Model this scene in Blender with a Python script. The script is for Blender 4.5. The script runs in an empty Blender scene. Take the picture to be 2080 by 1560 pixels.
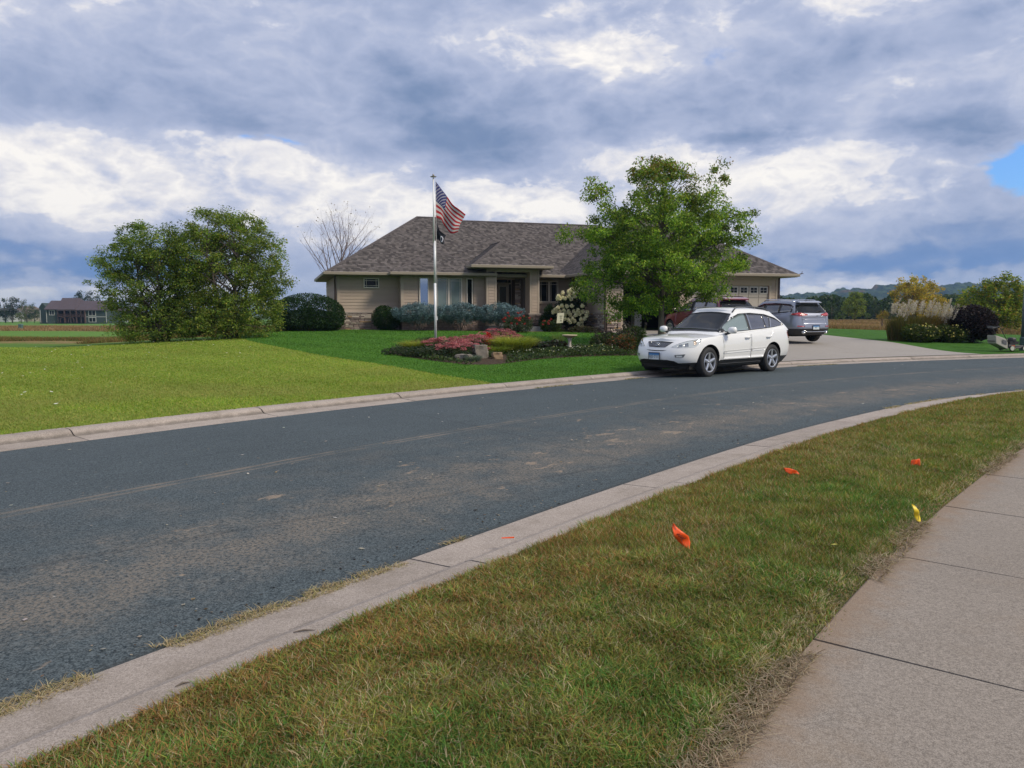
import bpy, bmesh, math, random
import numpy as np
from mathutils import Vector, Matrix
from mathutils.bvhtree import BVHTree
from mathutils import noise as mnoise

random.seed(7)
R = np.random.default_rng(11)
SC = bpy.context.scene
COL = SC.collection
rad = math.radians

# ------------------------------------------------------------------ camera
cam_d = bpy.data.cameras.new('camera')
cam = bpy.data.objects.new('camera', cam_d)
COL.objects.link(cam)
cam_d.sensor_width = 36.0
cam_d.lens = 27.0
cam_d.clip_start = 0.05
cam_d.clip_end = 9000
cam.location = (0, 0, 1.6)
cam.rotation_euler = (rad(90 - 5.31), 0, 0)
SC.camera = cam

# ------------------------------------------------------------------ exposure
SC.view_settings.view_transform = 'Standard'
SC.view_settings.look = 'None'
SC.view_settings.gamma = 1
SC.view_settings.exposure = 1.05
SC.view_settings.use_curve_mapping = False
SC.cycles.use_denoising = True
SC.cycles.max_bounces = 6
SC.cycles.transparent_max_bounces = 8
SC.cycles.volume_bounces = 0
SC.cycles.caustics_reflective = False
SC.cycles.caustics_refractive = False

SUN_EL, SUN_AZ = 43.0, 118.0      # azimuth clockwise from +Y (to the right and a little behind the camera)

# ------------------------------------------------------------------ node expressions
class NX:
    """tiny expression helper over shader sockets"""
    def __init__(s, nt, sock): s.nt, s.s = nt, sock
    def _m(s, op, *a):
        n = s.nt.nodes.new('ShaderNodeMath'); n.operation = op
        for i, v in enumerate((s,) + a):
            if isinstance(v, NX): s.nt.links.new(v.s, n.inputs[i])
            else: n.inputs[i].default_value = v
        return NX(s.nt, n.outputs[0])
    def __add__(s, o): return s._m('ADD', o)
    __radd__ = __add__
    def __mul__(s, o): return s._m('MULTIPLY', o)
    __rmul__ = __mul__
    def __sub__(s, o): return s._m('SUBTRACT', o)
    def __rsub__(s, o): return (s * -1.0)._m('ADD', o)
    def __truediv__(s, o): return s._m('DIVIDE', o)
    def f(s, op, *a): return s._m(op, *a)
    def clamp(s):
        r = s._m('ADD', 0.0); r.s.node.use_clamp = True; return r
    def ss(s, a, b):
        n = s.nt.nodes.new('ShaderNodeMapRange'); n.interpolation_type = 'SMOOTHSTEP'
        s.nt.links.new(s.s, n.inputs[0]); n.inputs[1].default_value = a; n.inputs[2].default_value = b
        return NX(s.nt, n.outputs[0])

def tex_noise(nt, vec, scale, detail=4, rough=0.55, dist=0.0, out=0, dim='3D'):
    n = nt.nodes.new('ShaderNodeTexNoise'); n.noise_dimensions = dim
    n.inputs['Scale'].default_value = scale; n.inputs['Detail'].default_value = detail
    n.inputs['Roughness'].default_value = rough; n.inputs['Distortion'].default_value = dist
    if vec is not None: nt.links.new(vec, n.inputs['Vector'])
    return NX(nt, n.outputs[out])

def combine(nt, x, y, z):
    n = nt.nodes.new('ShaderNodeCombineXYZ')
    for i, v in enumerate((x, y, z)):
        if isinstance(v, NX): nt.links.new(v.s, n.inputs[i])
        else: n.inputs[i].default_value = v
    return n.outputs[0]

def ramp(nt, fac, stops, interp='LINEAR'):
    n = nt.nodes.new('ShaderNodeValToRGB'); cr = n.color_ramp; cr.interpolation = interp
    while len(cr.elements) < len(stops): cr.elements.new(0.5)
    for e, (p, c) in zip(cr.elements, stops):
        e.position = p; e.color = (*c, 1)
    nt.links.new(fac.s if isinstance(fac, NX) else fac, n.inputs[0])
    return n.outputs[0]

def mixc(nt, fac, a, b, mode='MIX'):
    n = nt.nodes.new('ShaderNodeMix'); n.data_type = 'RGBA'; n.blend_type = mode
    for i, v in ((0, fac), (6, a), (7, b)):
        if isinstance(v, NX): nt.links.new(v.s, n.inputs[i])
        elif isinstance(v, (int, float)): n.inputs[i].default_value = v
        elif isinstance(v, tuple): n.inputs[i].default_value = (*v[:3], 1)
        else: nt.links.new(v, n.inputs[i])
    return n.outputs[2]

# ------------------------------------------------------------------ sky: broken clouds over a clear Nishita sky
W = bpy.data.worlds.new('World'); SC.world = W; W.use_nodes = True
nt = W.node_tree; nt.nodes.clear()
tc = nt.nodes.new('ShaderNodeTexCoord')
sep = nt.nodes.new('ShaderNodeSeparateXYZ'); nt.links.new(tc.outputs['Generated'], sep.inputs[0])
dx, dy, dz = (NX(nt, sep.outputs[i]) for i in range(3))
DEG = 180 / math.pi
az = dx.f('ARCTAN2', dy) * DEG
el = dz.f('ARCSINE') * DEG
# cloud plane coordinates (perspective towards the horizon)
den = dz.f('MAXIMUM', 0.0) + 0.10
cu, cv = dx / den, dy / den
cp = combine(nt, cu, cv, 0.0)
ang = combine(nt, az * 0.06, el * 0.13, 1.7)
w1 = tex_noise(nt, ang, 1.6, 6, 0.6)
w2 = tex_noise(nt, combine(nt, az * 0.06, el * 0.13, 9.3), 1.6, 6, 0.6)
waz = az + (w1 - 0.5) * 15.0
wel = el + (w2 - 0.5) * 6.0
big = tex_noise(nt, combine(nt, az * 0.034, el * 0.085, 2.2), 1.9, 11, 0.54, 0.5)
fine0 = tex_noise(nt, combine(nt, az * 0.055, el * 0.105, 6.1), 3.6, 9, 0.62, 0.8)
bil = 1.0 - ((tex_noise(nt, combine(nt, az * 0.07, el * 0.12, 3.3), 3.2, 8, 0.55, 0.3) - 0.5).f('ABSOLUTE') * 4.0)
fine = fine0 * 0.55 + bil * 0.45 - 0.10
def blob(a, e, sa, se, rot=0.0, p=1.0):
    c, s = math.cos(rad(rot)), math.sin(rad(rot))
    A = waz - a; E = wel - e
    x = (A * c + E * s) * (1 / sa); y = (E * c - A * s) * (1 / se)
    q = (x * x + y * y) * -1.0
    return q.f('EXPONENT')
# (azimuth, elevation, half width, half height, tilt, weight)   + bright, - dark
BL = [(-26, 13.2, 16, 2.6, -4, -.17), (-2.5, 12.0, 7.5, 2.3, -20, -.36), (-3, 18.5, 7, 1.8, 0, .10), (24, 15.6, 17, 2.6, 3, -.15),
      (7.5, 14.4, 7, 1.6, 5, -.10), (-31, 3.2, 12, 1.8, 0, -.30), (26, 3.1, 14, 1.3, 0, -.34),
      (18, 11.8, 3.6, .9, 0, -.50), (29.6, 11.5, 4.6, 1.0, 0, -.42), (30, 6.0, 7, 1.2, 0, -.20),
      (-27.5, 10.3, 10, 1.5, 4, .17), (-26, 7.0, 11, 2.4, 0, .20), (5.8, 17.6, 4.2, 1.1, 4, .34), (23, 9.8, 8.5, 3.2, 0, .25),
      (1.5, 8.0, 4.6, 1.3, 0, .42), (-17.5, 10.6, 6, 1.1, -14, .22), (24.4, 19.6, 3.0, 1.0, 0, .22),
      (-30, 1.1, 12, .8, 0, .34), (22.5, 1.9, 9, .9, 0, .34), (11.5, 10.3, 5.0, 1.6, 0, .18),
      (-5, 20, 16, 2.5, 0, .02), (-14, 6.8, 12, 2.4, 0, .14), (14, 6.5, 8, 1.8, 0, .10), (-33, 19, 9, 2.5, 0, .10)]
acc = None
for a, e, sa, se, rt, wgt in BL:
    t = blob(a, e, sa, se, rt) * wgt
    acc = t if acc is None else acc + t
S0 = (big - 0.5) * 0.80 + 0.635 + acc
e1 = tex_noise(nt, combine(nt, az * 0.075, el * 0.13, 8.8), 4.0, 12, 0.60, 0.25)
e2 = tex_noise(nt, combine(nt, az * 0.06, el * 0.13, 12.4), 3.0, 12, 0.62, 0.4)
crisp = (S0 + (e1 - 0.5) * 0.80).ss(.68, .77)
dark = 1.0 - (S0 + (e2 - 0.5) * 0.9).ss(.40, .54)
puff = (e2 + bil * 0.35).ss(.45, .95)
L = (S0 - 0.57) * 0.74 + 0.555 + (fine - 0.5) * 0.44 + crisp * (0.01 + 0.15 * puff) - dark * 0.06
CLOUDC = ramp(nt, L, [(0.0, (.150, .225, .40)), (.22, (.195, .270, .435)), (.42, (.31, .375, .545)), (.58, (.41, .465, .63)),
                      (.74, (.57, .60, .72)), (.88, (.78, .765, .79)), (1.0, (.97, .93, .88))])
# low on the horizon the dark bands turn bluer
lowf = (1.0 - el.f('ABSOLUTE').ss(2.0, 8.0)) * (1.0 - L.ss(.30, .55)) * 0.75
CLOUDC = mixc(nt, lowf, CLOUDC, (.11, .235, .52))
holes = None
for a, e, sa, se, rt, wgt in [(33.4, 9.0, 2.7, 1.8, 10, 1.25), (-16.0, 11.3, 2.4, .55, -10, .72), (12.6, 17.3, 2.2, .8, 20, .50), (-10, 4.3, 3, .7, 0, .25)]:
    t = blob(a, e, sa, se, rt) * wgt
    holes = t if holes is None else holes + t
hole = (holes + (e1 - 0.5) * 1.1).ss(.36, .86)
sky = nt.nodes.new('ShaderNodeTexSky'); sky.sky_type = 'NISHITA'; sky.sun_disc = False
sky.sun_elevation = rad(SUN_EL); sky.sun_rotation = rad(SUN_AZ)
bg1 = nt.nodes.new('ShaderNodeBackground'); nt.links.new(mixc(nt, 1.0, sky.outputs[0], (.44, .70, 1.08), 'MULTIPLY'), bg1.inputs[0]); bg1.inputs[1].default_value = 0.085
bg2 = nt.nodes.new('ShaderNodeBackground'); nt.links.new(CLOUDC, bg2.inputs[0]); bg2.inputs[1].default_value = 0.525
mx = nt.nodes.new('ShaderNodeMixShader'); nt.links.new(hole.s, mx.inputs[0])
nt.links.new(bg2.outputs[0], mx.inputs[1]); nt.links.new(bg1.outputs[0], mx.inputs[2])
wo = nt.nodes.new('ShaderNodeOutputWorld'); nt.links.new(mx.outputs[0], wo.inputs[0])
W.cycles.sampling_method = 'MANUAL'; W.cycles.sample_map_resolution = 512

# ------------------------------------------------------------------ sun (veiled by thin cloud, so soft)
sd = bpy.data.lights.new('sun', 'SUN'); sun = bpy.data.objects.new('sun', sd); COL.objects.link(sun)
sd.energy = 1.5; sd.angle = rad(14); sd.color = (1.0, .90, .74)
_d = Vector((math.sin(rad(SUN_AZ)) * math.cos(rad(SUN_EL)), math.cos(rad(SUN_AZ)) * math.cos(rad(SUN_EL)), math.sin(rad(SUN_EL))))
sun.rotation_euler = _d.to_track_quat('Z', 'Y').to_euler()

# ------------------------------------------------------------------ helpers: materials
MATS = {}
def mat(name, col=(.5, .5, .5), rough=.7, metal=0.0, var=0.0, vscale=6.0, bump=0.0, bscale=60.0, spec=.5, coat=0.0, objvar=0.0, dirt=None):
    """principled with noise colour variation, random-per-object variation and fine relief"""
    if name in MATS: return MATS[name]
    m = bpy.data.materials.new(name); m.use_nodes = True; t = m.node_tree
    b = t.nodes['Principled BSDF']; MATS[name] = m
    b.inputs['Roughness'].default_value = rough; b.inputs['Metallic'].default_value = metal
    b.inputs['Specular IOR Level'].default_value = spec; b.inputs['Coat Weight'].default_value = coat
    b.inputs['Coat Roughness'].default_value = .04
    c = None
    geo = t.nodes.new('ShaderNodeNewGeometry')
    if var:
        n = tex_noise(t, geo.outputs['Position'], vscale, 6, .6)
        k = (n - .5) * (2 * var) + 1.0
        if objvar:
            oi = t.nodes.new('ShaderNodeObjectInfo')
            k = k + (NX(t, oi.outputs['Random']) - .5) * (2 * objvar)
        c = mixc(t, 1.0, tuple(col), combine(t, k, k, k), 'MULTIPLY')
        if dirt:
            dn = tex_noise(t, geo.outputs['Position'], dirt[2], 5, .65).ss(.52, .72) * dirt[1]
            c = mixc(t, dn, c, dirt[0])
        t.links.new(c, b.inputs['Base Color'])
    else:
        b.inputs['Base Color'].default_value = (*col, 1)
    if bump:
        n = tex_noise(t, geo.outputs['Position'], bscale, 4, .6)
        bn = t.nodes.new('ShaderNodeBump'); bn.inputs['Strength'].default_value = min(1, bump); bn.inputs['Distance'].default_value = .01
        t.links.new(n.s, bn.inputs['Height']); t.links.new(bn.outputs[0], b.inputs['Normal'])
    return m

def leaf_mat(name, trans=.35, rough=.55, spec=.3):
    """foliage: colour comes from the per-leaf attribute"""
    if name in MATS: return MATS[name]
    m = bpy.data.materials.new(name); m.use_nodes = True; t = m.node_tree; MATS[name] = m
    b = t.nodes['Principled BSDF']; b.inputs['Roughness'].default_value = rough; b.inputs['Specular IOR Level'].default_value = spec
    a = t.nodes.new('ShaderNodeAttribute'); a.attribute_name = 'col'
    t.links.new(a.outputs['Color'], b.inputs['Base Color'])
    tr = t.nodes.new('ShaderNodeBsdfTranslucent')
    c2 = mixc(t, 1.0, a.outputs['Color'], (1.15, 1.25, .6), 'MULTIPLY')
    t.links.new(c2, tr.inputs[0])
    ms = t.nodes.new('ShaderNodeMixShader'); ms.inputs[0].default_value = trans
    t.links.new(b.outputs[0], ms.inputs[1]); t.links.new(tr.outputs[0], ms.inputs[2])
    t.links.new(ms.outputs[0], t.nodes['Material Output'].inputs[0])
    return m

# ------------------------------------------------------------------ helpers: objects
def link(o, parent=None):
    COL.objects.link(o)
    if parent is not None: o.parent = parent
    return o
def tag(o, label=None, cat=None, group=None, kind=None):
    if label: o['label'] = label
    if cat: o['category'] = cat
    if group: o['group'] = group
    if kind: o['kind'] = kind
    return o
def thing(name, label, cat, loc=(0, 0, 0), rz=0.0, group=None):
    o = bpy.data.objects.new(name, None); o.empty_display_size = .2
    link(o); o.location = loc; o.rotation_euler = (0, 0, rz)
    return tag(o, label, cat, group)
def np_mesh(name, V, F, mats, cols=None, smooth=False, uv=None, midx=None):
    """V (n,3); F list of faces or (m,k) array"""
    me = bpy.data.meshes.new(name)
    V = np.asarray(V, dtype=np.float32)
    if isinstance(F, np.ndarray):
        k = F.shape[1]; m = F.shape[0]
        me.vertices.add(len(V)); me.vertices.foreach_set('co', V.ravel())
        me.loops.add(m * k); me.loops.foreach_set('vertex_index', F.astype(np.int32).ravel())
        me.polygons.add(m); me.polygons.foreach_set('loop_start', np.arange(0, m * k, k, dtype=np.int32))
        me.update(calc_edges=True)
    else:
        me.from_pydata([tuple(map(float, v)) for v in V], [], F)
    for mm in (mats if isinstance(mats, (list, tuple)) else [mats]): me.materials.append(mm)
    if smooth: me.polygons.foreach_set('use_smooth', np.ones(len(me.polygons), dtype=bool))
    if midx is not None: me.polygons.foreach_set('material_index', np.asarray(midx, dtype=np.int32))
    if cols is not None:
        a = me.color_attributes.new('col', 'FLOAT_COLOR', 'POINT')
        c4 = np.ones((len(V), 4), dtype=np.float32); c4[:, :3] = cols
        a.data.foreach_set('color', c4.ravel())
    if uv is not None:
        ul = me.uv_layers.new(name='UVMap')
        li = np.empty(len(me.loops), dtype=np.int32); me.loops.foreach_get('vertex_index', li)
        ul.data.foreach_set('uv', np.asarray(uv, dtype=np.float32)[li].ravel())
    me.update()
    return me
def obj(name, me, parent=None, loc=None):
    o = bpy.data.objects.new(name, me); link(o, parent)
    if loc is not None: o.location = loc
    return o

class MB:
    """collects boxes, tubes, lathes; builds ONE mesh object"""
    def __init__(s): s.v = []; s.f = []
    def add(s, V, F):
        o = len(s.v); s.v += [tuple(map(float, v)) for v in V]; s.f += [tuple(i + o for i in f) for f in F]; return s
    def box(s, x0, x1, y0, y1, z0, z1):
        V = [(x, y, z) for z in (z0, z1) for y in (y0, y1) for x in (x0, x1)]
        return s.add(V, [(0, 2, 3, 1), (4, 5, 7, 6), (0, 1, 5, 4), (2, 6, 7, 3), (0, 4, 6, 2), (1, 3, 7, 5)])
    def hexa(s, V):  # 4 bottom ccw + 4 top ccw
        return s.add(V, [(3, 2, 1, 0), (4, 5, 6, 7), (0, 1, 5, 4), (1, 2, 6, 5), (2, 3, 7, 6), (3, 0, 4, 7)])
    def tube(s, pts, rads, n=6, cap=True):
        pts = [Vector(p) for p in pts]
        if not isinstance(rads, (list, tuple)): rads = [rads] * len(pts)
        V = []; F = []
        ref = Vector((0, 0, 1))
        for i, p in enumerate(pts):
            d = (pts[min(i + 1, len(pts) - 1)] - pts[max(i - 1, 0)])
            if d.length < 1e-9: d = Vector((0, 0, 1))
            d.normalize()
            r = ref if abs(d.dot(ref)) < .95 else Vector((1, 0, 0))
            a = d.cross(r).normalized(); b = d.cross(a).normalized()
            for k in range(n):
                t = 2 * math.pi * k / n
                V.append(p + (a * math.cos(t) + b * math.sin(t)) * rads[i])
        for i in range(len(pts) - 1):
            for k in range(n):
                k2 = (k + 1) % n
                F.append((i * n + k, i * n + k2, (i + 1) * n + k2, (i + 1) * n + k))
        if cap:
            F.append(tuple(range(n))[::-1]); F.append(tuple((len(pts) - 1) * n + k for k in range(n)))
        return s.add(V, F)
    def lathe(s, prof, n=24, origin=(0, 0, 0), axis='z'):
        V = []; F = []
        for r, z in prof:
            for k in range(n):
                t = 2 * math.pi * k / n
                p = (r * math.cos(t), r * math.sin(t), z)
                if axis == 'y': p = (p[0], p[2], p[1])
                V.append((p[0] + origin[0], p[1] + origin[1], p[2] + origin[2]))
        for i in range(len(prof) - 1):
            for k in range(n):
                k2 = (k + 1) % n
                F.append((i * n + k, i * n + k2, (i + 1) * n + k2, (i + 1) * n + k))
        return s.add(V, F)
    def build(s, name, m, parent=None, smooth=False, loc=None):
        me = np_mesh(name, s.v, s.f, m, smooth=smooth)
        return obj(name, me, parent, loc)

def bevel_mod(o, w=.01, seg=2):
    b = o.modifiers.new('bevel', 'BEVEL'); b.width = w; b.segments = seg; b.limit_method = 'ANGLE'; return o

# ------------------------------------------------------------------ terrain
TH = rad(17); TC, TS = math.cos(TH), math.sin(TH); AX, AY = -9.26, 38.4      # eave corner of the house
def loc2(x, y):
    a, b = x - AX, y - AY
    return a * TC + b * TS, -a * TS + b * TC
def wld(u, v): return AX + u * TC - v * TS, AY + u * TS + v * TC
def _sm(t):
    t = np.clip(t, 0, 1); return t * t * (3 - 2 * t)
def zg(x, y):
    x = np.asarray(x, dtype=float); y = np.asarray(y, dtype=float)
    u, v = loc2(x, y)
    du = np.maximum(0, -u - 1.5) * 2.2
    dv = np.where(v < 14, np.maximum(0, -v), (v - 14) * 1.2)
    de = np.maximum(0, u - 27) * 1.2
    D = np.sqrt(du * du + dv * dv + de * de)
    z = .09 + .63 * np.maximum(0, 1 - D / 22)
    z = .09 + (z - .09) * _sm(kerb_gap(x, y) / 5.0)
    return z - 1.9 * _sm((y - 45) / 190) * _sm((-x - 5) / 30)
def kerb_gap(x, y):
    x = np.asarray(x, float); sh = x.shape; q = np.c_[np.ravel(x), np.ravel(np.asarray(y, float))]; K_ = FAR_B[::4]; out = np.empty(len(q))
    for s in range(0, len(q), 8000): out[s:s + 8000] = np.sqrt(((q[s:s + 8000, None, :] - K_[None]) ** 2).sum(-1).min(1))
    return np.maximum(out - .15, 0).reshape(sh)
def zf(x, y): return float(zg(x, y))

def catmull(P, step=.25):
    P = [np.array(p, float) for p in P]
    Q = []
    for i in range(len(P) - 1):
        p0 = P[max(i - 1, 0)]; p1 = P[i]; p2 = P[i + 1]; p3 = P[min(i + 2, len(P) - 1)]
        n = max(2, int(np.linalg.norm(p2 - p1) / step))
        for k in range(n):
            t = k / n
            Q.append(.5 * ((2 * p1) + (-p0 + p2) * t + (2 * p0 - 5 * p1 + 4 * p2 - p3) * t * t + (-p0 + 3 * p1 - 3 * p2 + p3) * t ** 3))
    Q.append(P[-1]); return np.array(Q)
def smooth_line(Q, it=30):
    Q = Q.copy()
    for _ in range(it): Q[1:-1] = .25 * Q[:-2] + .5 * Q[1:-1] + .25 * Q[2:]
    return Q
def resample(Q, n):
    d = np.r_[0, np.cumsum(np.linalg.norm(np.diff(Q, axis=0), axis=1))]
    t = np.linspace(0, d[-1], n)
    return np.c_[np.interp(t, d, Q[:, 0]), np.interp(t, d, Q[:, 1])]
def offset(Q, d):
    T = np.gradient(Q, axis=0); T /= np.linalg.norm(T, axis=1)[:, None]
    return Q + np.c_[-T[:, 1], T[:, 0]] * d      # left of travel is positive
def arclen(Q): return np.r_[0, np.cumsum(np.linalg.norm(np.diff(Q, axis=0), axis=1))]
def at_len(Q, s):
    d = arclen(Q); return np.array([np.interp(s, d, Q[:, 0]), np.interp(s, d, Q[:, 1])])
def near_len(Q, p):
    return arclen(Q)[np.argmin(((Q - np.array(p)) ** 2).sum(1))]

FAR_A = smooth_line(catmull([(-16, -6), (-12, 0), (-9, 4.6), (-5.91, 8.75), (-4, 11.3), (-2.1, 13.5), (.1, 15.8), (3.1, 18.7), (5.5, 20.75), (8.6, 22.95),
                             (12.3, 24.95), (16.5, 26.75), (21, 28.3), (30, 30.6), (44, 33.2), (60, 35)]), 25)
NEAR_A = smooth_line(catmull([(-9, -9), (-6, -3.2), (-4, -.05), (-2.1, 2.95), (-1.2, 4.16), (-.15, 5.55), (.7, 6.65), (1.93, 8.15), (3.2, 9.65), (4.93, 11.45),
                              (7.7, 14.0), (11, 16.1), (15, 18.3), (20, 20.3), (29, 22.6), (43, 25.2), (60, 27.5)]), 25)
FAR_B = offset(FAR_A, .66)           # back of the far kerb
NEAR_B = offset(NEAR_A, -.66)
WALK_L = smooth_line(catmull([(-3.2, -4), (-1.7, -1.2), (-.6, .5), (.1, 1.55), (.69, 2.38), (1.28, 3.2), (2.06, 4.2), (2.66, 4.95), (3.61, 6.07), (5.73, 8.4), (8.6, 11.2), (13, 14.6), (20, 17.5), (30, 20), (45, 22.7)]), 12)

def patch_between(name, A, B, n, m, zfun, mats, parent=None, uv=True, powr=1.0):
    """surface between two plan polylines (A at t=0, B at t=1)"""
    A = resample(A, n); B = resample(B, n)
    ts = np.linspace(0, 1, m) ** powr
    P = A[:, None, :] * (1 - ts)[None, :, None] + B[:, None, :] * ts[None, :, None]
    Z = zfun(P[..., 0], P[..., 1], np.broadcast_to(ts, P.shape[:2]))
    V = np.dstack([P[..., 0], P[..., 1], Z]).reshape(-1, 3)
    i = np.arange(n - 1)[:, None] * m + np.arange(m - 1)[None, :]
    F = np.stack([i, i + m, i + m + 1, i + 1], -1).reshape(-1, 4)
    # make it face up
    a, b, c = V[F[0, 0]], V[F[0, 1]], V[F[0, 2]]
    if np.cross(b - a, c - a)[2] < 0: F = F[:, ::-1]
    mid = .5 * (A + B); sl = arclen(mid)
    UV = np.dstack([np.broadcast_to(sl[:, None], P.shape[:2]), np.broadcast_to(ts * np.mean(np.linalg.norm(B - A, axis=1)), P.shape[:2])]).reshape(-1, 2)
    me = np_mesh(name, V, F, mats, smooth=True, uv=UV)
    return obj(name, me, parent)

# ------------------------------------------------------------------ numpy noise and scattering
def vn(x, y, scale, seed=0):
    g = np.random.default_rng(1000 + seed).random((64, 64))
    X = np.asarray(x) * scale + 31.7; Y = np.asarray(y) * scale + 17.3
    xi = np.floor(X).astype(int); yi = np.floor(Y).astype(int); fx = X - xi; fy = Y - yi
    fx = fx * fx * (3 - 2 * fx); fy = fy * fy * (3 - 2 * fy)
    G = lambda a, b: g[a % 64, b % 64]
    return (G(xi, yi) * (1 - fx) + G(xi + 1, yi) * fx) * (1 - fy) + (G(xi, yi + 1) * (1 - fx) + G(xi + 1, yi + 1) * fx) * fy
def fbm(x, y, scale, seed=0, o=3):
    return sum(vn(x, y, scale * 2 ** k, seed + k) * .5 ** k for k in range(o)) / sum(.5 ** k for k in range(o))
def scatter_between(A, B, N, dens, n=240, m=60):
    A = resample(A, n); B = resample(B, n); ts = np.linspace(0, 1, m)
    P = A[:, None, :] * (1 - ts)[None, :, None] + B[:, None, :] * ts[None, :, None]
    d1 = P[1:, :-1] - P[:-1, :-1]; d2 = P[:-1, 1:] - P[:-1, :-1]
    ar = np.abs(d1[..., 0] * d2[..., 1] - d1[..., 1] * d2[..., 0])
    c = P[:-1, :-1] + .5 * (d1 + d2)
    w = (ar * dens(c[..., 0], c[..., 1])).ravel(); w /= w.sum()
    k = R.choice(len(w), N, p=w); i, j = np.divmod(k, m - 1)
    a, b = R.random((2, N))
    q = P[i, j] * ((1 - a) * (1 - b))[:, None] + P[i + 1, j] * (a * (1 - b))[:, None] + P[i, j + 1] * ((1 - a) * b)[:, None] + P[i + 1, j + 1] * (a * b)[:, None]
    return q, (j + b) / (m - 1), (i + a) / (n - 1)
def in_view(x, y, margin=.12):
    return (y > .8) & (np.abs(x) < y * (.667 + margin) + .8)
def blades(name, P, h, w, lean, cols, m, parent=None, kind='stuff', yaw=None, curl=.5, simple=None):
    """grass blades: three triangles with a bend, or one where simple is True (blades far from the road's near side)"""
    n = len(P)
    yaw = R.random(n) * 2 * np.pi if yaw is None else yaw
    fac = R.random(n) * 2 * np.pi
    ln = lean * (.35 + R.random(n))
    dirv = np.c_[np.cos(yaw), np.sin(yaw), np.zeros(n)]
    wid = np.c_[np.cos(fac), np.sin(fac), np.zeros(n)] * (w / 2)[:, None]
    up = np.array([0, 0, 1.0])
    mid = P + up * (h * .55)[:, None] + dirv * (h * ln * .35)[:, None]
    tip = P + up * (h * (1 - .5 * curl * np.minimum(ln, 1)))[:, None] + dirv * (h * ln)[:, None]
    sm_k = np.zeros(n, bool) if simple is None else (np.ones(n, bool) if simple is True else simple)
    d_ = ~sm_k; nd = int(d_.sum())
    V = np.stack([P - wid, P + wid, mid - wid * .8, mid + wid * .8, tip], 1)[d_].reshape(-1, 3)
    b = np.arange(nd)[:, None] * 5
    F = np.concatenate([b + np.array([0, 1, 3]), b + np.array([0, 3, 2]), b + np.array([2, 3, 4])], 1).reshape(-1, 3)
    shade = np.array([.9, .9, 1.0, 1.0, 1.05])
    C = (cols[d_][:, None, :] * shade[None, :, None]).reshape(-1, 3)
    if sm_k.any():
        V2 = np.stack([P - wid * 1.25, P + wid * 1.25, tip], 1)[sm_k].reshape(-1, 3)
        F = np.r_[F, np.arange(len(V2)).reshape(-1, 3) + len(V)]; V = np.r_[V, V2]; C = np.r_[C, np.repeat(cols[sm_k], 3, 0)]
    o = obj(name, np_mesh(name, V, F, m, cols=C), parent)
    if kind: o['kind'] = kind
    return o
def mixcols(pal, wts, n, jit=.18):
    pal = np.array(pal); wts = np.array(wts, float)
    if wts.ndim == 1: k = R.choice(len(pal), n, p=wts / wts.sum())
    else:
        cw = np.cumsum(wts / wts.sum(1, keepdims=True), 1); k = (R.random(n)[:, None] > cw).sum(1).clip(0, len(pal) - 1)
    return pal[k] * (1 + (R.random((n, 1)) - .5) * 2 * jit) * (1 + (R.random((n, 3)) - .5) * .12)

# ------------------------------------------------------------------ ground sheet
def road_dist(x, y):
    """signed: >0 beyond far kerb back, <0 near side; 0 inside"""
    d2 = np.full(np.shape(x), 1e9)
    return d2
CP = np.concatenate([FAR_A[::6], NEAR_A[::6]])
def near_road(x, y):
    sh = np.shape(x); q = np.c_[np.ravel(x), np.ravel(y)]
    out = np.empty(len(q))
    for s in range(0, len(q), 4000):
        out[s:s + 4000] = np.sqrt(((q[s:s + 4000, None, :] - CP[None]) ** 2).sum(-1).min(1))
    return out.reshape(sh)
def axis(lo, hi, core0, core1, step):
    a = list(np.arange(core0, core1 + .01, step)); s = step
    while a[-1] < hi: s *= 1.16; a.append(a[-1] + s)
    s = step
    while a[0] > lo: s *= 1.16; a.insert(0, a[0] - s)
    return np.array(a)
gx = axis(-2600, 3000, -30, 50, 1.5); gy = axis(-300, 3600, -12, 60, 1.5)
GX, GY = np.meshgrid(gx, gy, indexing='ij')
GZ = zg(GX, GY) - .03
nr = near_road(GX.clip(-70, 80), GY.clip(-60, 90))
flat = (nr < 7.5) & (np.abs(GX) < 70) & (GY < 60)
GZ = np.where(flat, np.minimum(GZ, -.12), GZ)
GZ = np.where(GY < 2, -.12, GZ)
ii = np.arange(len(gx) - 1)[:, None] * len(gy) + np.arange(len(gy) - 1)[None, :]
GF = np.stack([ii, ii + len(gy), ii + len(gy) + 1, ii + 1], -1).reshape(-1, 4)
gm = bpy.data.materials.new('field_ground'); gm.use_nodes = True; t = gm.node_tree; b = t.nodes['Principled BSDF']
geo = t.nodes.new('ShaderNodeNewGeometry'); sp = t.nodes.new('ShaderNodeSeparateXYZ'); t.links.new(geo.outputs['Position'], sp.inputs[0])
X, Y = NX(t, sp.outputs[0]), NX(t, sp.outputs[1])
n1 = tex_noise(t, geo.outputs['Position'], .06, 5, .6); n2 = tex_noise(t, geo.outputs['Position'], .9, 6, .65); n3 = tex_noise(t, geo.outputs['Position'], .02, 3, .5)
Yw = Y + (n1 - .5) * 14.0 + X * .10
GREEN = mixc(t, n2, (.055, .125, .020), (.12, .21, .035)); BROWN = mixc(t, n2, (.17, .10, .045), (.33, .21, .11))
FAIR = mixc(t, n2, (.075, .17, .030), (.14, .25, .05))
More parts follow.
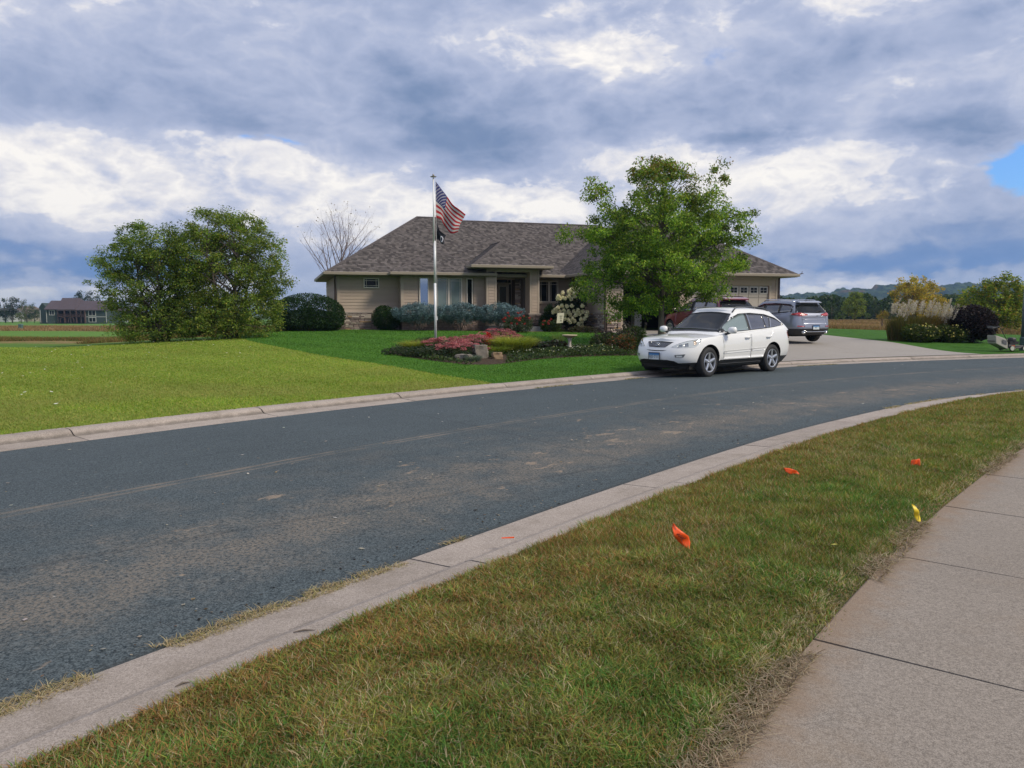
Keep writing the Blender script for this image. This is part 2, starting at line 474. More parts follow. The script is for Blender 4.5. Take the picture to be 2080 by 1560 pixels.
# left: mown edge, rough, fairway, broad brown rough, green, lawn at the far house
c = mixc(t, Yw.ss(35, 38), GREEN, mixc(t, (n2 * .6 + n1 * .5).ss(.45, .65), GREEN, BROWN))
c = mixc(t, Yw.ss(43, 46), c, FAIR)
c = mixc(t, Yw.ss(62, 66), c, BROWN)
c = mixc(t, Yw.ss(112, 120), c, FAIR)
c = mixc(t, Yw.ss(320, 420), c, (.07, .10, .04))
# right: rough grass prairie behind the garden lawn
cr = mixc(t, (Y + (n2 - .5) * 5.0).ss(47, 52), GREEN, BROWN)
cr = mixc(t, (Y + (n1 - .5) * 40.0).ss(150, 200), cr, (.06, .08, .03))
c = mixc(t, X.ss(0, 6), c, cr)
t.links.new(c, b.inputs['Base Color']); b.inputs['Roughness'].default_value = .95; b.inputs['Specular IOR Level'].default_value = .1
bn = t.nodes.new('ShaderNodeBump'); bn.inputs['Strength'].default_value = .8; bn.inputs['Distance'].default_value = .25
t.links.new(n2.s, bn.inputs['Height']); t.links.new(bn.outputs[0], b.inputs['Normal'])
ground = obj('ground', np_mesh('ground', np.dstack([GX, GY, GZ]).reshape(-1, 3), GF, gm, smooth=True)); ground['kind'] = 'structure'

# ------------------------------------------------------------------ road
def asphalt():
    m = bpy.data.materials.new('asphalt'); m.use_nodes = True; t = m.node_tree; b = t.nodes['Principled BSDF']
    geo = t.nodes.new('ShaderNodeNewGeometry'); P = geo.outputs['Position']
    uvn = t.nodes.new('ShaderNodeUVMap'); s = t.nodes.new('ShaderNodeSeparateXYZ'); t.links.new(uvn.outputs[0], s.inputs[0])
    U, V = NX(t, s.outputs[0]), NX(t, s.outputs[1])      # metres along, metres across from the near edge
    agg = tex_noise(t, P, 95, 2, .75); agg2 = tex_noise(t, P, 40, 4, .75); broad = tex_noise(t, P, .55, 5, .6); broad2 = tex_noise(t, P, 2.4, 5, .6)
    st = tex_noise(t, combine(t, U * .35, V * 5.0, 0.0), 1.6, 5, .6)
    st2 = tex_noise(t, combine(t, U * .9, V * 26.0, 3.0), 1.0, 3, .6)
    base = mixc(t, (agg * .70 + agg2 * .40).ss(.42, .68), (.014, .024, .029), (.100, .124, .132))
    k = (broad - .5) * .5 + (st - .5) * .42 + (agg2 - .5) * .25 + 1.0
    base = mixc(t, 1.0, base, combine(t, k, k, k), 'MULTIPLY')
    # tan mud: two wheel tracks along the road and blotches between
    jit = (tex_noise(t, combine(t, U * .12, 0.0, 0.0), 1.0, 2, .5) - .5) * .5
    def band(c0, w): 
        d = (V + jit - c0) * (1 / w); return (d * d * -1.0).f('EXPONENT')
    tracks = (band(3.55, .34) * .85 + band(3.1, .9) * .35 + band(1.15, .75) * .80)
    lines = ((V + jit) * 46.0).f('SINE') * .5 + .5
    brown = (tracks * (lines * .30 + st2 * 1.0 + broad2 * .55 + broad * .35)).ss(1.06, 1.6) * .6
    haze = ((band(1.2, 1.0) + band(3.2, 1.0) * .5) * broad2 * 1.25).ss(.22, .8) * (agg2 * 1.3).ss(.45, .8) * .70
    bl = tex_noise(t, combine(t, U * 1.0, V * 1.6, 5.0), 1.9, 5, .68, .3)
    blot = (bl + tracks * .05 + (band(1.7, 1.3) * .09)).ss(.72, .785) * .5
    blot2 = (tex_noise(t, combine(t, U, V * 1.5, 11.0), 7.5, 3, .6) + tracks * .07).ss(.745, .80) * .55
    d = (brown + haze).clamp()
    base = mixc(t, d, base, mixc(t, agg, (.15, .120, .088), (.30, .245, .185)))
    base = mixc(t, (blot + blot2).clamp(), base, mixc(t, agg, (.27, .19, .125), (.46, .35, .24)))
    # pale grit, fine cracks
    grit = tex_noise(t, P, 30, 1, .4).ss(.80, .84)
    base = mixc(t, grit * .6, base, (.45, .43, .40))
    vor = t.nodes.new('ShaderNodeTexVoronoi'); vor.feature = 'DISTANCE_TO_EDGE'; vor.inputs['Scale'].default_value = .10
    wv = mixc(t, .06, P, tex_noise(t, P, 1.2, 4, .6, out=1).s); t.links.new(wv, vor.inputs['Vector'])
    crack = 1.0 - NX(t, vor.outputs['Distance']).ss(.0012, .0035)
    base = mixc(t, crack * .22, base, (.018, .020, .022))
    edge = (1.0 - (V + (agg2 - .5) * .2).ss(0.0, .10))
    base = mixc(t, edge * .6, base, (.03, .032, .03))
    t.links.new(base, b.inputs['Base Color']); b.inputs['Roughness'].default_value = .82; b.inputs['Specular IOR Level'].default_value = .35
    bn = t.nodes.new('ShaderNodeBump'); bn.inputs['Strength'].default_value = .55; bn.inputs['Distance'].default_value = .006
    h = agg + agg2 * .6 - crack * .5; t.links.new(h.s, bn.inputs['Height']); t.links.new(bn.outputs[0], b.inputs['Normal'])
    return m
road = patch_between('road', NEAR_A, FAR_A, 300, 14, lambda x, y, t: .05 * (1 - (2 * t - 1) ** 2) * 1.0, asphalt()); road['kind'] = 'structure'

CONC = dict(rough=.85, var=.16, vscale=3.0, bump=.5, bscale=160)
def concrete(name, c1, c2, dirt, dscale=1.2, dmin=.5, objvar=.05, edge=False, ecol=((.15, .10, .065), (.34, .245, .165))):
    m = bpy.data.materials.new(name); m.use_nodes = True; t = m.node_tree; b = t.nodes['Principled BSDF']
    geo = t.nodes.new('ShaderNodeNewGeometry'); P = geo.outputs['Position']; oi = t.nodes.new('ShaderNodeObjectInfo')
    fine_ = tex_noise(t, P, 190, 2, .7); med = tex_noise(t, P, 24, 5, .6); big_ = tex_noise(t, P, dscale, 6, .62)
    base = mixc(t, (fine_ * .6 + tex_noise(t, P, 70, 3, .7) * .4).ss(.38, .62), c1, c2)
    k = 1.0 + (med - .5) * .28 + (big_ - .5) * .35 + (NX(t, oi.outputs['Random']) - .5) * (2 * objvar)
    base = mixc(t, 1.0, base, combine(t, k, k, k), 'MULTIPLY')
    base = mixc(t, tex_noise(t, P, dscale * 1.7, 6, .7).ss(dmin, .8) * .55, base, dirt)
    base = mixc(t, tex_noise(t, P, 60, 1, .5).ss(.74, .78) * .5, base, (.12, .10, .09))
    if edge:
        at_ = t.nodes.new('ShaderNodeAttribute'); at_.attribute_name = 'soiling'
        dn = (NX(t, at_.outputs['Fac']) + (tex_noise(t, P, 7, 5, .7) - .5) * .9).ss(.35, .95)
        base = mixc(t, dn * .75, base, mixc(t, fine_, *ecol))
    t.links.new(base, b.inputs['Base Color']); b.inputs['Roughness'].default_value = .88; b.inputs['Specular IOR Level'].default_value = .25
    bn = t.nodes.new('ShaderNodeBump'); bn.inputs['Strength'].default_value = .5; bn.inputs['Distance'].default_value = .004
    h = fine_ + med * .6; t.links.new(h.s, bn.inputs['Height']); t.links.new(bn.outputs[0], b.inputs['Normal'])
    return m
KC = concrete('kerb_concrete', (.245, .208, .178), (.455, .392, .340), (.16, .130, .095), 1.3, .44, .09, edge=True, ecol=((.060, .052, .042), (.16, .14, .115)))
SW = concrete('sidewalk_concrete', (.170, .146, .122), (.335, .292, .248), (.27, .20, .135), .8, .50, .03, edge=True)
DR = concrete('driveway_concrete', (.26, .237, .213), (.37, .338, .303), (.23, .20, .17), .35, .55, .02)

def kerb_run(rootname, A, side, first, spacing, nback, nfwd, prof):
    root = bpy.data.objects.new(rootname, None); link(root); root['kind'] = 'structure'
    L = arclen(A); s0 = near_len(A, first)
    for k in range(-nback, nfwd):
        a, b_ = s0 + k * spacing + .009, s0 + (k + 1) * spacing - .009
        if a < .2 or b_ > L[-1] - .2: continue
        c = (a + b_) / 2
        ss = np.linspace(a, b_, 9)
        pts = np.array([at_len(A, s) for s in ss])
        T = np.gradient(pts, axis=0); T /= np.linalg.norm(T, axis=1)[:, None]
        Nn = np.c_[-T[:, 1], T[:, 0]] * side
        V = []; m = len(prof); wob = R.normal(0, .0015)
        for i in range(9):
            for d, z in prof: V.append((*(pts[i] + Nn[i] * d), z + (wob if z > -.05 else 0)))
        F = []
        for i in range(8):
            for j in range(m):
                j2 = (j + 1) % m
                q = (i * m + j, i * m + j2, (i + 1) * m + j2, (i + 1) * m + j)
                F.append(q if side < 0 else q[::-1])
        F.append(tuple(range(m)) if side > 0 else tuple(range(m))[::-1]); F.append(tuple(8 * m + j for j in range(m))[::-1] if side > 0 else tuple(8 * m + j for j in range(m)))
        km = np_mesh('kerb_section', V, F, KC); at_ = km.attributes.new('soiling', 'FLOAT', 'POINT')
        at_.data.foreach_set('value', np.array([(.80 if .35 < d < .41 else .30 if .28 < d < .35 or .42 < d < .5 else .1 if .001 < d < .03 else 0) for _ in range(9) for d, z in prof], dtype=np.float32))
        o = obj('kerb_section', km, root)
    # dark packed grit in the joints, just below the surface
    return root
PROF = [(0.0, -.14), (0.0, .004), (.02, .006), (.30, .018), (.375, .022), (.405, .034), (.46, .078), (.52, .098), (.66, .104), (.66, -.14)]
kerb_run('kerb', NEAR_A, -1, (-.6, 4.69), 2.77, 4, 11, PROF)
kerb_run('kerb', FAR_A, 1, (-1.96, 14.0), 2.80, 7, 16, PROF)
bed_grit = mat('joint_grit', (.05, .043, .036), .95, var=.3, vscale=30)
for A_, sd_ in ((NEAR_A, -1), (FAR_A, 1)):
    o = patch_between('kerb_bedding', offset(A_, .004 * sd_), offset(A_, .64 * sd_), 200, 6, lambda x, y, t: -.015 + .075 * (t > .7), bed_grit); o['kind'] = 'structure'

# ------------------------------------------------------------------ sidewalk slabs
swroot = bpy.data.objects.new('sidewalk', None); link(swroot); swroot['kind'] = 'structure'
SL0 = near_len(WALK_L, (1.40, 3.36)) - .05
Lw = arclen(WALK_L)[-1]
for k in range(-4, 22):
    a, b_ = SL0 + k * 1.56 + .009, SL0 + (k + 1) * 1.56 - .009
    if a < .1 or b_ > Lw - .2: continue
    pts = np.array([at_len(WALK_L, s) for s in np.linspace(a, b_, 5)])
    T = np.gradient(pts, axis=0); T /= np.linalg.norm(T, axis=1)[:, None]; Nn = np.c_[T[:, 1], -T[:, 0]]
    top = []
    dzk = R.normal(0, .0006)
    ds = [-.04, -.03, .1, .25, .42, .9, 1.38, 1.39]
    for i in range(5):
        for j, d in enumerate(ds):
            e = (i in (0, 4)) or (j in (0, 7))
            top.append((*(pts[i] + Nn[i] * d), .122 + dzk - (.006 if e else 0)))
    V = top + [(x, y, .02) for x, y, z in top]; n_ = len(ds); F = []
    for i in range(4):
        for j in range(n_ - 1): F.append((i * n_ + j, i * n_ + j + 1, (i + 1) * n_ + j + 1, (i + 1) * n_ + j)[::-1])
    rim = [j for j in range(n_)] + [i * n_ + n_ - 1 for i in range(1, 5)] + [4 * n_ + j for j in range(n_ - 2, -1, -1)] + [i * n_ for i in range(3, 0, -1)]
    nt_ = len(top)
    for q in range(len(rim)):
        a1, a2 = rim[q], rim[(q + 1) % len(rim)]
        F.append((a1, a2, a2 + nt_, a1 + nt_))
    sm2 = np_mesh('slab', V, F, SW); at_ = sm2.attributes.new('soiling', 'FLOAT', 'POINT')
    at_.data.foreach_set('value', np.array([max(0, 1.15 - (d_ + .14) / .46) for _ in range(10) for d_ in ds], dtype=np.float32))
    obj('slab', sm2, swroot)
o = patch_between('sidewalk_bedding', offset(WALK_L, .03), offset(WALK_L, -1.38), 60, 3, lambda x, y, t: np.full(np.shape(x), .095), bed_grit); o['kind'] = 'structure'

# ------------------------------------------------------------------ verge between kerb and sidewalk
def verge_z(x, y, t): return .088 + .035 * np.sin(np.pi * np.clip(t, 0, 1)) + .014 * (vn(x, y, 2.2, 5) - .5) + .022 * t
def soil(name, c1, c2, sc=8):
    m = bpy.data.materials.new(name); m.use_nodes = True; t = m.node_tree; b = t.nodes['Principled BSDF']
    geo = t.nodes.new('ShaderNodeNewGeometry'); P = geo.outputs['Position']
    a = tex_noise(t, P, sc, 6, .7); f_ = tex_noise(t, P, sc * 14, 3, .6)
    t.links.new(mixc(t, (a * .6 + f_ * .5).ss(.35, .75), c1, c2), b.inputs['Base Color']); b.inputs['Roughness'].default_value = .95
    b.inputs['Specular IOR Level'].default_value = .1
    bn = t.nodes.new('ShaderNodeBump'); bn.inputs['Strength'].default_value = .9; bn.inputs['Distance'].default_value = .02
    t.links.new(f_.s, bn.inputs['Height']); t.links.new(bn.outputs[0], b.inputs['Normal'])
    return m
KB = offset(NEAR_A, -.655)
def clip_line(Q, p0, p1):
    L = arclen(Q); a, b_ = near_len(Q, p0), near_len(Q, p1); return Q[(L >= a) & (L <= b_)]
VA = clip_line(KB, (-4.5, -2.5), (44, 24.5)); VB = clip_line(WALK_L, (-2.8, -3.2), (44, 22.5))
verge = patch_between('verge', VA, offset(VB, .0), 260, 24, verge_z, soil('verge_soil', (.06, .065, .022), (.20, .16, .08), 5)); verge['kind'] = 'structure'
GB = leaf_mat('grass_blades', .30, .7, .12)
def dens(x, y):
    r = np.hypot(x, y); return np.where(in_view(x, y), 1 / (1 + (r / 3.2) ** 1.7), 0) + 1e-9
N = 460000
q, tt, ss_ = scatter_between(VA, VB, N, dens, 300, 40)
r = np.hypot(q[:, 0], q[:, 1])
bare = (vn(q[:, 0], q[:, 1], 3.1, 9) * .6 + vn(q[:, 0], q[:, 1], 9, 3) * .4)
keep = (R.random(N) < np.where(tt > .975, .3, 1.0)) & ~((tt > .955 - .06 * (bare - .5)) & (R.random(N) < .5))
keep &= ~((bare > .78) & (R.random(N) < .6))
q, tt, r = q[keep], tt[keep], r[keep]; n = len(q)
x, y = q.T
brown = fbm(x, y, .55, 20) * .65 + .35 * vn(x, y, 3.5, 21); green = fbm(x, y, .8, 40) * .6 + .4 * vn(x, y, 3.0, 41); pale = fbm(x, y, 1.1, 60) * .6 + .4 * vn(x, y, 4.0, 61)
kerbside = np.clip(1 - tt / .55, 0, 1)
w = np.stack([.55 + 0 * x,                                              # olive
              .18 + 2.6 * np.clip(green - .50, 0, 1) + .35 * np.clip(tt - .6, 0, 1),   # fresh green
              .16 + .9 * kerbside * brown + 1.6 * np.clip(brown - .52, 0, 1),         # rust brown
              .14 + 1.4 * np.clip(pale - .52, 0, 1) + .9 * (tt > .9),                   # straw
              .16 + 0 * x], 1)                                           # yellow-green
cols = mixcols([(.185, .200, .052), (.095, .205, .042), (.32, .175, .070), (.40, .33, .20), (.27, .28, .062)], w, n, .28)
tuft = vn(x, y, 6, 77)
h = (.025 + .035 * R.random(n)) * (.60 + .80 * tuft) * (1 + .10 * np.minimum(r, 12) / 12)
h[tt > .93] *= .6
wd = .0028 + .00060 * r
P3 = np.c_[x, y, verge_z(x, y, tt) - .004]
cols = cols * (.80 + .5 * tuft * (.6 + .8 * vn(x, y, 14, 78)))[:, None]
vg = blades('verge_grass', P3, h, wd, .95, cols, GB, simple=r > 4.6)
tag(vg, 'tufted olive and brown grass of the roadside verge', 'grass')

# dry matted grass lying along the sidewalk edge
N = 11000
qa, ta, sa = scatter_between(offset(WALK_L, .10), offset(WALK_L, -.03), N, dens, 300, 6)
mm = vn(qa[:, 0], qa[:, 1], 2.3, 31) > .44; qa = qa[mm]; n = len(qa); rr = np.hypot(*qa.T)
dm = blades('dry_thatch', np.c_[qa, np.full(n, .128)], .012 + .014 * R.random(n), .0030 + .0005 * rr, 4.2, mixcols([(.36, .28, .19), (.22, .16, .10), (.42, .35, .25), (.12, .10, .06)], [.4, .3, .2, .1], n), GB)
tag(dm, 'dry straw-coloured thatch matted along the sidewalk edge', 'dead grass')
# dry weeds in the seam between asphalt and near kerb
N = 13000
qa, ta, sa = scatter_between(offset(NEAR_A, .05), offset(NEAR_A, -.075), N, dens, 400, 4)
mm = (vn(qa[:, 0], qa[:, 1], 1.15, 91) > .52) & (vn(qa[:, 0], qa[:, 1], 3.5, 92) > .42); qa = qa[mm]; n = len(qa); rr = np.hypot(*qa.T)
dw = blades('gutter_weeds', np.c_[qa, np.full(n, .004)], .010 + .020 * R.random(n), .0024 + .00045 * rr, 2.8, mixcols([(.44, .35, .20), (.32, .24, .12), (.25, .25, .09), (.50, .42, .27)], [.4, .25, .12, .23], n), GB)
tag(dw, 'bleached dry weeds growing in the seam of the near gutter', 'weeds')
N = 5000
qa, ta, sa = scatter_between(offset(FAR_A, .04), offset(FAR_A, -.04), N, lambda x, y: in_view(x, y) * 1.0 + 1e-9, 300, 4)
mm = vn(qa[:, 0], qa[:, 1], .7, 95) > .66; qa = qa[mm]; n = len(qa)
dw = blades('gutter_weeds', np.c_[qa, np.full(n, .004)], .02 + .02 * R.random(n), np.full(n, .012), 2.2, mixcols([(.40, .33, .18), (.2, .2, .08)], [.6, .4], n), GB)
tag(dw, 'thin dry weeds growing in the seam of the far gutter', 'weeds')

# ------------------------------------------------------------------ lawns
def lawn_mat(name, c1, c2, c3, fine=26):
    m = bpy.data.materials.new(name); m.use_nodes = True; t = m.node_tree; b = t.nodes['Principled BSDF']
    geo = t.nodes.new('ShaderNodeNewGeometry'); P = geo.outputs['Position']
    a = tex_noise(t, P, .5, 5, .6); f_ = tex_noise(t, P, fine, 4, .7); g_ = tex_noise(t, P, 3.0, 5, .6)
    c = mixc(t, (f_ * .7 + g_ * .5).ss(.4, .8), c1, c2); c = mixc(t, a.ss(.52, .75) * .8, c, c3)
    t.links.new(c, b.inputs['Base Color']); b.inputs['Roughness'].default_value = .9; b.inputs['Specular IOR Level'].default_value = .12
    bn = t.nodes.new('ShaderNodeBump'); bn.inputs['Strength'].default_value = 1; bn.inputs['Distance'].default_value = .05
    t.links.new(f_.s, bn.inputs['Height']); t.links.new(bn.outputs[0], b.inputs['Normal'])
    return m
LB = smooth_line(catmull([(-.25, 16.0), (-1.2, 17.7), (-3.13, 20.3), (-5.92, 23.66), (-9.05, 28.25), (-10.9, 31.4), (-12.0, 34.0), (-13.4, 40)]), 6)     # border between the two lawns
KBF = offset(FAR_A, .655)
DRL = catmull([(7.75, 21.75), (7.5, 24), (7.35, 28), (7.25, 32), (6.6, 35), (5.6, 36.6), (4.6, 37.7)])   # left edge of the driveway
DRR = catmull([(17.2, 27.3), (16.6, 28.6), (16.0, 32), (15.45, 36), (15.0, 40), (14.4, 43)])
SNAP = offset(FAR_A, .63)
def snap(p): return SNAP[np.argmin(((SNAP - np.array(p)) ** 2).sum(1))]
def start_at_kerb(Q):
    side = lambda p: min(((NEAR_A - p) ** 2).sum(1)) > min(((NEAR_A - snap(p)) ** 2).sum(1)) and min(((SNAP - p) ** 2).sum(1)) > .02
    k = next(i for i, p in enumerate(Q) if side(p)); return np.r_[[snap(Q[k])], Q[k:]]
LB, DRL, DRR = start_at_kerb(LB), start_at_kerb(DRL), start_at_kerb(DRR); KBF = SNAP
top_l = np.array([(-13.4, 40), (4.6, 37.7)])
def coons(name, Bt, Tp, Lf, Rt, n, m, zfun, mats):
    Bt, Tp = resample(Bt, n), resample(Tp, n); Lf, Rt = resample(Lf, m), resample(Rt, m)
    s = np.linspace(0, 1, n)[:, None, None]; t = np.linspace(0, 1, m)[None, :, None]
    P = (1 - t) * Bt[:, None] + t * Tp[:, None] + (1 - s) * Lf[None] + s * Rt[None] - ((1 - s) * (1 - t) * Bt[0] + s * (1 - t) * Bt[-1] + (1 - s) * t * Tp[0] + s * t * Tp[-1])
    V = np.dstack([P, zfun(P[..., 0], P[..., 1])]).reshape(-1, 3)
    i = np.arange(n - 1)[:, None] * m + np.arange(m - 1)[None, :]
    F = np.stack([i, i + m, i + m + 1, i + 1], -1).reshape(-1, 4)
    o = obj(name, np_mesh(name, V, F, mats, smooth=True)); o['kind'] = 'structure'
    return o, P
kb1 = clip_line(KBF, LB[0], DRL[0])
Hl, PH = coons('house_lawn', np.r_[[LB[0]], kb1, [DRL[0]]], top_l, LB, DRL, 60, 60, lambda x, y: zg(x, y) + .015, lawn_mat('house_turf', (.048, .138, .016), (.085, .22, .026), (.115, .235, .034)))
kb2 = clip_line(KBF, (-13.6, -1.5), LB[0])
LBl = LB[arclen(LB) < near_len(LB, (-11.6, 33.0))]
tl = catmull([(-60, 36), (-40, 35), (-26, 33.6), (-17, 33.0), tuple(LBl[-1])])
ll = catmull([tuple(kb2[0]), (-32, 8), (-60, 36)])
Nl, PN = coons('neighbour_lawn', np.r_[kb2, [LB[0]]], tl, ll, LBl, 60, 60, lambda x, y: zg(x, y) + .004, lawn_mat('neighbour_turf', (.16, .23, .032), (.26, .33, .050), (.33, .32, .07)))
kb3 = clip_line(KBF, DRR[0], (46, 34.2))
rl = catmull([(46, 34.2), (52, 46), (56, 58)])
tr_ = catmull([tuple(DRR[-1]), (20, 46), (30, 50), (56, 58)])
Rl, PR = coons('garden_lawn', np.r_[[DRR[0]], kb3], tr_, DRR, rl, 50, 40, lambda x, y: zg(x, y) + .02, MATS.get('x') or lawn_mat('garden_turf', (.036, .105, .014), (.068, .175, .024), (.085, .18, .028)))
kb4 = clip_line(KBF, DRL[0], DRR[0])
Dv, PD = coons('driveway', np.r_[[DRL[0]], kb4, [DRR[0]]], np.array([wld(13.2, -3.9), wld(23.4, -3.9)]), np.r_[DRL, [wld(13.2, -3.9)]], np.r_[DRR[:-20], [wld(23.4, -3.9)]], 40, 40, lambda x, y: zg(x, y) + .028, DR)

def grid_scatter(P, N, dens):
    d1 = P[1:, :-1] - P[:-1, :-1]; d2 = P[:-1, 1:] - P[:-1, :-1]; n, m = P.shape[:2]
    ar = np.abs(d1[..., 0] * d2[..., 1] - d1[..., 1] * d2[..., 0]); c = P[:-1, :-1] + .5 * (d1 + d2)
    w = (ar * dens(c[..., 0], c[..., 1])).ravel(); w /= w.sum(); k = R.choice(len(w), N, p=w); i, j = np.divmod(k, m - 1)
    a, b = R.random((2, N))
    return P[i, j] * ((1 - a) * (1 - b))[:, None] + P[i + 1, j] * (a * (1 - b))[:, None] + P[i, j + 1] * ((1 - a) * b)[:, None] + P[i + 1, j + 1] * (a * b)[:, None]
dfar = lambda x, y: in_view(x, y, .04) / (1 + (np.hypot(x, y) / 14) ** 2.2) + 1e-9
BED = [(-3.95, 24.6), (-3.3, 23.3), (-2.5, 22.2), (-1.95, 21.6), (-1.3, 20.95), (-.5, 21.1), (.1, 21.9), (.9, 23.0), (1.9, 23.8), (3.1, 24.5), (4.3, 24.9), (5.3, 25.4), (5.3, 27.2), (4.2, 28.0), (2.6, 28.6), (1.2, 28.6), (0, 29.3), (-1.3, 30.6), (-2.6, 31.2), (-3.6, 30.6), (-3.9, 28.5), (-4.1, 26.4)]
def inside(poly, x, y):
    c = np.zeros(np.shape(x), bool); j = len(poly) - 1
    for i in range(len(poly)):
        (xi, yi), (xj, yj) = poly[i], poly[j]
        c ^= ((yi > y) != (yj > y)) & (x < (xj - xi) * (y - yi) / (yj - yi + 1e-12) + xi); j = i
    return c
for P_, N, nm, lb, pal, wt, hh in ((PH, 120000, 'lawn_grass', 'dense dark green mown grass in front of the brown house', [(.078, .185, .028), (.105, .235, .036), (.145, .265, .048)], [.45, .4, .15], .042),
                               (PN, 120000, 'lawn_grass', 'dry yellowish mown grass left of the dark lawn', [(.235, .325, .045), (.30, .37, .06), (.40, .37, .10), (.175, .31, .036)], [.35, .3, .15, .2], .034)):
    q = grid_scatter(P_, N, dfar); q = q[~inside(BED, q[:, 0], q[:, 1])]; n = len(q); x, y = q.T; r = np.hypot(x, y)
    f_ = fbm(x, y, .35, 5) + .16 * np.sin((x * .66 + y * .75) * 3.0 + 2 * vn(x, y, .2, 8)); cc = mixcols(pal, wt, n, .06) * (.72 + .44 * f_)[:, None]
    if 'dry yellowish' in lb:
        k_ = (np.clip(1 - kerb_gap(x, y) / 7, 0, 1) * .9 + .1) * np.clip((fbm(x, y, .45, 71) - .38) * 4, 0, 1) * .75
        cc = cc * (1 - k_[:, None]) + np.array([.30, .26, .10]) * k_[:, None]
    o = blades(nm, np.c_[x, y, zg(x, y) + .012], (hh * .6 + hh * .6 * R.random(n)), .005 + .00055 * r, 1.0, cc, GB, simple=True); tag(o, lb, 'grass')
# mulch in the flower bed and along the house
MU = soil('mulch', (.030, .022, .016), (.115, .085, .060), 10)
bp = np.array(BED); cen = bp.mean(0)
rings = [cen + (resample(catmull(list(map(tuple, np.r_[bp, bp[:1]]))), 60) - cen) * k for k in np.linspace(0.02, 1, 14)]
P = np.stack(rings, 1)
V = np.dstack([P, zg(P[..., 0], P[..., 1]) + .022 + .05 * (1 - np.linspace(.02, 1, 14)[None, :] ** 4)]).reshape(-1, 3)
i = np.arange(59)[:, None] * 14 + np.arange(13)[None, :]
o = obj('mulch_bed', np_mesh('mulch_bed', V, np.stack([i, i + 1, i + 15, i + 14], -1).reshape(-1, 4)[:, ::-1], MU, smooth=True)); o['kind'] = 'structure'

# white clover-like dots on the left lawn, fallen leaves
def flakes(name, pts, size, cols, m, label, cat, parent=None, tilt=.5):
    n = len(pts); a = R.random(n) * 6.28
    U = np.c_[np.cos(a), np.sin(a), (R.random(n) - .5) * tilt] * size[:, None]; W_ = np.c_[-np.sin(a), np.cos(a), (R.random(n) - .5) * tilt] * size[:, None] * .6
    V = np.stack([pts - U, pts - W_, pts + U, pts + W_], 1).reshape(-1, 3); F = np.arange(n * 4).reshape(-1, 4)
    o = obj(name, np_mesh(name, V, F, m, cols=np.repeat(cols, 4, 0)), parent); o['kind'] = 'stuff'
    if label: tag(o, label, cat)
    return o
q = grid_scatter(PN, 170, lambda x, y: in_view(x, y) * (x < -7) * 1. + 1e-9)
flakes('clover_flowers', np.c_[q, zg(*q.T) + .06], .03 + .02 * R.random(len(q)), np.tile((.7, .7, .65), (len(q), 1)), GB, 'tiny white clover heads dotting the left lawn', 'flowers')
q, tq, _ = scatter_between(NEAR_A, FAR_A, 260, lambda x, y: in_view(x, y) / (1 + np.hypot(x, y) / 6))
zz = .05 * (1 - (2 * tq - 1) ** 2) + .008
flakes('road_litter', np.c_[q, zz], .007 + .014 * R.random(len(q)) + .0006 * np.hypot(*q.T), mixcols([(.40, .36, .30), (.25, .19, .12), (.05, .045, .04), (.55, .52, .48)], [.35, .25, .15, .25], len(q)), GB, 'scattered grit and leaf crumbs on the asphalt', 'litter', tilt=.25)

q, tq, _ = scatter_between(offset(NEAR_A, .30), offset(NEAR_A, .0), 420, lambda x, y: in_view(x, y) / (1 + np.hypot(x, y) / 4), 300, 6)
flakes('gutter_grit', np.c_[q, np.full(len(q), .012)], .004 + .010 * R.random(len(q)) ** 2 + .0006 * np.hypot(*q.T), mixcols([(.07, .055, .04), (.20, .15, .10), (.03, .028, .025), (.33, .28, .22)], [.35, .25, .25, .15], len(q)), GB, 'dark grit and leaf crumbs collected along the near gutter', 'litter', tilt=.5)

# ================================================================== THE HOUSE
def shingle_mat():
    m = bpy.data.materials.new('shingles'); m.use_nodes = True; t = m.node_tree; b = t.nodes['Principled BSDF']
    u = t.nodes.new('ShaderNodeUVMap'); s = t.nodes.new('ShaderNodeSeparateXYZ'); t.links.new(u.outputs[0], s.inputs[0])
    U, V = NX(t, s.outputs[0]), NX(t, s.outputs[1])
    row = (V / .142).f('FLOOR'); wn = t.nodes.new('ShaderNodeTexWhiteNoise'); wn.noise_dimensions = '2D'
    sh = (row * 0.37).f('FRACT')
    # tabs of uneven width: two interleaved lattices
    t.links.new(combine(t, (U / .15 + sh * 3.0 + ((U * 1.7 + row * 2.3).f('SINE')) * .25).f('FLOOR'), row, 0.0), wn.inputs['Vector'])
    geo = t.nodes.new('ShaderNodeNewGeometry')
    g = tex_noise(t, geo.outputs['Position'], 90, 2, .6); w = tex_noise(t, geo.outputs['Position'], .5, 4, .6)
    k = NX(t, wn.outputs['Value'])
    c = ramp(t, k, [(0, (.060, .053, .052)), (.35, (.098, .087, .083)), (.65, (.130, .114, .108)), (1, (.175, .154, .145))])
    kk = 1.0 + (g - .5) * .5 + (w - .5) * .3
    c = mixc(t, 1.0, c, combine(t, kk, kk, kk), 'MULTIPLY')
    t.links.new(c, b.inputs['Base Color']); b.inputs['Roughness'].default_value = .92; b.inputs['Specular IOR Level'].default_value = .2
    bn = t.nodes.new('ShaderNodeBump'); bn.inputs['Strength'].default_value = .7; bn.inputs['Distance'].default_value = .008
    h = g * .5 + k; t.links.new(h.s, bn.inputs['Height']); t.links.new(bn.outputs[0], b.inputs['Normal'])
    return m
SH = shingle_mat()
SIDING = mat('tan_siding', (.385, .305, .24), .75, var=.07, vscale=2.0, bump=.15, bscale=40, objvar=.07)
TRIM = mat('tan_trim', (.39, .32, .25), .65, var=.06, vscale=3)
FASC = mat('gutter_metal', (.27, .228, .175), .5, var=.06, vscale=2)
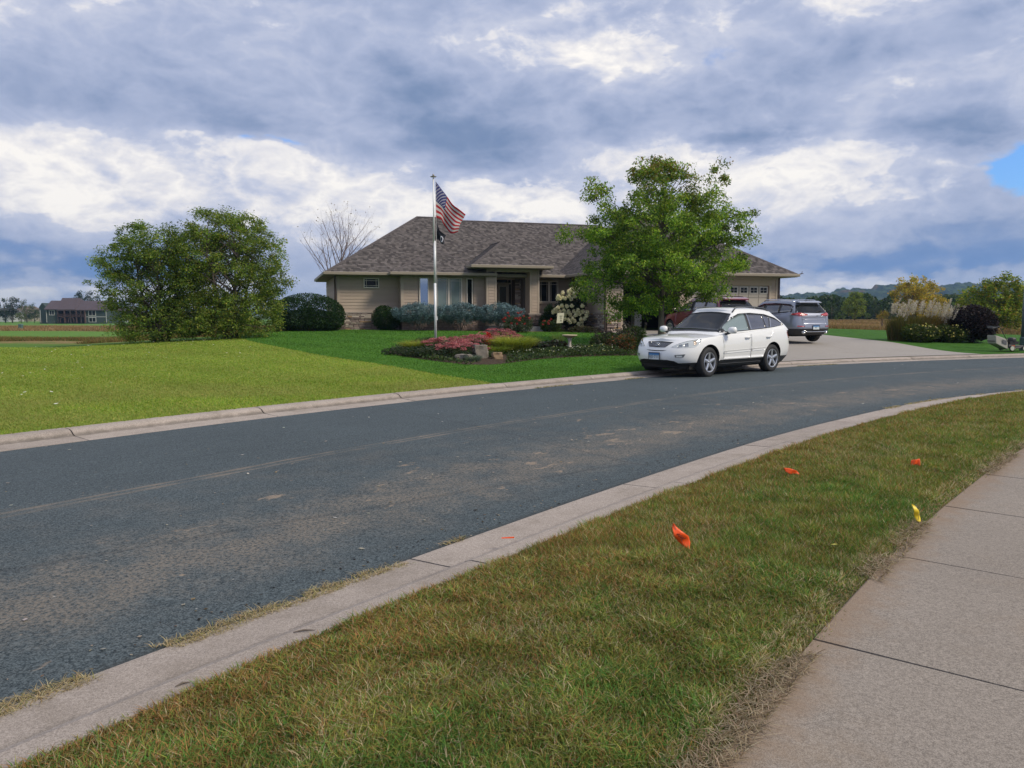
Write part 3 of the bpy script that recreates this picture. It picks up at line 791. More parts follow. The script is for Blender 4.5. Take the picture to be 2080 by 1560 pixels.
SOFF = mat('soffit', (.23, .195, .155), .7, var=.05, vscale=2)
BROWN = mat('brown_metal', (.05, .03, .025), .5)
GLASSD = mat('window_glass', (.008, .010, .011), .06, spec=.2)
BLIND = mat('closed_blinds', (.13, .175, .165), .25, var=.12, vscale=3, spec=.8, coat=.7)
SKYGLASS = mat('reflecting_glass', (.24, .30, .38), .03, metal=1.0)
FRAMEC = mat('window_frame', (.58, .52, .44), .5)
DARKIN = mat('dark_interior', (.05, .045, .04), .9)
STONEC = mat('ledge_stone', (.24, .185, .165), .9, var=.30, vscale=7, bump=.8, bscale=35, objvar=.5)
STONEP = mat('ledge_stone_pale', (.46, .39, .33), .9, var=.22, vscale=7, bump=.8, bscale=35, objvar=.3)
STONEO = mat('ledge_stone_tan', (.36, .24, .14), .9, var=.2, vscale=7, bump=.8, bscale=35, objvar=.2)
MORT = mat('mortar', (.09, .075, .068), .95, var=.2, vscale=20)
GDOOR = mat('garage_door_paint', (.38, .34, .29), .6, var=.04, vscale=2)
CAPST = mat('cast_sill', (.33, .28, .235), .85, var=.12, vscale=8)

house = thing('ranch_house', 'low brown ranch house with hipped shingle roof, stone skirting and attached garage', 'house', (AX, AY, 0), TH)
E0 = 3.62
def core(name, boxes, m=None):
    b = MB()
    for x in boxes: b.box(*x)
    return b.build(name, m or SIDING, house)
# wall cores (house coordinates u, v, z)
core('wall', [(.6, 3.9, .6, 8.9, .3, 3.46), (3.9, 8.6, .2, 8.9, .3, 3.46), (3.74, 8.19, -.1, .3, .3, 3.47)])
core('wall', [(10.6, 13.5, .9, 9.0, .3, 3.45), (8.3, 10.6, 1.6, 9.0, .3, 3.9)])
# garage: open box with interior
T = .16
core('wall', [(13.38, 13.54, -4, 10.4, .2, 3.44), (23.14, 23.3, -4, 10.4, .2, 3.44), (13.54, 23.14, 10.24, 10.4, .2, 3.44), (13.54, 23.14, 2.9, 3.06, .2, 3.44)], SIDING)
core('wall', [(13.54, 14.27, -4, -3.84, .2, 3.44), (17.45, 17.95, -4, -3.84, .2, 3.44), (22.78, 23.14, -4, -3.84, .2, 3.44), (14.27, 22.78, -4, -3.84, 3.02, 3.44)], SIDING)
core('garage_floor', [(13.55, 23.13, -3.98, 2.9, .3, .66)], DR)
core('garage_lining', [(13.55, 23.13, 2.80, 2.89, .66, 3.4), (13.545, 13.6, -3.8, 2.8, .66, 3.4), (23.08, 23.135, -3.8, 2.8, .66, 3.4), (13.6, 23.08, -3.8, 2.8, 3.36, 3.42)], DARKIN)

# lap siding boards -------------------------------------------------
_bc = {}
def board_mesh(L, h):
    k = (round(L, 2), round(h, 3))
    if k not in _bc:
        V = [(0, 0, 0), (L, 0, 0), (L, -.030, 0), (0, -.030, 0), (0, 0, h + .012), (L, 0, h + .012), (L, -.011, h + .012), (0, -.011, h + .012)]
        b = MB(); b.hexa([V[3], V[2], V[1], V[0], V[7], V[6], V[5], V[4]])
        _bc[k] = np_mesh('siding_board', b.v, b.f, SIDING)
    return _bc[k]
def boards(u0, v0, u1, v1, z0, z1, exp=.157):
    L = math.hypot(u1 - u0, v1 - v0); a = math.atan2(v1 - v0, u1 - u0); n = int(round((z1 - z0) / exp)); e = (z1 - z0) / n
    for k in range(n):
        o = obj('siding_board', board_mesh(L, e), house, (u0, v0, z0 + k * e)); o.rotation_euler[2] = a
ZS = 1.64   # top of the stone
boards(.72, .6, 3.72, .6, ZS, 3.42)
boards(.6, 6.0, .6, .62, ZS, 3.42) if False else boards(.598, 8.8, .598, .72, ZS, 3.42)
boards(3.74, .58, 3.74, .04, ZS, 3.42)
boards(3.88, -.102, 4.62, -.102, ZS, 3.42)
boards(7.54, -.102, 8.10, -.102, ZS, 3.42)
boards(11.04, .898, 13.36, .898, ZS, 3.42)
boards(13.378, .86, 13.378, -3.9, ZS, 3.42)
boards(13.50, -4.002, 14.16, -4.002, ZS, 3.02)
boards(22.92, -4.002, 23.18, -4.002, .75, 3.02)
boards(17.58, -4.002, 17.82, -4.002, .75, 3.02)
# trims: corner boards, friezes, bands
tr = [(.60, .73, .565, .63), (3.72, 3.88, -.145, -.095), (13.34, 13.50, -4.045, -3.99), (23.18, 23.335, -4.045, -3.99)]
for u0, u1, v0, v1 in tr: core('corner_board', [(u0, u1, v0, v1, ZS if u1 < 20 else .7, 3.44)], TRIM)
core('corner_board', [(.555, .598, .62, .74, ZS, 3.44)], TRIM)
core('frieze_board', [(.73, 3.72, .562, .60, 3.42, 3.52)], TRIM)
core('frieze_board', [(3.88, 8.19, -.14, -.10, 3.42, 3.52)], TRIM)
core('frieze_board', [(13.50, 23.18, -4.04, -4.0, 3.36, 3.46)], TRIM)
core('garage_header', [(14.16, 22.92, -4.035, -4.0, 3.03, 3.355)], mat('tan_header', (.36, .285, .20), .7, var=.05))
for u0, u1 in ((14.16, 14.27), (17.45, 17.56), (17.84, 17.95), (22.78, 22.92)): core('door_casing', [(u0, u1, -4.05, -4.0, .72, 3.03)], TRIM)

# ledge stone --------------------------------------------------------
_sm_ = []
for k in range(6):
    b = MB(); r = random.Random(k)
    V = [[x, y, z] for z in (0, 1) for (x, y) in ((0, 0), (1, 0), (1, 1), (0, 1))]
    j = lambda a: a + (r.random() - .5) * .10
    f = [(j(0.02), -1, j(0.06)), (j(.98), -1, j(.06)), (j(.98), -1, j(.94)), (j(.02), -1, j(.94))]
    bk = [(0, 0, 0), (1, 0, 0), (1, 0, 1), (0, 0, 1)]
    mids = [(j(.5), -1.25 + r.random() * .3, j(.5))]
    b.add(f + bk + mids, [(0, 1, 8), (1, 2, 8), (2, 3, 8), (3, 0, 8), (1, 0, 4, 5), (2, 1, 5, 6), (3, 2, 6, 7), (0, 3, 7, 4)])
    for M_ in (STONEC, STONEC, STONEP, STONEO): _sm_.append(np_mesh('stone', b.v, b.f, M_))
def stones(u0, v0, u1, v1, z0, z1, parts=True, big=.06, hrow=(.05, .105)):
    L = math.hypot(u1 - u0, v1 - v0); a = math.atan2(v1 - v0, u1 - u0); ca, sa = math.cos(a), math.sin(a)
    rr = random.Random(int(u0 * 100 + z0 * 7)); z = z0; out = MB()
    while z < z1 - .03:
        h = min(rr.uniform(*hrow), z1 - z); x = 0
        if z1 - z - h < .05: h = z1 - z
        while x < L - .02:
            w = rr.uniform(.13, .40) if rr.random() > big else rr.uniform(.4, .5)
            if L - x - w < .12: w = L - x
            d = rr.uniform(.035, .08)
            k = rr.random(); mi = rr.randrange(6) * 4 + (0 if k < .62 else 2 if k < .90 else 3)
            if parts:
                o = obj('stone', _sm_[mi], house, (u0 + ca * (x + .006), v0 + sa * (x + .006), z + .005))
                o.rotation_euler[2] = a; o.scale = (w - .014, d, h - .012)
            else:
                me = _sm_[mi]; V = [(u0 + ca * (x + .006 + p.co.x * (w - .014)) - sa * p.co.y * d, v0 + sa * (x + .006 + p.co.x * (w - .014)) + ca * p.co.y * d, z + .005 + p.co.z * (h - .012)) for p in me.vertices]
                out.add(V, [tuple(p.vertices) for p in me.polygons])
            x += w
        z += h
    if not parts:
        o = out.build('stone_veneer', STONEC, house); o['kind'] = 'stuff'
core('mortar_bed', [(.57, 3.74, .57, .6, .5, ZS - .06), (.57, .6, .6, 8.9, .5, ZS - .06), (3.71, 3.74, -.13, .58, .5, ZS - .06), (3.71, 8.19, -.13, -.1, .5, ZS - .06),
                    (11.02, 13.35, .87, .9, .5, ZS - .06), (13.35, 13.38, -4.03, .9, .4, ZS - .06), (13.35, 14.16, -4.03, -4.0, .4, ZS - .06),
                    (8.67, 9.2, 1.57, 1.6, .7, 3.85), (10.40, 10.6, .2, 1.6, .7, 3.85), (9.1, 10.42, 1.45, 1.57, 3.56, 3.88)], MORT)
stones(.58, .565, 2.3, .565, .70, ZS - .06)
stones(2.3, .565, 3.74, .565, .70, ZS - .06, parts=False)
stones(.575, 8.9, .575, .6, .66, ZS - .06, parts=False)
stones(3.74, -.135, 8.15, -.135, .66, ZS - .06, parts=False)
stones(11.03, .865, 13.34, .865, .66, ZS - .06, parts=False)
stones(13.345, .85, 13.345, -1.6, .60, ZS - .06, parts=False)
stones(13.345, -1.6, 13.345, -4.0, .60, ZS - .06)
stones(13.38, -4.035, 14.16, -4.035, .60, ZS - .06)
stones(10.42, .25, 10.42, 1.5, .8, 3.85, parts=False) if False else None
# stone pier right of the door (faces the street) and the stone over the door
core('mortar_bed', [(10.12, 10.5, .82, 1.5, .7, 3.86)], MORT)
stones(10.10, .815, 10.50, .815, .72, 3.84)
stones(8.9, 1.44, 10.12, 1.44, 3.58, 3.86, parts=True)
core('stone_cap', [(.54, 3.74, .50, .60, ZS - .06, ZS)], CAPST); core('stone_cap', [(3.66, 8.19, -.20, -.10, ZS - .06, ZS)], CAPST)
core('stone_cap', [(11.02, 13.3, .80, .90, ZS - .06, ZS)], CAPST); core('stone_cap', [(13.28, 13.38, -4.10, .80, ZS - .06, ZS)], CAPST)
core('stone_cap', [(13.38, 14.16, -4.10, -4.0, ZS - .06, ZS)], CAPST); core('stone_cap', [(.50, .60, .60, 8.9, ZS - .06, ZS)], CAPST)

# entry columns --------------------------------------------------------
def column(u0, u1, v0, v1, z0, z1):
    c = MB().box(u0 + .03, u1 - .03, v0 + .03, v1 - .03, z0, z1).build('column', SIDING, house)
    for (a, b_, c_, d_) in ((u0, u0 + .10, v0, v0 + .05), (u1 - .10, u1, v0, v0 + .05), (u0, u0 + .05, v1 - .1, v1), (u1 - .05, u1, v1 - .1, v1)):
        MB().box(a, b_, c_, d_, z0, z1).build('corner_board', TRIM, c)
    return c
column(8.11, 8.67, -.6, .2, .62, 3.84); column(10.49, 11.02, -.6, .2, .62, 3.84)
boards(8.22, -.572, 8.56, -.572, .9, 3.84); boards(10.60, -.572, 10.91, -.572, .9, 3.84)
core('stone_cap', [(10.38, 11.1, -.70, .26, 1.50, 1.56)], CAPST)
core('mortar_bed', [(10.42, 11.06, -.66, .22, .62, 1.50)], MORT)
stones(10.41, -.665, 11.06, -.665, .66, 1.50, parts=False)
core('porch_step', [(7.95, 9.0, -1.75, -.7, .3, .92)], mat('grey_concrete', (.20, .20, .205), .9, var=.15, vscale=4)); core('porch_slab', [(8.68, 10.48, -.7, 1.6, .3, 1.02)], MATS['grey_concrete'])
core('porch_step', [(9.7, 10.85, -1.75, -.72, .3, .88)], MATS['grey_concrete'])

# windows --------------------------------------------------------------
def window(u0, u1, v, z0, z1, glass, name='window', fw=.055, munt=None, rot=None, frame=FRAMEC, muntc=None, proud=.07):
    p = obj(name, MB().box(u0, u1, v - proud + .03, v + .01, z0, z1).build('tmp', glass).data, house)
    bpy.data.objects.remove([o for o in bpy.data.objects if o.name == 'tmp'][0])
    f = MB()
    f.box(u0 - fw, u0, v - proud, v + .005, z0 - fw, z1 + fw).box(u1, u1 + fw, v - proud, v + .005, z0 - fw, z1 + fw)
    f.box(u0, u1, v - proud, v + .004, z1, z1 + fw).box(u0, u1, v - proud, v + .004, z0 - fw, z0)
    f.build('window_frame', frame, p)
    if munt:
        m = MB()
        for a in munt[0]: m.box(u0 + a * (u1 - u0) - .009, u0 + a * (u1 - u0) + .009, v - proud + .018, v - proud + .032, z0, z1)
        for a in munt[1]: m.box(u0, u1, v - proud + .014, v - proud + .028, z0 + a * (z1 - z0) - .009, z0 + a * (z1 - z0) + .009)
        m.build('muntin', muntc or FRAMEC, p)
    return p
window(1.98, 2.66, .57, 2.90, 3.31, GLASSD, munt=([.14, .86], [.2, .8]))
window(4.72, 5.11, -.13, 1.95, 3.34, SKYGLASS, proud=.06)
core('flat_panel', [(5.17, 5.50, -.15, -.1, ZS, 3.42)], TRIM)
window(5.56, 6.15, -.13, 1.85, 3.34, BLIND, munt=([.1, .9], [.93])); window(6.26, 6.86, -.13, 1.85, 3.34, BLIND, munt=([.1, .9], [.93]))
core('flat_panel', [(6.92, 7.14, -.15, -.1, ZS, 3.42)], TRIM)
window(7.20, 7.43, -.13, 1.75, 3.33, GLASSD)
window(11.54, 12.02, .87, 2.22, 3.28, GLASSD, munt=([.15, .85], [.88])); window(12.14, 12.56, .87, 2.22, 3.28, GLASSD, munt=([.15, .85], [.88]))
core('window_casing', [(11.44, 12.66, .81, .855, 3.345, 3.42)], TRIM); core('window_casing', [(11.44, 12.66, .81, .855, 2.08, 2.155)], TRIM)
# entry door
DF = mat('door_frame_paint', (.33, .275, .22), .55); DD = mat('dark_door', (.035, .028, .028), .35)
window(9.22, 10.07, 1.55, 3.24, 3.52, GLASSD, name='transom', munt=([.8], []), fw=.05, frame=DF)
dr = MB().box(9.42, 9.80, 1.49, 1.53, 1.35, 3.02).build('front_door', DD, house)
f = MB()
for a in ((9.30, 9.42, 1.46, 1.55, 1.05, 3.14), (9.80, 9.92, 1.46, 1.55, 1.05, 3.14), (9.42, 9.80, 1.46, 1.55, 3.02, 3.14), (9.42, 9.80, 1.46, 1.55, 1.05, 1.35)): f.box(*a)
f.build('door_frame', DF, dr); MB().box(9.44, 9.49, 1.40, 1.46, 1.98, 2.10).build('handle', mat('brass', (.4, .3, .12), .3, 1.0), dr)
window(9.97, 10.08, 1.55, 1.1, 3.16, GLASSD, name='sidelight', fw=.03, frame=DF)
window(9.1, 9.22, 1.55, 1.1, 3.16, GLASSD, name='sidelight', fw=.03, frame=DF)
core('wall', [(8.67, 9.06, 1.56, 1.6, 1.0, 3.88)], SIDING)
ld = MB(); ld.lathe([(0, 0), (.05, .01), (.06, .10), (.05, .16), (0, .17)], 10, (8.95, 1.35, 2.95)); ld.tube([(8.95, 1.35, 3.1), (8.95, 1.56, 3.12)], .015)
ld.build('porch_lantern', mat('frosted_lamp', (.7, .68, .62), .4), house, smooth=True)

# roof -------------------------------------------------------------------
def plane_courses(b_uv, a, bb, c, d, exp=.142):
    """eave edge a->bb, top edge d->c (numpy), stepped courses; returns verts/faces/uv appended to b_uv"""
    a, bb, c, d = map(lambda q: np.array(q, float), (a, bb, c, d))
    nrm = np.cross(bb - a, d - a); nrm /= np.linalg.norm(nrm)
    if nrm[2] < 0: nrm = -nrm
    eu = (bb - a) / np.linalg.norm(bb - a); upv = np.cross(nrm, eu)
    if upv[2] < 0: upv = -upv
    H = max(np.dot(d - a, upv), np.dot(c - a, upv)); n = max(2, int(round(H / exp)))
    V, F, UV = b_uv
    for k in range(n):
        t0, t1 = k / n, (k + 1) / n
        P = [a + (d - a) * t0, bb + (c - bb) * t0, bb + (c - bb) * t1, a + (d - a) * t1]
        lift = .020
        q = [P[0] + nrm * lift, P[1] + nrm * lift, P[2] + nrm * .001, P[3] + nrm * .001, P[0], P[1]]
        o = len(V)
        for i, v in enumerate(q):
            V.append(tuple(v)); UV.append((float(np.dot(v - a, eu)), (k + (.05 if i in (0, 1) else .95 if i in (2, 3) else .02)) * exp))
        flip = np.cross(P[1] - P[0], P[3] - P[0]) @ nrm < 0
        F.append((o, o + 1, o + 2, o + 3) if not flip else (o + 3, o + 2, o + 1, o))
        F.append((o + 4, o + 5, o + 1, o) if not flip else (o, o + 1, o + 5, o + 4))
CAPM = mat('ridge_shingle', (.085, .072, .070), .92, var=.35, vscale=9, bump=.4, bscale=60)
def hip_roof(u0, u1, v0, v1, E, pitch, axis, vr=None, both=True, fascia=True, name='roof', skip=()):
    b = ([], [], [])
    if axis == 'u':
        vm = vr if vr is not None else (v0 + v1) / 2; h = vm - v0; zr = E + pitch * h
        r0, r1 = (u0 + h, vm, zr), (u1 - h, vm, zr)
        if r1[0] < r0[0] + .05: r1 = (r0[0] + .05, vm, zr)
        c = [(u0, v0, E), (u1, v0, E), (u1, v1, E), (u0, v1, E)]
        faces = {'front': (c[0], c[1], r1, r0), 'right': (c[1], c[2], r1, r1), 'back': (c[2], c[3], r0, r1), 'left': (c[3], c[0], r0, r0)}
        hips = [(c[0], r0), (c[1], r1), (c[2], r1), (c[3], r0), (r0, r1)]
    else:
        um = (u0 + u1) / 2; h = um - u0; zr = E + pitch * h
        r0 = (um, v0 + h, zr); r1 = (um, (v1 - h) if both else v1, zr)
        c = [(u0, v0, E), (u1, v0, E), (u1, v1, E), (u0, v1, E)]
        faces = {'front': (c[0], c[1], r0, r0), 'right': (c[1], c[2], r1, r0), 'left': (c[3], c[0], r0, r1)}
        if both: faces['back'] = (c[2], c[3], r1, r1)
        hips = [(c[0], r0), (c[1], r0), (r0, r1)] + ([(c[2], r1), (c[3], r1)] if both else [])
    for k, (a, b2, c2, d2) in faces.items():
        if k in skip: continue
        plane_courses(b, a, b2, c2, d2)
    me = np_mesh(name, b[0], b[1], SH, uv=b[2]); o = obj(name, me, house)
    for a, d in hips:
        a, d = Vector(a), Vector(d); L = (d - a).length
        if L < .3: continue
        dr_ = (d - a).normalized(); side = dr_.cross(Vector((0, 0, 1))).normalized() * .13
        cap = MB(); n = max(1, int(L / .21)); up = Vector((0, 0, 1))
        for k in range(n):
            p, q = a + dr_ * (L * k / n), a + dr_ * (L * (k + 1) / n)
            l0, l1 = up * .040, up * .036
            cap.add([p - side + l0 - up * .075, p + l0, p + side + l0 - up * .075, q - side + l1 - up * .075, q + l1, q + side + l1 - up * .075, p - side - up * .03, p + side - up * .03],
                    [(0, 1, 4, 3), (1, 2, 5, 4), (6, 7, 2, 1), (6, 1, 0)])
        cap.build('ridge_cap', CAPM, o)
    if fascia:
        # gutter ring and soffit
        g = .10; z1, z0 = E + .012, E - .135
        segs = []
        if 'front' not in skip: segs.append((u0 - g, u1 + g, v0 - g, v0))
        if 'left' not in skip: segs.append((u0 - g, u0, v0 + .002, v1))
        if 'right' not in skip: segs.append((u1, u1 + g, v0 + .002, v1))
        for s in segs:
            bevel_mod(MB().box(*s, z0, z1).build('gutter', FASC, house), .02)
        MB().box(u0 + .001, u1 - .001, v0 + .001, v1, E - .16, E - .125).build('soffit', SOFF, house)
    return o
PI_ = .63
hip_roof(0, 12.75, 0, 9.4, E0, PI_, 'u', vr=5.6)
hip_roof(1.9, 24.0, 2.1, 13.8, E0 - .003, PI_, 'u', fascia=False, name='roof')
hip_roof(12.8, 24.1, -4.6, 10.9, E0 + .003, PI_, 'v')
hip_roof(3.2, 8.55, -.72, 3.0, E0 + .008, .52, 'v', both=False)
hip_roof(7.22, 11.46, -1.25, 4.2, 4.02, .66, 'v', both=False)
core('entry_beam', [(8.67, 10.49, -.60, -.3, 3.72, 3.88)], TRIM)
core('wall', [(7.9, 11.2, .9, 3.9, 3.4, 3.95)], SIDING)
# downspouts, small finial at the far right gutter end, valley metal
ds = MB(); ds.tube([(.50, .45, 3.5), (.50, .52, 3.3), (.50, .53, .75)], .045, 6); ds.build('downspout', BROWN, house, smooth=True)
ds = MB(); ds.tube([(13.26, -4.16, 3.5), (13.26, -4.10, 3.3), (13.26, -4.12, .72)], .045, 6); ds.build('downspout', BROWN, house)
ds = MB(); ds.tube([(12.9, -4.6 + 4.4, 3.5), (13.28, .2, 3.3)], .04, 6); ds.build('downspout', BROWN, house)
ds = MB(); ds.tube([(23.36, -4.08, 3.45), (23.38, -4.08, .7)], .045, 6); ds.build('downspout', BROWN, house)
g_ = MB(); g_.tube([(24.15, -4.66, 3.62), (24.27, -4.70, 3.66), (24.30, -4.71, 3.76)], .025, 5); g_.tube([(24.2, -4.68, 3.63), (24.36, -4.72, 3.66)], .02, 5); g_.build('gutter_hook', BROWN, house)

# garage door (right bay) -------------------------------------------------
gd = MB().box(17.95, 22.78, -3.93, -3.88, .68, 3.02).build('garage_door', GDOOR, house)
nW = 8; pw = (22.78 - 17.95) / nW
for i in range(nW):
    u0 = 17.95 + i * pw
    for (za, zb) in ((.72, 1.24), (1.27, 1.80), (1.83, 2.36), (2.40, 2.97)):
        MB().box(u0 + .012, u0 + pw - .012, -3.955, -3.93, za, zb).build('door_panel', GDOOR, gd)
    w0, w1 = u0 + .10, u0 + pw - .10
    f = MB().box(w0 - .05, w1 + .05, -3.972, -3.955, 2.60, 2.97).build('door_window', mat('white_window_trim', (.50, .47, .42), .5), gd)
    pn = MB()
    for a in (0, 1):
        for b_ in (0, 1):
            mw = (w1 - w0) / 2; mh = .15
            MB().box(w0 + a * mw + .013, w0 + (a + 1) * mw - .013, -3.977, -3.972, 2.645 + b_ * .145, 2.645 + b_ * .145 + .125).build('pane', GLASSD, f)

# things in the open garage bay ------------------------------------------
def gthing(name, label, cat, u, v, z=.66):
    x, y = wld(u, v); return thing(name, label, cat, (x, y, z), TH)
WHT = mat('white_enamel', (.55, .55, .54), .4); GRY = mat('grey_plastic', (.10, .10, .11), .6)
t_ = gthing('storage_cabinet', 'pale narrow cabinet standing inside the open garage bay', 'cabinet', 16.15, -1.5)
MB().box(0, .42, 0, .4, .18, 1.02).build('body', WHT, t_); MB().box(.02, .2, -.02, 0, .2, 1.0).build('door', WHT, t_); MB().box(.22, .40, -.02, 0, .2, 1.0).build('door', WHT, t_)
for a in (.03, .35):
    MB().box(a, a + .04, .02, .06, 0, .18).build('leg', GRY, t_)
t_ = gthing('wooden_board', 'grey plank leaning just inside the open garage bay', 'plank', 14.45, -3.0)
b = MB(); b.hexa([(0, 0, 0), (.1, 0, 0), (.1, .04, 0), (0, .04, 0), (-.0, .5, 1.3), (.1, .5, 1.3), (.1, .54, 1.3), (0, .54, 1.3)]); 
b.v = [(x + .55 - z * .42, y, z) for x, y, z in b.v]; b.build('plank', mat('weathered_wood', (.2, .18, .16), .8, var=.2), t_)
for k, (u, v, w, h, c) in enumerate([(15.2, -.5, .5, .6, (.14, .10, .07)), (15.0, -1.6, .4, .35, (.12, .10, .10))]):
    t_ = gthing('cardboard_box', ['brown cardboard box on the dark garage floor by the cabinet', 'small dark carton on the garage floor near the doorway'][k], 'box', u, v)
    m = mat('carton_%d' % 0 if k == 0 else 'carton', c, .9, var=.1)
    MB().box(0, w, 0, w * .8, 0, h).build('body', m, t_); MB().box(0, w * .49, -.005, w * .4, h, h + .01).build('flap', m, t_); MB().box(w * .51, w, -.005, w * .4, h, h + .012).build('flap', m, t_)

# ================================================================== CARS
def paint(name, c, coat=1.0, metal=0.0, rough=.35):
    m = mat(name, c, rough, metal=metal, spec=.5, coat=coat); m.node_tree.nodes['Principled BSDF'].inputs['Coat Roughness'].default_value = .06
    return m
TYRE = mat('tyre_rubber', (.022, .022, .023), .75, var=.15, vscale=20); RIM = mat('alloy_rim', (.62, .63, .65), .28, metal=.85)
DARKP = mat('black_plastic', (.022, .022, .024), .55); CHROME = mat('chrome', (.75, .76, .78), .12, metal=1.0)
AUTOG = mat('car_glass_dark', (.010, .012, .013), .04, spec=.35); AUTOG2 = mat('car_glass_clear', (.20, .255, .245), .04, spec=.8, coat=1.0)
AUTOG3 = mat('car_glass_tinted', (.060, .060, .075), .04, spec=.9, coat=1.0)
RIMD = mat('reflector_grey', (.30, .32, .33), .2, metal=.6, coat=1.0); LENS = mat('lamp_lens', (.52, .55, .55), .08, spec=.8, coat=1.0); REDL = mat('red_lamp', (.42, .015, .02), .15, spec=.6, coat=1.0); AMB = mat('amber_lens', (.60, .46, .34), .2, coat=1.0)
UNDER = mat('underbody', (.008, .008, .008), .9)

def car_shell(S, paintm, lowm):
    """layered outlines: lower body rings, bonnet/deck cap, greenhouse rings and roof cap. x forward, y left"""
    W = S['w'] / 2
    def outline(xf, xr, w, xmf, xmr, nf, nr, k=11, step=.14):
        pts = []
        for i in range(k + 1):
            a = math.pi / 2 * (i / k); pts.append((xmf + (xf - xmf) * math.cos(a) ** (2 / nf), w * math.sin(a) ** (2 / nf)))
        n = max(2, int((xmf - xmr) / step))
        for i in range(1, n): pts.append((xmf + (xmr - xmf) * i / n, w))
        for i in range(k, -1, -1):
            a = math.pi / 2 * (i / k); pts.append((xmr + (xr - xmr) * math.cos(a) ** (2 / nr), w * math.sin(a) ** (2 / nr)))
        return pts
    sh = lambda x: float(np.interp(x, [p[0] for p in S['shoulder']], [p[1] for p in S['shoulder']]))
    rf = lambda x: float(np.interp(x, [p[0] for p in S['roof']], [p[1] for p in S['roof']]))
    V = []; F = []; tagf = []
    rows = []
    for (fz, fw, xf, xr) in S['rings']:
        o = outline(xf, xr, W * fw, S['xmf'], S['xmr'], S['nf'], S['nr'])
        rows.append([(x, y, S['zb'] + fz * (sh(x) - S['zb'])) for x, y in o])
    n = len(rows[0])
    last = rows[-1]
    for s in (.93, .82, .62, .38, .14, 0.0):     # cap ribs
        rows.append([(x, y * s, z + S['crown'] * (1 - s * s) * (1 if x > 0 else .3)) for x, y, z in last])
    def emit(rows, cap_bottom):
        base = len(V); m = len(rows)
        for sgn in (1, -1):
            for r in rows:
                for x, y, z in r: V.append((x, y * sgn, z))
        for si, sgn in enumerate((1, -1)):
            for i in range(m - 1):
                for j in range(n - 1):
                    a = base + si * m * n + i * n + j
                    q = (a, a + 1, a + n + 1, a + n)
                    F.append(q if sgn < 0 else q[::-1]); tagf.append(i)
        if cap_bottom:
            for j in range(n - 1):
                a = base + j; b_ = base + m * n + j
                F.append((a, a + 1, b_ + 1, b_)); tagf.append(-1)
    emit(rows, True)
    me1 = (list(V), list(F), list(tagf)); V.clear(); F.clear(); tagf.clear()
    G = S['gh']; grow = []
    nv = 7
    for i in range(nv + 1):
        v = i / nv
        xf = G['xf0'] + (G['xf1'] - G['xf0']) * v; xr = G['xr0'] + (G['xr1'] - G['xr0']) * v ** G.get('rp', 1.0)
        w = G['w0'] + (G['w1'] - G['w0']) * (v ** 1.25)
        o = outline(xf, xr, w, xf - .36, xr + .35, 3.6, 4.2, step=.14)
        o = [o[int(round(k * (len(o) - 1) / (n - 1)))] for k in range(n)] if len(o) != n else o
        # keep equal counts by arc resampling
        oo = resample(np.array(outline(xf, xr, w, xf - .36, xr + .35, 3.6, 4.2, step=.10)), n)
        oo[0, 1] = 0; oo[-1, 1] = 0
        grow.append([(x, y, (sh(x) - .06) * (1 - v) + rf(x) * v) for x, y in oo])
    last = grow[-1]
    cr = G['crown']
    for s, q in ((.965, .30), (.90, .52), (.75, .74), (.5, .91), (.25, .98), (0, 1)):
        xm = (G['xf1'] + G['xr1']) / 2; k = 1 - .05 * (1 - s)
        grow.append([(xm + (x - xm) * k, y * s, z + cr * q) for x, y, z in last])
    emit(grow, True)
    me2 = (list(V), list(F))
    bm = bmesh.new()
    def addm(v, f, mi):
        vs = [bm.verts.new(p) for p in v]
        for k, q in enumerate(f):
            try:
                fc = bm.faces.new([vs[i] for i in q]); fc.material_index = mi[k]; fc.smooth = True
            except ValueError: pass
    addm(me1[0], me1[1], [1 if t_ <= S.get('low_rings', 0) else 0 for t_ in me1[2]])
    bmesh.ops.remove_doubles(bm, verts=bm.verts, dist=.0005); bmesh.ops.recalc_face_normals(bm, faces=bm.faces)
    lower = bpy.data.meshes.new('lower'); bm.to_mesh(lower); bm.free()
    bm = bmesh.new(); addm(me2[0], me2[1], [0] * len(me2[1])); bmesh.ops.remove_doubles(bm, verts=bm.verts, dist=.0005); bmesh.ops.recalc_face_normals(bm, faces=bm.faces)
    upper = bpy.data.meshes.new('upper'); bm.to_mesh(upper); bm.free()
    # wheel arches by boolean
    for m_ in (paintm, lowm, UNDER): lower.materials.append(m_)
    lo = bpy.data.objects.new('tmp_lower', lower); COL.objects.link(lo)
    cut = MB()
    for x in S['wheels']:
        for sgn in (1, -1):
            y0, y1 = sgn * (W + .3), sgn * (W - .34); 
            cut.tube([(x, y0, S['wr'] + .02), (x, y1, S['wr'] + .02)], S['arch'], 36)
    cme = np_mesh('cut', cut.v, cut.f, UNDER); co = bpy.data.objects.new('tmp_cut', cme); COL.objects.link(co)
    bm = bmesh.new(); bm.from_mesh(cme); bmesh.ops.recalc_face_normals(bm, faces=bm.faces); bm.to_mesh(cme); bm.free()
    bo = lo.modifiers.new('b', 'BOOLEAN'); bo.operation = 'DIFFERENCE'; bo.object = co; bo.solver = 'EXACT'
    dg = bpy.context.evaluated_depsgraph_get(); dg.update()
    res = bpy.data.meshes.new_from_object(lo.evaluated_get(dg))
    bpy.data.objects.remove(lo); bpy.data.objects.remove(co)
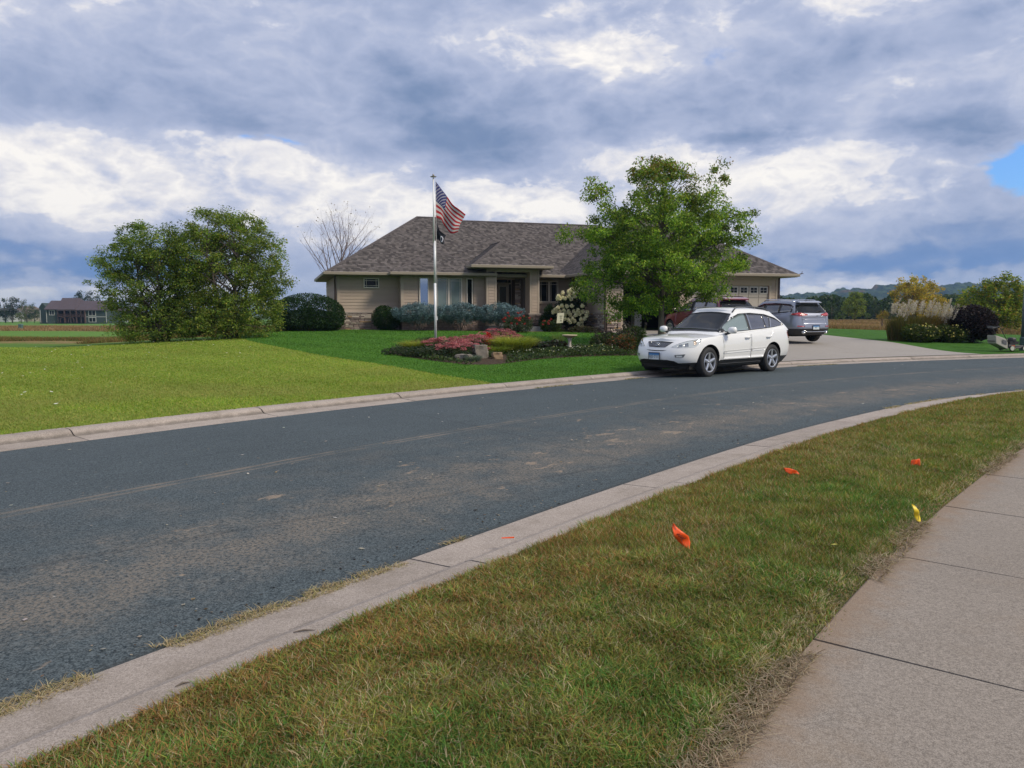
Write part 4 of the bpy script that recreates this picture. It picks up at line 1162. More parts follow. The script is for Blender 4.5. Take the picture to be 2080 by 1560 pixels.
    for p in res.polygons:
        c = p.center
        for x in S['wheels']:
            r_ = math.hypot(c.x - x, c.z - S['wr'] - .02)
            if r_ < S['arch'] + .004 and abs(c.y) < W * .995 and (r_ > S['arch'] - .02 and abs(p.normal.y) < .5 or abs(abs(c.y) - (W - .34)) < .01):
                p.material_index = 2
    for p in res.polygons:
        if p.material_index == 2: continue
        c = p.center; f_ = (c.z - S['zb']) / (sh(c.x) - S['zb'])
        p.material_index = 1 if f_ < S['rings'][S.get('low_rings', 0) + 1][0] + .004 and abs(p.normal.z) < .95 or f_ < .01 else 0
    bm = bmesh.new(); bm.from_mesh(res); bm.from_mesh(upper); 
    full = bpy.data.meshes.new('body')
    bm.to_mesh(full); bm.free()
    for m_ in (paintm, lowm, UNDER): full.materials.append(m_)
    try: full.set_sharp_from_angle(angle=rad(38))
    except Exception: pass
    return full

def add_patch(mb_bvh, name, m, parent, top, bot, d, n=14, k=6, off=.004, thick=.008, smooth=True):
    """grid between two polylines given in the view plane of direction d, dropped onto the body"""
    d = Vector(d).normalized()
    h = Vector((0, 0, 1)).cross(d).normalized()          # horizontal axis of the view plane
    if abs(h.x) > abs(h.y) and h.x < 0: h = -h
    if abs(h.y) >= abs(h.x) and h.y < 0: h = -h
    up = Vector((0, 0, 1)) if abs(d.z) < .3 else d.cross(h) * (1 if d.cross(h).z > 0 else -1)
    def rs(P, n):
        P = np.array(P, float); return resample(P, n)
    Tp, Bt = rs(top, n), rs(bot, n)
    V = []; ok = True
    for i in range(n):
        for j in range(k):
            q = Bt[i] * (1 - j / (k - 1)) + Tp[i] * (j / (k - 1))
            o = h * q[0] + Vector((0, 0, 1)) * q[1] - d * 4
            if abs(d.z) > .01: o = h * q[0] + Vector((0, 0, q[1])) - d * 4 + Vector((0, 0, 0))
            loc, nor, _, _ = mb_bvh.ray_cast(o, d)
            if loc is None:
                loc = Vector(V[-1]) if V else Vector((0, 0, 0)); nor = -d
            if nor.dot(d) > 0: nor = -nor
            V.append(loc + nor * off)
    V = [Vector(v) for v in V]; m_ = len(V)
    rim = [i * k for i in range(n)] + [(n - 1) * k + j for j in range(1, k)] + [i * k + k - 1 for i in range(n - 2, -1, -1)] + [j for j in range(k - 2, 0, -1)]
    F = [(i * k + j, (i + 1) * k + j, (i + 1) * k + j + 1, i * k + j + 1) for i in range(n - 1) for j in range(k - 1)]
    R_ = []
    for r in rim: R_.append(V[r] + d * thick)
    VV = V + R_
    for q in range(len(rim)):
        a, b_ = rim[q], rim[(q + 1) % len(rim)]; F.append((a, b_, m_ + (q + 1) % len(rim), m_ + q))
    c = sum(V, Vector()) / m_
    nn = (V[k] - V[0]).cross(V[1] - V[0])
    if nn.dot(d) > 0: F = [f[::-1] for f in F]
    return obj(name, np_mesh(name, [tuple(v) for v in VV], F, m, smooth=smooth), parent)

def wheel(parent, x, y, r, w, side, spokes=5, steer=0.0):
    rr = r * .665
    t = MB(); t.lathe([(rr, -w / 2 + .01), (rr + .02, -w / 2), (r - .035, -w / 2), (r - .008, -w / 2 + .025), (r, -w / 2 + .06), (r, w / 2 - .06), (r - .008, w / 2 - .025), (r - .035, w / 2), (rr + .02, w / 2), (rr, w / 2 - .01), (rr - .01, w / 2 - .05), (rr - .01, -w / 2 + .05), (rr, -w / 2 + .01)], 36, axis='y')
    for k in range(4): t.lathe([(r + .0005, -w * .3 + k * w * .2 - .004), (r + .003, -w * .3 + k * w * .2), (r + .0005, -w * .3 + k * w * .2 + .004)], 36, axis='y')
    o = t.build('wheel', TYRE, parent, smooth=True, loc=(x, y, r)); o.rotation_euler[2] = steer
    s = side
    rm = MB(); Y = lambda v: s * v
    rm.lathe([(rr + .004, Y(w / 2 - .012)), (rr - .004, Y(w / 2 + .004)), (rr - .022, Y(w / 2 - .002)), (rr - .03, Y(w / 2 - .05)), (rr - .03, Y(0))], 36, axis='y')
    for k in range(spokes):
        a = 2 * math.pi * k / spokes + .3; ca, sa = math.cos(a), math.sin(a)
        def P(rd, tg, yy): return (ca * rd - sa * tg, Y(yy), sa * rd + ca * tg)
        w0, w1 = .050, .036
        f = [P(.03, -w0 * .9, w / 2 - .022), P(.03, w0 * .9, w / 2 - .022), P(rr - .012, w1, w / 2 - .006), P(rr - .012, -w1, w / 2 - .006)]
        bk = [P(.03, -w0, w / 2 - .06), P(.03, w0, w / 2 - .06), P(rr - .015, w1, w / 2 - .045), P(rr - .015, -w1, w / 2 - .045)]
        md = [P(.03, 0, w / 2 - .010), P(rr - .012, 0, w / 2 + .004)]
        rm.add(f + bk + md, [(0, 8, 9, 3), (8, 1, 2, 9), (1, 5, 6, 2), (0, 3, 7, 4), (4, 7, 6, 5)])
    rm.lathe([(.0, Y(w / 2 - .002)), (.03, Y(w / 2 - .004)), (.036, Y(w / 2 - .02)), (.072, Y(w / 2 - .024)), (.072, Y(w / 2 - .06))], 16, axis='y')
    rm.build('rim', RIM, o, smooth=False)
    MB().lathe([(rr - .02, Y(w / 2 - .09)), (0, Y(w / 2 - .085))], 24, axis='y').build('brake_disc', UNDER, o)
    return o

def text_mesh(txt, size, depth=.001):
    cu = bpy.data.curves.new('t', 'FONT'); cu.body = txt; cu.size = size; cu.extrude = depth; cu.align_x = 'CENTER'; cu.align_y = 'CENTER'
    o = bpy.data.objects.new('tmp_text', cu); COL.objects.link(o)
    dg = bpy.context.evaluated_depsgraph_get(); dg.update()
    me = bpy.data.meshes.new_from_object(o.evaluated_get(dg)); bpy.data.objects.remove(o); return me
PLM = bpy.data.materials.new('number_plate_print'); PLM.use_nodes = True; _t = PLM.node_tree
_g = _t.nodes.new('ShaderNodeTexCoord'); _s = _t.nodes.new('ShaderNodeSeparateXYZ'); _t.links.new(_g.outputs['Generated'], _s.inputs[0])
_t.links.new(ramp(_t, NX(_t, _s.outputs[2]), [(0, (.62, .66, .66)), (.55, (.55, .62, .65)), (.72, (.06, .22, .46)), (1, (.03, .12, .34))]), _t.nodes['Principled BSDF'].inputs['Base Color'])
NAVY = mat('plate_ink', (.02, .03, .09), .5)
def plate(parent, loc, rz, txt, tilt=0):
    p = MB().box(-.155, .155, -.006, .006, -.078, .078).build('number_plate', PLM, parent, loc=loc); p.rotation_euler = (tilt, 0, rz)
    f = MB()
    for a in ((-.168, .168, .078, .091), (-.168, .168, -.091, -.078)): f.box(a[0], a[1], -.010, .004, a[2], a[3])
    for a in ((-.168, -.155), (.155, .168)): f.box(a[0], a[1], -.010, .004, -.078, .078)
    f.build('plate_frame', DARKP, p)
    if txt:
        me = text_mesh(txt, .095); me.materials.clear(); me.materials.append(NAVY)
        o = obj('plate_number', me, p, (0, -.0075, -.015)); o.rotation_euler = (math.pi / 2, 0, 0)
    return p
def tubes(parent, name, m, segs, n=8, smooth=True):
    b = MB()
    for pts, r in segs: b.tube(pts, r, n)
    return b.build(name, m, parent, smooth=smooth)
def mirror(parent, x, y, z, s, m, chrome=False):
    b = MB()
    pr = [(-.01, .3), (.0, .8), (.03, 1), (.08, .95), (.12, .7), (.135, .2)]
    V = []; n = 12
    for dx_, k in pr:
        for i in range(n):
            a = 2 * math.pi * i / n; V.append((x + dx_, y + s * .10 + .115 * k * (abs(math.cos(a)) ** .7) * (1 if math.cos(a) > 0 else -1), z + .085 * k * (abs(math.sin(a)) ** .7) * (1 if math.sin(a) > 0 else -1)))
    F = [(i * n + j, i * n + (j + 1) % n, (i + 1) * n + (j + 1) % n, (i + 1) * n + j) for i in range(len(pr) - 1) for j in range(n)]
    F += [tuple(range(n))[::-1], tuple((len(pr) - 1) * n + j for j in range(n))]
    b.add(V, F); o = b.build('wing_mirror', m, parent, smooth=True)
    tubes(o, 'mirror_arm', DARKP, [([(x + .06, y - s * .10, z - .10), (x + .05, y + s * .03, z - .06)], .03)])
    MB().box(x - .022, x - .012, y + s * .10 - .075, y + s * .10 + .075, z - .05, z + .05).build('mirror_glass', AUTOG3, o)
    return o

# ------------------------------------------------ white SUV parked on the street
WHITE = paint('white_pearl_paint', (.80, .80, .785))
S1 = dict(w=1.845, zb=.24, xmf=1.25, xmr=-1.55, nf=2.9, nr=4.2, crown=.055, wheels=(1.3575, -1.3575), wr=.362, arch=.405, low_rings=0,
          shoulder=[(-2.5, 1.12), (-1.9, 1.14), (-1.0, 1.10), (0, 1.03), (.8, .995), (1.3, .955), (1.8, .915), (2.1, .845), (2.3, .76)],
          roof=[(-2.3, 1.44), (-1.9, 1.50), (-1.4, 1.565), (-.8, 1.60), (-.2, 1.60), (.2, 1.56), (.5, 1.50)],
          rings=[(0, .84, 2.10, -2.30), (.19, .955, 2.235, -2.43), (.34, .985, 2.275, -2.455), (.52, 1.0, 2.285, -2.45), (.72, 1.0, 2.25, -2.40), (.86, .985, 2.19, -2.36), (.95, .97, 2.12, -2.33), (1.0, .945, 2.02, -2.29)],
          gh=dict(xf0=1.12, xf1=.10, xr0=-2.34, xr1=-1.80, w0=.865, w1=.635, crown=.075, rp=1.5))
def finish_common(S, root, shell): 
    bd = obj('body', shell, root)
    bvh = BVHTree.FromPolygons([v.co.copy() for v in shell.vertices], [tuple(p.vertices) for p in shell.polygons])
    return bd, bvh
CARX, CARY = 4.78 + .0, 18.92
hx, hy = -2.28, -1.91; CHD = math.atan2(hy, hx)     # heading of the white car
_h = Vector((math.cos(CHD), math.sin(CHD), 0)); _l = Vector((-_h.y, _h.x, 0))     # forward, left
# the near (left) front tyre stands at (4.78, 18.92)
cpos = Vector((4.80, 18.98, 0)) - _h * 1.3575 - _l * (.79 if _l.dot(Vector((0, -1, 0))) > 0 else -.79)
wc = thing('white_suv', 'white SUV parked at the far kerb, facing left, with five-spoke wheels', 'car', (cpos.x, cpos.y, .012), CHD); wc.scale = (1.035,) * 3
sh1 = car_shell(S1, WHITE, mat('grey_cladding', (.035, .036, .037), .6)); bd, bv = finish_common(S1, wc, sh1)
LS = 1.0
def sides(name, m, top, bot, sgns=(1, -1), bv=bv, par=wc, **kw):
    r = []
    for s in sgns: r.append(add_patch(bv, name, m, par, top, bot, (0, -s, 0), **kw))
    return r
# doors (proud panels with real shut lines), glass above
for s in (1, -1):
    fd = add_patch(bv, 'door', WHITE, wc, [(-.335, 1.055), (.25, 1.035), (.86, 1.00)], [(-.335, .42), (.25, .42), (.80, .42)], (0, -s, 0), n=16, k=10, off=.007, thick=.02)
    rd = add_patch(bv, 'door', WHITE, wc, [(-1.42, 1.12), (-1.0, 1.10), (-.35, 1.06)], [(-1.12, .78), (-.98, .60), (-.93, .42), (-.35, .42)], (0, -s, 0), n=20, k=10, off=.007, thick=.02)
    for d_, x0 in ((fd, -.16), (rd, -1.10)):
        y = s * .945
        tubes(d_, 'handle', WHITE, [([(x0 - .10, s * .915, .915), (x0 - .08, s * .962, .925), (x0 + .08, s * .962, .92), (x0 + .10, s * .915, .91)], .018)])
        add_patch(bv, 'side_moulding', WHITE, d_, [(x0 - .15 + (.33 if d_ is fd else .1), .63)] * 1 + [(.80 if d_ is fd else -.36, .615)], [(x0 - .15 + (.33 if d_ is fd else .1), .56)] + [(.80 if d_ is fd else -.36, .545)], (0, -s, 0), n=8, k=4, off=.022, thick=.03) if False else None
    add_patch(bv, 'side_moulding', WHITE, wc, [(-.32, .640), (.82, .610)], [(-.32, .585), (.82, .555)], (0, -s, 0), n=8, k=4, off=.020, thick=.03)
    add_patch(bv, 'side_moulding', WHITE, wc, [(-.97, .655), (-.36, .640)], [(-.95, .60), (-.36, .585)], (0, -s, 0), n=8, k=4, off=.020, thick=.03)
    add_patch(bv, 'window_surround', DARKP, wc, [(-1.99, 1.235), (-1.70, 1.40), (-1.25, 1.495), (-.60, 1.530), (-.10, 1.510), (.25, 1.40), (.55, 1.235), (.80, 1.085)], [(-1.99, 1.215), (-1.5, 1.160), (-1.0, 1.125), (0, 1.075), (.80, 1.05)], (0, -s, 0), n=34, k=7, off=.003, thick=.006)
    gl = AUTOG2 if s == 1 else AUTOG3
    add_patch(bv, 'window', AUTOG2, wc, [(-.315, 1.508), (-.10, 1.492), (.22, 1.385), (.50, 1.235), (.64, 1.15)], [(-.315, 1.105), (.2, 1.088), (.64, 1.075)], (0, -s, 0), n=18, k=7, off=.008)
    add_patch(bv, 'window', AUTOG3, wc, [(-1.10, 1.490), (-.75, 1.510), (-.41, 1.513)], [(-1.10, 1.148), (-.41, 1.11)], (0, -s, 0), n=12, k=7, off=.008)
    add_patch(bv, 'quarter_window', AUTOG3, wc, [(-1.40, 1.440), (-1.13, 1.482)], [(-1.24, 1.155), (-1.13, 1.148)], (0, -s, 0), n=8, k=6, off=.009)
    add_patch(bv, 'quarter_window', AUTOG3, wc, [(-1.93, 1.235), (-1.70, 1.36), (-1.44, 1.435)], [(-1.93, 1.225), (-1.6, 1.18), (-1.28, 1.155)], (0, -s, 0), n=10, k=6, off=.009)
    add_patch(bv, 'arch_trim', DARKP, wc, [(-.93, .40), (.92, .40)], [(-.93, .30), (.92, .30)], (0, -s, 0), n=16, k=4, off=.012, thick=.02).name = 'sill'
    mirror(wc, .62, s * .945, 1.11, s, WHITE)
    # headlamp wraps the corner
    d45 = (-.80, -s * .60, 0)
    hl = add_patch(bv, 'headlight', LENS, wc, sorted([(q[0], q[1]) for q in [(-.40, .725), (-.55, .79), (-.75, .845), (-1.02, .905)]]), sorted([(-.40, .700), (-.70, .700), (-.90, .715), (-1.02, .885)]), (-.80, -.60 * 1, 0), n=14, k=6, off=.006) if False else None
    # view-plane coordinate: h = left axis turned with d
    V45 = lambda x, y: (x * -.6 + y * .8)      # horizontal coordinate for s=+1 (see add_patch)
    if s == 1:
        T_ = [(1.36, .735), (1.22, .80), (1.05, .853), (.66, .905)]; B_ = [(1.36, .715), (1.1, .705), (.78, .715), (.66, .885)]
    gr = None
for s in (1, -1):
    # horizontal axis of the plane perpendicular to d=(-.8,-.6s): h = (.6s... , ) -> y-dominant positive y
    def hc(x, y): return (-.6 * s * x + .8 * y) if True else 0
    pts_top = [(2.17, .44 * s, .745), (2.10, .58 * s, .815), (1.98, .72 * s, .868), (1.80, .84 * s, .905), (1.68, .89 * s, .915)]
    pts_bot = [(2.21, .44 * s, .725), (2.18, .60 * s, .712), (2.02, .76 * s, .715), (1.86, .86 * s, .725), (1.72, .90 * s, .84)]
    T_ = [(hc(x, y), z) for x, y, z in pts_top]; B_ = [(hc(x, y), z) for x, y, z in pts_bot]
    hl = add_patch(bv, 'headlight', LENS, wc, T_, B_, (-.8, -.6 * s, 0), n=16, k=7, off=.006)
    def sub(a, b_): 
        T = resample(np.array(T_), 41); B = resample(np.array(B_), 41); i0, i1 = int(a[0] * 40), int(a[1] * 40)
        return [tuple(B[i] + (T[i] - B[i]) * b_[1]) for i in range(i0, i1 + 1, 2)], [tuple(B[i] + (T[i] - B[i]) * b_[0]) for i in range(i0, i1 + 1, 2)]
    for (a, b_, mm) in (((.22, .36), (.15, .62), RIMD), ((.42, .58), (.15, .65), RIMD), ((.74, .86), (.3, .85), AMB)):
        tt_, bb_ = sub(a, b_); add_patch(bv, 'lamp_reflector', mm, hl, tt_, bb_, (-.8, -.6 * s, 0), n=6, k=4, off=.010 if mm is not AUTOG else .012, thick=.003)
    T_ = [(hc(2.2, .52 * s), .545), (hc(2.08, .74 * s), .565)]; B_ = [(hc(2.2, .54 * s), .49), (hc(2.1, .70 * s), .495)]
    fl = add_patch(bv, 'fog_light', mat('lamp_bezel', (.16, .165, .17), .35, metal=.4), wc, T_, B_, (-.8, -.6 * s, 0), n=8, k=5, off=.008)
    T_ = [(hc(2.19, .57 * s), .54), (hc(2.12, .69 * s), .55)]; B_ = [(hc(2.19, .575 * s), .50), (hc(2.12, .68 * s), .505)]
    add_patch(bv, 'lamp_reflector', LENS, fl, T_, B_, (-.8, -.6 * s, 0), n=6, k=4, off=.013, thick=.003)
    # tail lamp
    T_ = [(-1.98, 1.03), (-2.2, 1.06), (-2.36, 1.02)]; 
    add_patch(bv, 'tail_light', REDL, wc, [(-2.34, 1.03), (-2.16, 1.05), (-2.04, 1.02)], [(-2.36, .84), (-2.2, .83), (-2.12, .86)], (0, -s, 0), n=8, k=5, off=.006)
FRONT = (-1, 0, 0)
ws = add_patch(bv, 'windshield', AUTOG, wc, [(-.60, 1.505), (-.3, 1.545), (0, 1.555), (.3, 1.545), (.60, 1.505)], [(-.745, 1.10), (-.4, 1.118), (0, 1.125), (.4, 1.118), (.745, 1.10)], FRONT, n=18, k=10, off=.006)
add_patch(bv, 'wiper_cowl', DARKP, wc, [(-.73, 1.105), (0, 1.127), (.73, 1.105)], [(-.74, 1.065), (0, 1.085), (.74, 1.065)], FRONT, n=12, k=3, off=.010)
gr = add_patch(bv, 'grille', DARKP, wc, [(-.38, .836), (0, .848), (.38, .836)], [(-.24, .715), (0, .710), (.24, .715)], FRONT, n=14, k=5, off=.007)
for k in range(17):
    a = -1 + 2 * k / 16
    add_patch(bv, 'grille_bar', CHROME, gr, [(a * .36 - .003, .832), (a * .36 + .003, .832)], [(a * .228 - .003, .718), (a * .228 + .003, .718)], FRONT, n=2, k=4, off=.013, thick=.004)
em = []
for k in range(24):
    a = 2 * math.pi * k / 24; em.append((math.cos(a) * .058, math.sin(a) * .042))
def front_x(y, z):
    l, _, _, _ = bv.ray_cast(Vector((4, y, z)), Vector((-1, 0, 0))); return l.x
fx0 = front_x(0, .775) + .02
tubes(gr, 'emblem', CHROME, [([(fx0, p[0], .775 + p[1]) for p in em] + [(fx0, em[0][0], .775 + em[0][1])], .008), ([(fx0, -.022, .813), (fx0, .012, .752)], .008), ([(fx0, .015, .753), (fx0, -.045, .759)], .008)], 6)
add_patch(bv, 'bumper_slot', DARKP, wc, [(-.30, .648), (0, .640), (.30, .648)], [(-.22, .632), (0, .622), (.22, .632)], FRONT, n=10, k=3, off=.006)
plate(wc, (front_x(0, .50) + .022, 0, .505), math.pi / 2, 'BJS·711')
add_patch(bv, 'lower_grille', UNDER, wc, [(-.50, .405), (-.35, .425), (.35, .425), (.50, .405)], [(-.66, .30), (.66, .30)], FRONT, n=14, k=4, off=.010)
add_patch(bv, 'front_skid', DARKP, wc, [(-.74, .325), (.74, .325)], [(-.70, .265), (.70, .265)], FRONT, n=16, k=3, off=.016)
add_patch(bv, 'rear_window', AUTOG, wc, [(-.58, 1.45), (0, 1.48), (.58, 1.45)], [(-.68, 1.17), (.68, 1.17)], (1, 0, 0), n=12, k=6, off=.006)
for s in (1, -1):
    rz_ = lambda x, y: None
    pts = []
    for x in (.05, -.1, -.35, -.9, -1.35, -1.55):
        l, _, _, _ = bv.ray_cast(Vector((x, s * .60, 3)), Vector((0, 0, -1))); h_ = .008 if x in (.05, -1.55) else .055
        pts.append((x, s * .60, l.z + h_))
    tubes(wc, 'roof_rail', mat('rail_grey', (.10, .105, .11), .35, metal=.6), [(pts, .017)])
b = MB().box(-2.0, 1.9, -.72, .72, .20, .30); b.box(-.6, .6, -.5, .5, .15, .21); b.build('underbody', UNDER, wc)
b = MB(); b.hexa([(1.7, -.72, .21), (2.02, -.55, .21), (2.02, .55, .21), (1.7, .72, .21), (1.7, -.74, .29), (2.10, -.58, .29), (2.10, .58, .29), (1.7, .74, .29)]); b.build('front_valance', DARKP, wc)
for x, y, st in ((1.3575, .79, 0.0), (1.3575, -.79, 0.0), (-1.3575, .785, 0), (-1.3575, -.785, 0)):
    wheel(wc, x, y, .360, .235, 1 if y > 0 else -1, 5, .06 if x > 0 else 0)

# ------------------------------------------------ two SUVs nosed in on the driveway
def suv_rear(root, S, pm, cladm, spec):
    sh_ = car_shell(S, pm, cladm); bd, bv = finish_common(S, root, sh_)
    REAR = (1, 0, 0)
    for s in (1, -1):
        D = (0, -s, 0)
        for a in spec['doors']: 
            dd = add_patch(bv, 'door', pm, root, a[0], a[1], D, n=14, k=8, off=.007, thick=.02)
            x0 = a[2]; w_ = S['w'] / 2
            tubes(dd, 'handle', spec.get('handle', pm), [([(x0 - .10, s * (w_ - .03), spec['hz']), (x0 - .07, s * (w_ + .02), spec['hz'] + .01), (x0 + .07, s * (w_ + .02), spec['hz']), (x0 + .1, s * (w_ - .03), spec['hz'])], .016)])
        if spec.get('chrome'): add_patch(bv, 'window_chrome', CHROME, root, spec['sur'][0], spec['sur'][1], D, n=30, k=6, off=.004)
        i0 = .022 if spec.get('chrome') else .0
        add_patch(bv, 'window_surround', DARKP, root, [(x + (.02 if k == 0 else 0), z - i0) for k, (x, z) in enumerate(spec['sur'][0])], [(x + (.03 if k == 0 else 0), z + i0 * .8) for k, (x, z) in enumerate(spec['sur'][1])], D, n=30, k=6, off=.006)
        for a in spec['wins']: add_patch(bv, 'window', AUTOG3, root, a[0], a[1], D, n=12, k=6, off=.010)
        mirror(root, spec['mx'], s * S['w'] / 2 * 1.02, spec['mz'], s, spec.get('mirror', pm))
        pts = []
        rx = spec['rail']
        for x in (rx[0], rx[0] - .15, (rx[0] + rx[1]) / 2, rx[1] + .15, rx[1]):
            l, _, _, _ = bv.ray_cast(Vector((x, s * spec['ry'], 3)), Vector((0, 0, -1))); pts.append((x, s * spec['ry'], l.z + (.006 if x in rx else .05)))
        tubes(root, 'roof_rail', spec['railm'], [(pts, .018)])
    add_patch(bv, 'windshield', AUTOG, root, spec['ws'][0], spec['ws'][1], FRONT, n=14, k=8, off=.006)
    add_patch(bv, 'rear_window', AUTOG, root, spec['rw'][0], spec['rw'][1], REAR, n=16, k=8, off=.008)
    return bd, bv
SILVER = paint('silver_blue_paint', (.27, .29, .36), metal=.4, rough=.32)
S3 = dict(w=1.86, zb=.30, xmf=1.3, xmr=-1.65, nf=2.8, nr=3.8, crown=.05, wheels=(1.35, -1.35), wr=.365, arch=.42, low_rings=1,
          shoulder=[(-2.4, 1.15), (-1.5, 1.12), (0, 1.06), (1, 1.02), (1.8, .93), (2.3, .78)],
          roof=[(-2.2, 1.53), (-1.6, 1.60), (-.8, 1.635), (-.1, 1.62), (.4, 1.56)],
          rings=[(0, .86, 2.1, -2.16), (.16, .96, 2.2, -2.30), (.30, .985, 2.25, -2.345), (.42, 1.0, 2.26, -2.33), (.62, 1.0, 2.25, -2.30), (.80, .985, 2.18, -2.28), (.93, .97, 2.1, -2.25), (1.0, .945, 2.0, -2.22)],
          gh=dict(xf0=1.15, xf1=.25, xr0=-2.26, xr1=-1.88, w0=.87, w1=.645, crown=.06, rp=1.2))
ux, uy = -TS, TC     # cars point at the garage
def gpos(px_x, y_): return px_x, y_
SCX, SCY = 11.10, 32.55
HD = math.atan2(TC, -TS) + rad(5)
sc_ = thing('silver_suv', 'silver-blue SUV seen from behind, parked on the driveway by the right garage door', 'car', (SCX, SCY, zf(SCX, SCY) + .03), HD)
spec = dict(doors=[([(-.22, 1.10), (.9, 1.05)], [(-.22, .5), (.85, .5)], -.1), ([(-1.35, 1.14), (-.25, 1.10)], [(-1.05, .85), (-.90, .5), (-.25, .5)], -1.05)], hz=.97, chrome=True,
            sur=([(-1.92, 1.22), (-1.86, 1.45), (-1.65, 1.52), (-.8, 1.57), (-.1, 1.55), (.35, 1.42), (1.0, 1.08)], [(-1.90, 1.20), (-1.0, 1.15), (0, 1.11), (1.0, 1.06)]),
            wins=[([(-.20, 1.51), (.05, 1.50), (.35, 1.38), (.85, 1.12)], [(-.20, 1.15), (.85, 1.10)]), ([(-1.15, 1.51), (-.30, 1.52)], [(-1.15, 1.19), (-.30, 1.16)]), ([(-1.82, 1.44), (-1.6, 1.48), (-1.22, 1.51)], [(-1.85, 1.24), (-1.22, 1.20)])],
            mx=.72, mz=1.15, rail=(.0, -1.75), ry=.58, railm=CHROME,
            ws=([(-.58, 1.53), (0, 1.57), (.58, 1.53)], [(-.72, 1.12), (0, 1.14), (.72, 1.12)]),
            rw=([(-.62, 1.49), (-.3, 1.525), (.3, 1.525), (.62, 1.49)], [(-.80, 1.18), (-.5, 1.165), (.5, 1.165), (.80, 1.18)]))
bd3, bv3 = suv_rear(sc_, S3, SILVER, DARKP, spec)
REAR = (1, 0, 0)
for s in (1, -1):
    q = (.55, -.835 * s, 0)
    def hc3(x, y): return (.835 * s * x * 1.0 + .55 * y) if False else None
    dv = Vector((.8, -.6 * s, 0)); h_ = Vector((0, 0, 1)).cross(dv).normalized(); h_ = h_ if h_.y > 0 else -h_
    H_ = lambda x, y: h_.x * x + h_.y * y
    a_in, a_out, a_wrap = H_(-2.28, .36 * s), H_(-2.2, .70 * s), H_(-2.02, .92 * s)
    tl_ = add_patch(bv3, 'tail_light', REDL, sc_, [(a_in, 1.115), (a_out, 1.185), (a_wrap, 1.135)], [(a_in, 1.075), (a_out, 1.035), (a_wrap, 1.10)], tuple(dv), n=14, k=6, off=.012)
    add_patch(bv3, 'lamp_lens', mat('pink_lens', (.60, .12, .12), .15, coat=1), tl_, [(a_in * .8 + a_out * .2, 1.115), (a_out, 1.13)], [(a_in * .8 + a_out * .2, 1.08), (a_out, 1.08)], tuple(dv), n=8, k=4, off=.016, thick=.002)
    rf_ = add_patch(bv3, 'rear_reflector', REDL, sc_, [(H_(-2.3, .50 * s), .66), (H_(-2.2, .80 * s), .67)], [(H_(-2.3, .52 * s), .625), (H_(-2.2, .78 * s), .635)], tuple(dv), n=8, k=4, off=.012)
    tubes(sc_, 'exhaust_tip', CHROME, [([(-2.16, s * .56, .40), (-2.36, s * .56, .395)], .045)], 12)
tubes(sc_, 'bumper_strip', CHROME, [([(-2.30, -.66, .42), (-2.33, -.56, .47), (-2.345, -.42, .43), (-2.345, .42, .43), (-2.33, .56, .47), (-2.30, .66, .42)], .016)], 6)
sp_ = MB(); sp_.hexa([(-1.84, -.60, 1.575), (-1.84, .60, 1.575), (-2.04, .57, 1.56), (-2.04, -.57, 1.56), (-1.84, -.56, 1.655), (-1.84, .56, 1.655), (-2.04, .54, 1.60), (-2.04, -.54, 1.60)]); bevel_mod(sp_.build('spoiler', SILVER, sc_), .015)
add_patch(bv3, 'badge', CHROME, sc_, [(-.42, 1.065), (-.12, 1.065)][::1], [(-.42, 1.03), (-.12, 1.03)], REAR, n=6, k=3, off=.008)
add_patch(bv3, 'tailgate', SILVER, sc_, [(-.62, 1.03), (.62, 1.03)], [(-.60, .72), (.60, .72)], REAR, n=14, k=6, off=.007, thick=.02)
add_patch(bv3, 'tailgate_crease', SILVER, sc_, [(-.60, .93), (.60, .93)], [(-.60, .90), (.60, .90)], REAR, n=10, k=3, off=.016, thick=.01)
lx, _, _, _ = bv3.ray_cast(Vector((-4, 0, .60)), Vector((1, 0, 0)))
plate(sc_, (lx.x - .015, -.02, .60), -math.pi / 2, '·W ·')
tubes(sc_, 'rear_wiper', DARKP, [([(-2.20, .0, 1.19), (-2.17, -.42, 1.25)], .012)], 5)
tubes(sc_, 'antenna', DARKP, [([(-1.75, 0, 1.66), (-1.88, 0, 1.86)], [.012, .004])], 5)
MB().box(-1.9, 1.9, -.75, .75, .24, .36).build('underbody', UNDER, sc_)
for x in (1.35, -1.35):
    for y in (.80, -.80): wheel(sc_, x, y, .365, .235, 1 if y > 0 else -1, 5)

MAROON = paint('maroon_paint', (.17, .012, .026), metal=.15, rough=.3)
S2 = dict(w=1.98, zb=.28, xmf=1.7, xmr=-1.95, nf=2.8, nr=3.8, crown=.07, wheels=(1.55, -1.50), wr=.38, arch=.43, low_rings=0,
          shoulder=[(-2.7, 1.22), (-1.6, 1.20), (-.8, 1.15), (.4, 1.13), (1.2, 1.10), (2.0, 1.0), (2.6, .86)],
          roof=[(-2.5, 1.58), (-1.9, 1.68), (-1.0, 1.73), (-.2, 1.72), (.4, 1.66)],
          rings=[(0, .86, 2.4, -2.45), (.16, .96, 2.5, -2.58), (.30, .985, 2.54, -2.62), (.46, 1.0, 2.55, -2.62), (.64, 1.0, 2.53, -2.58), (.80, .985, 2.46, -2.56), (.93, .97, 2.38, -2.53), (1.0, .945, 2.28, -2.50)],
          gh=dict(xf0=1.35, xf1=.30, xr0=-2.55, xr1=-2.12, w0=.93, w1=.70, crown=.075, rp=1.3))
MCX, MCY = 8.75, 34.7
mc_ = thing('maroon_suv', 'dark red SUV before the garage, half hidden by the white SUV', 'car', (MCX, MCY, zf(MCX, MCY) + .03), HD - rad(4))
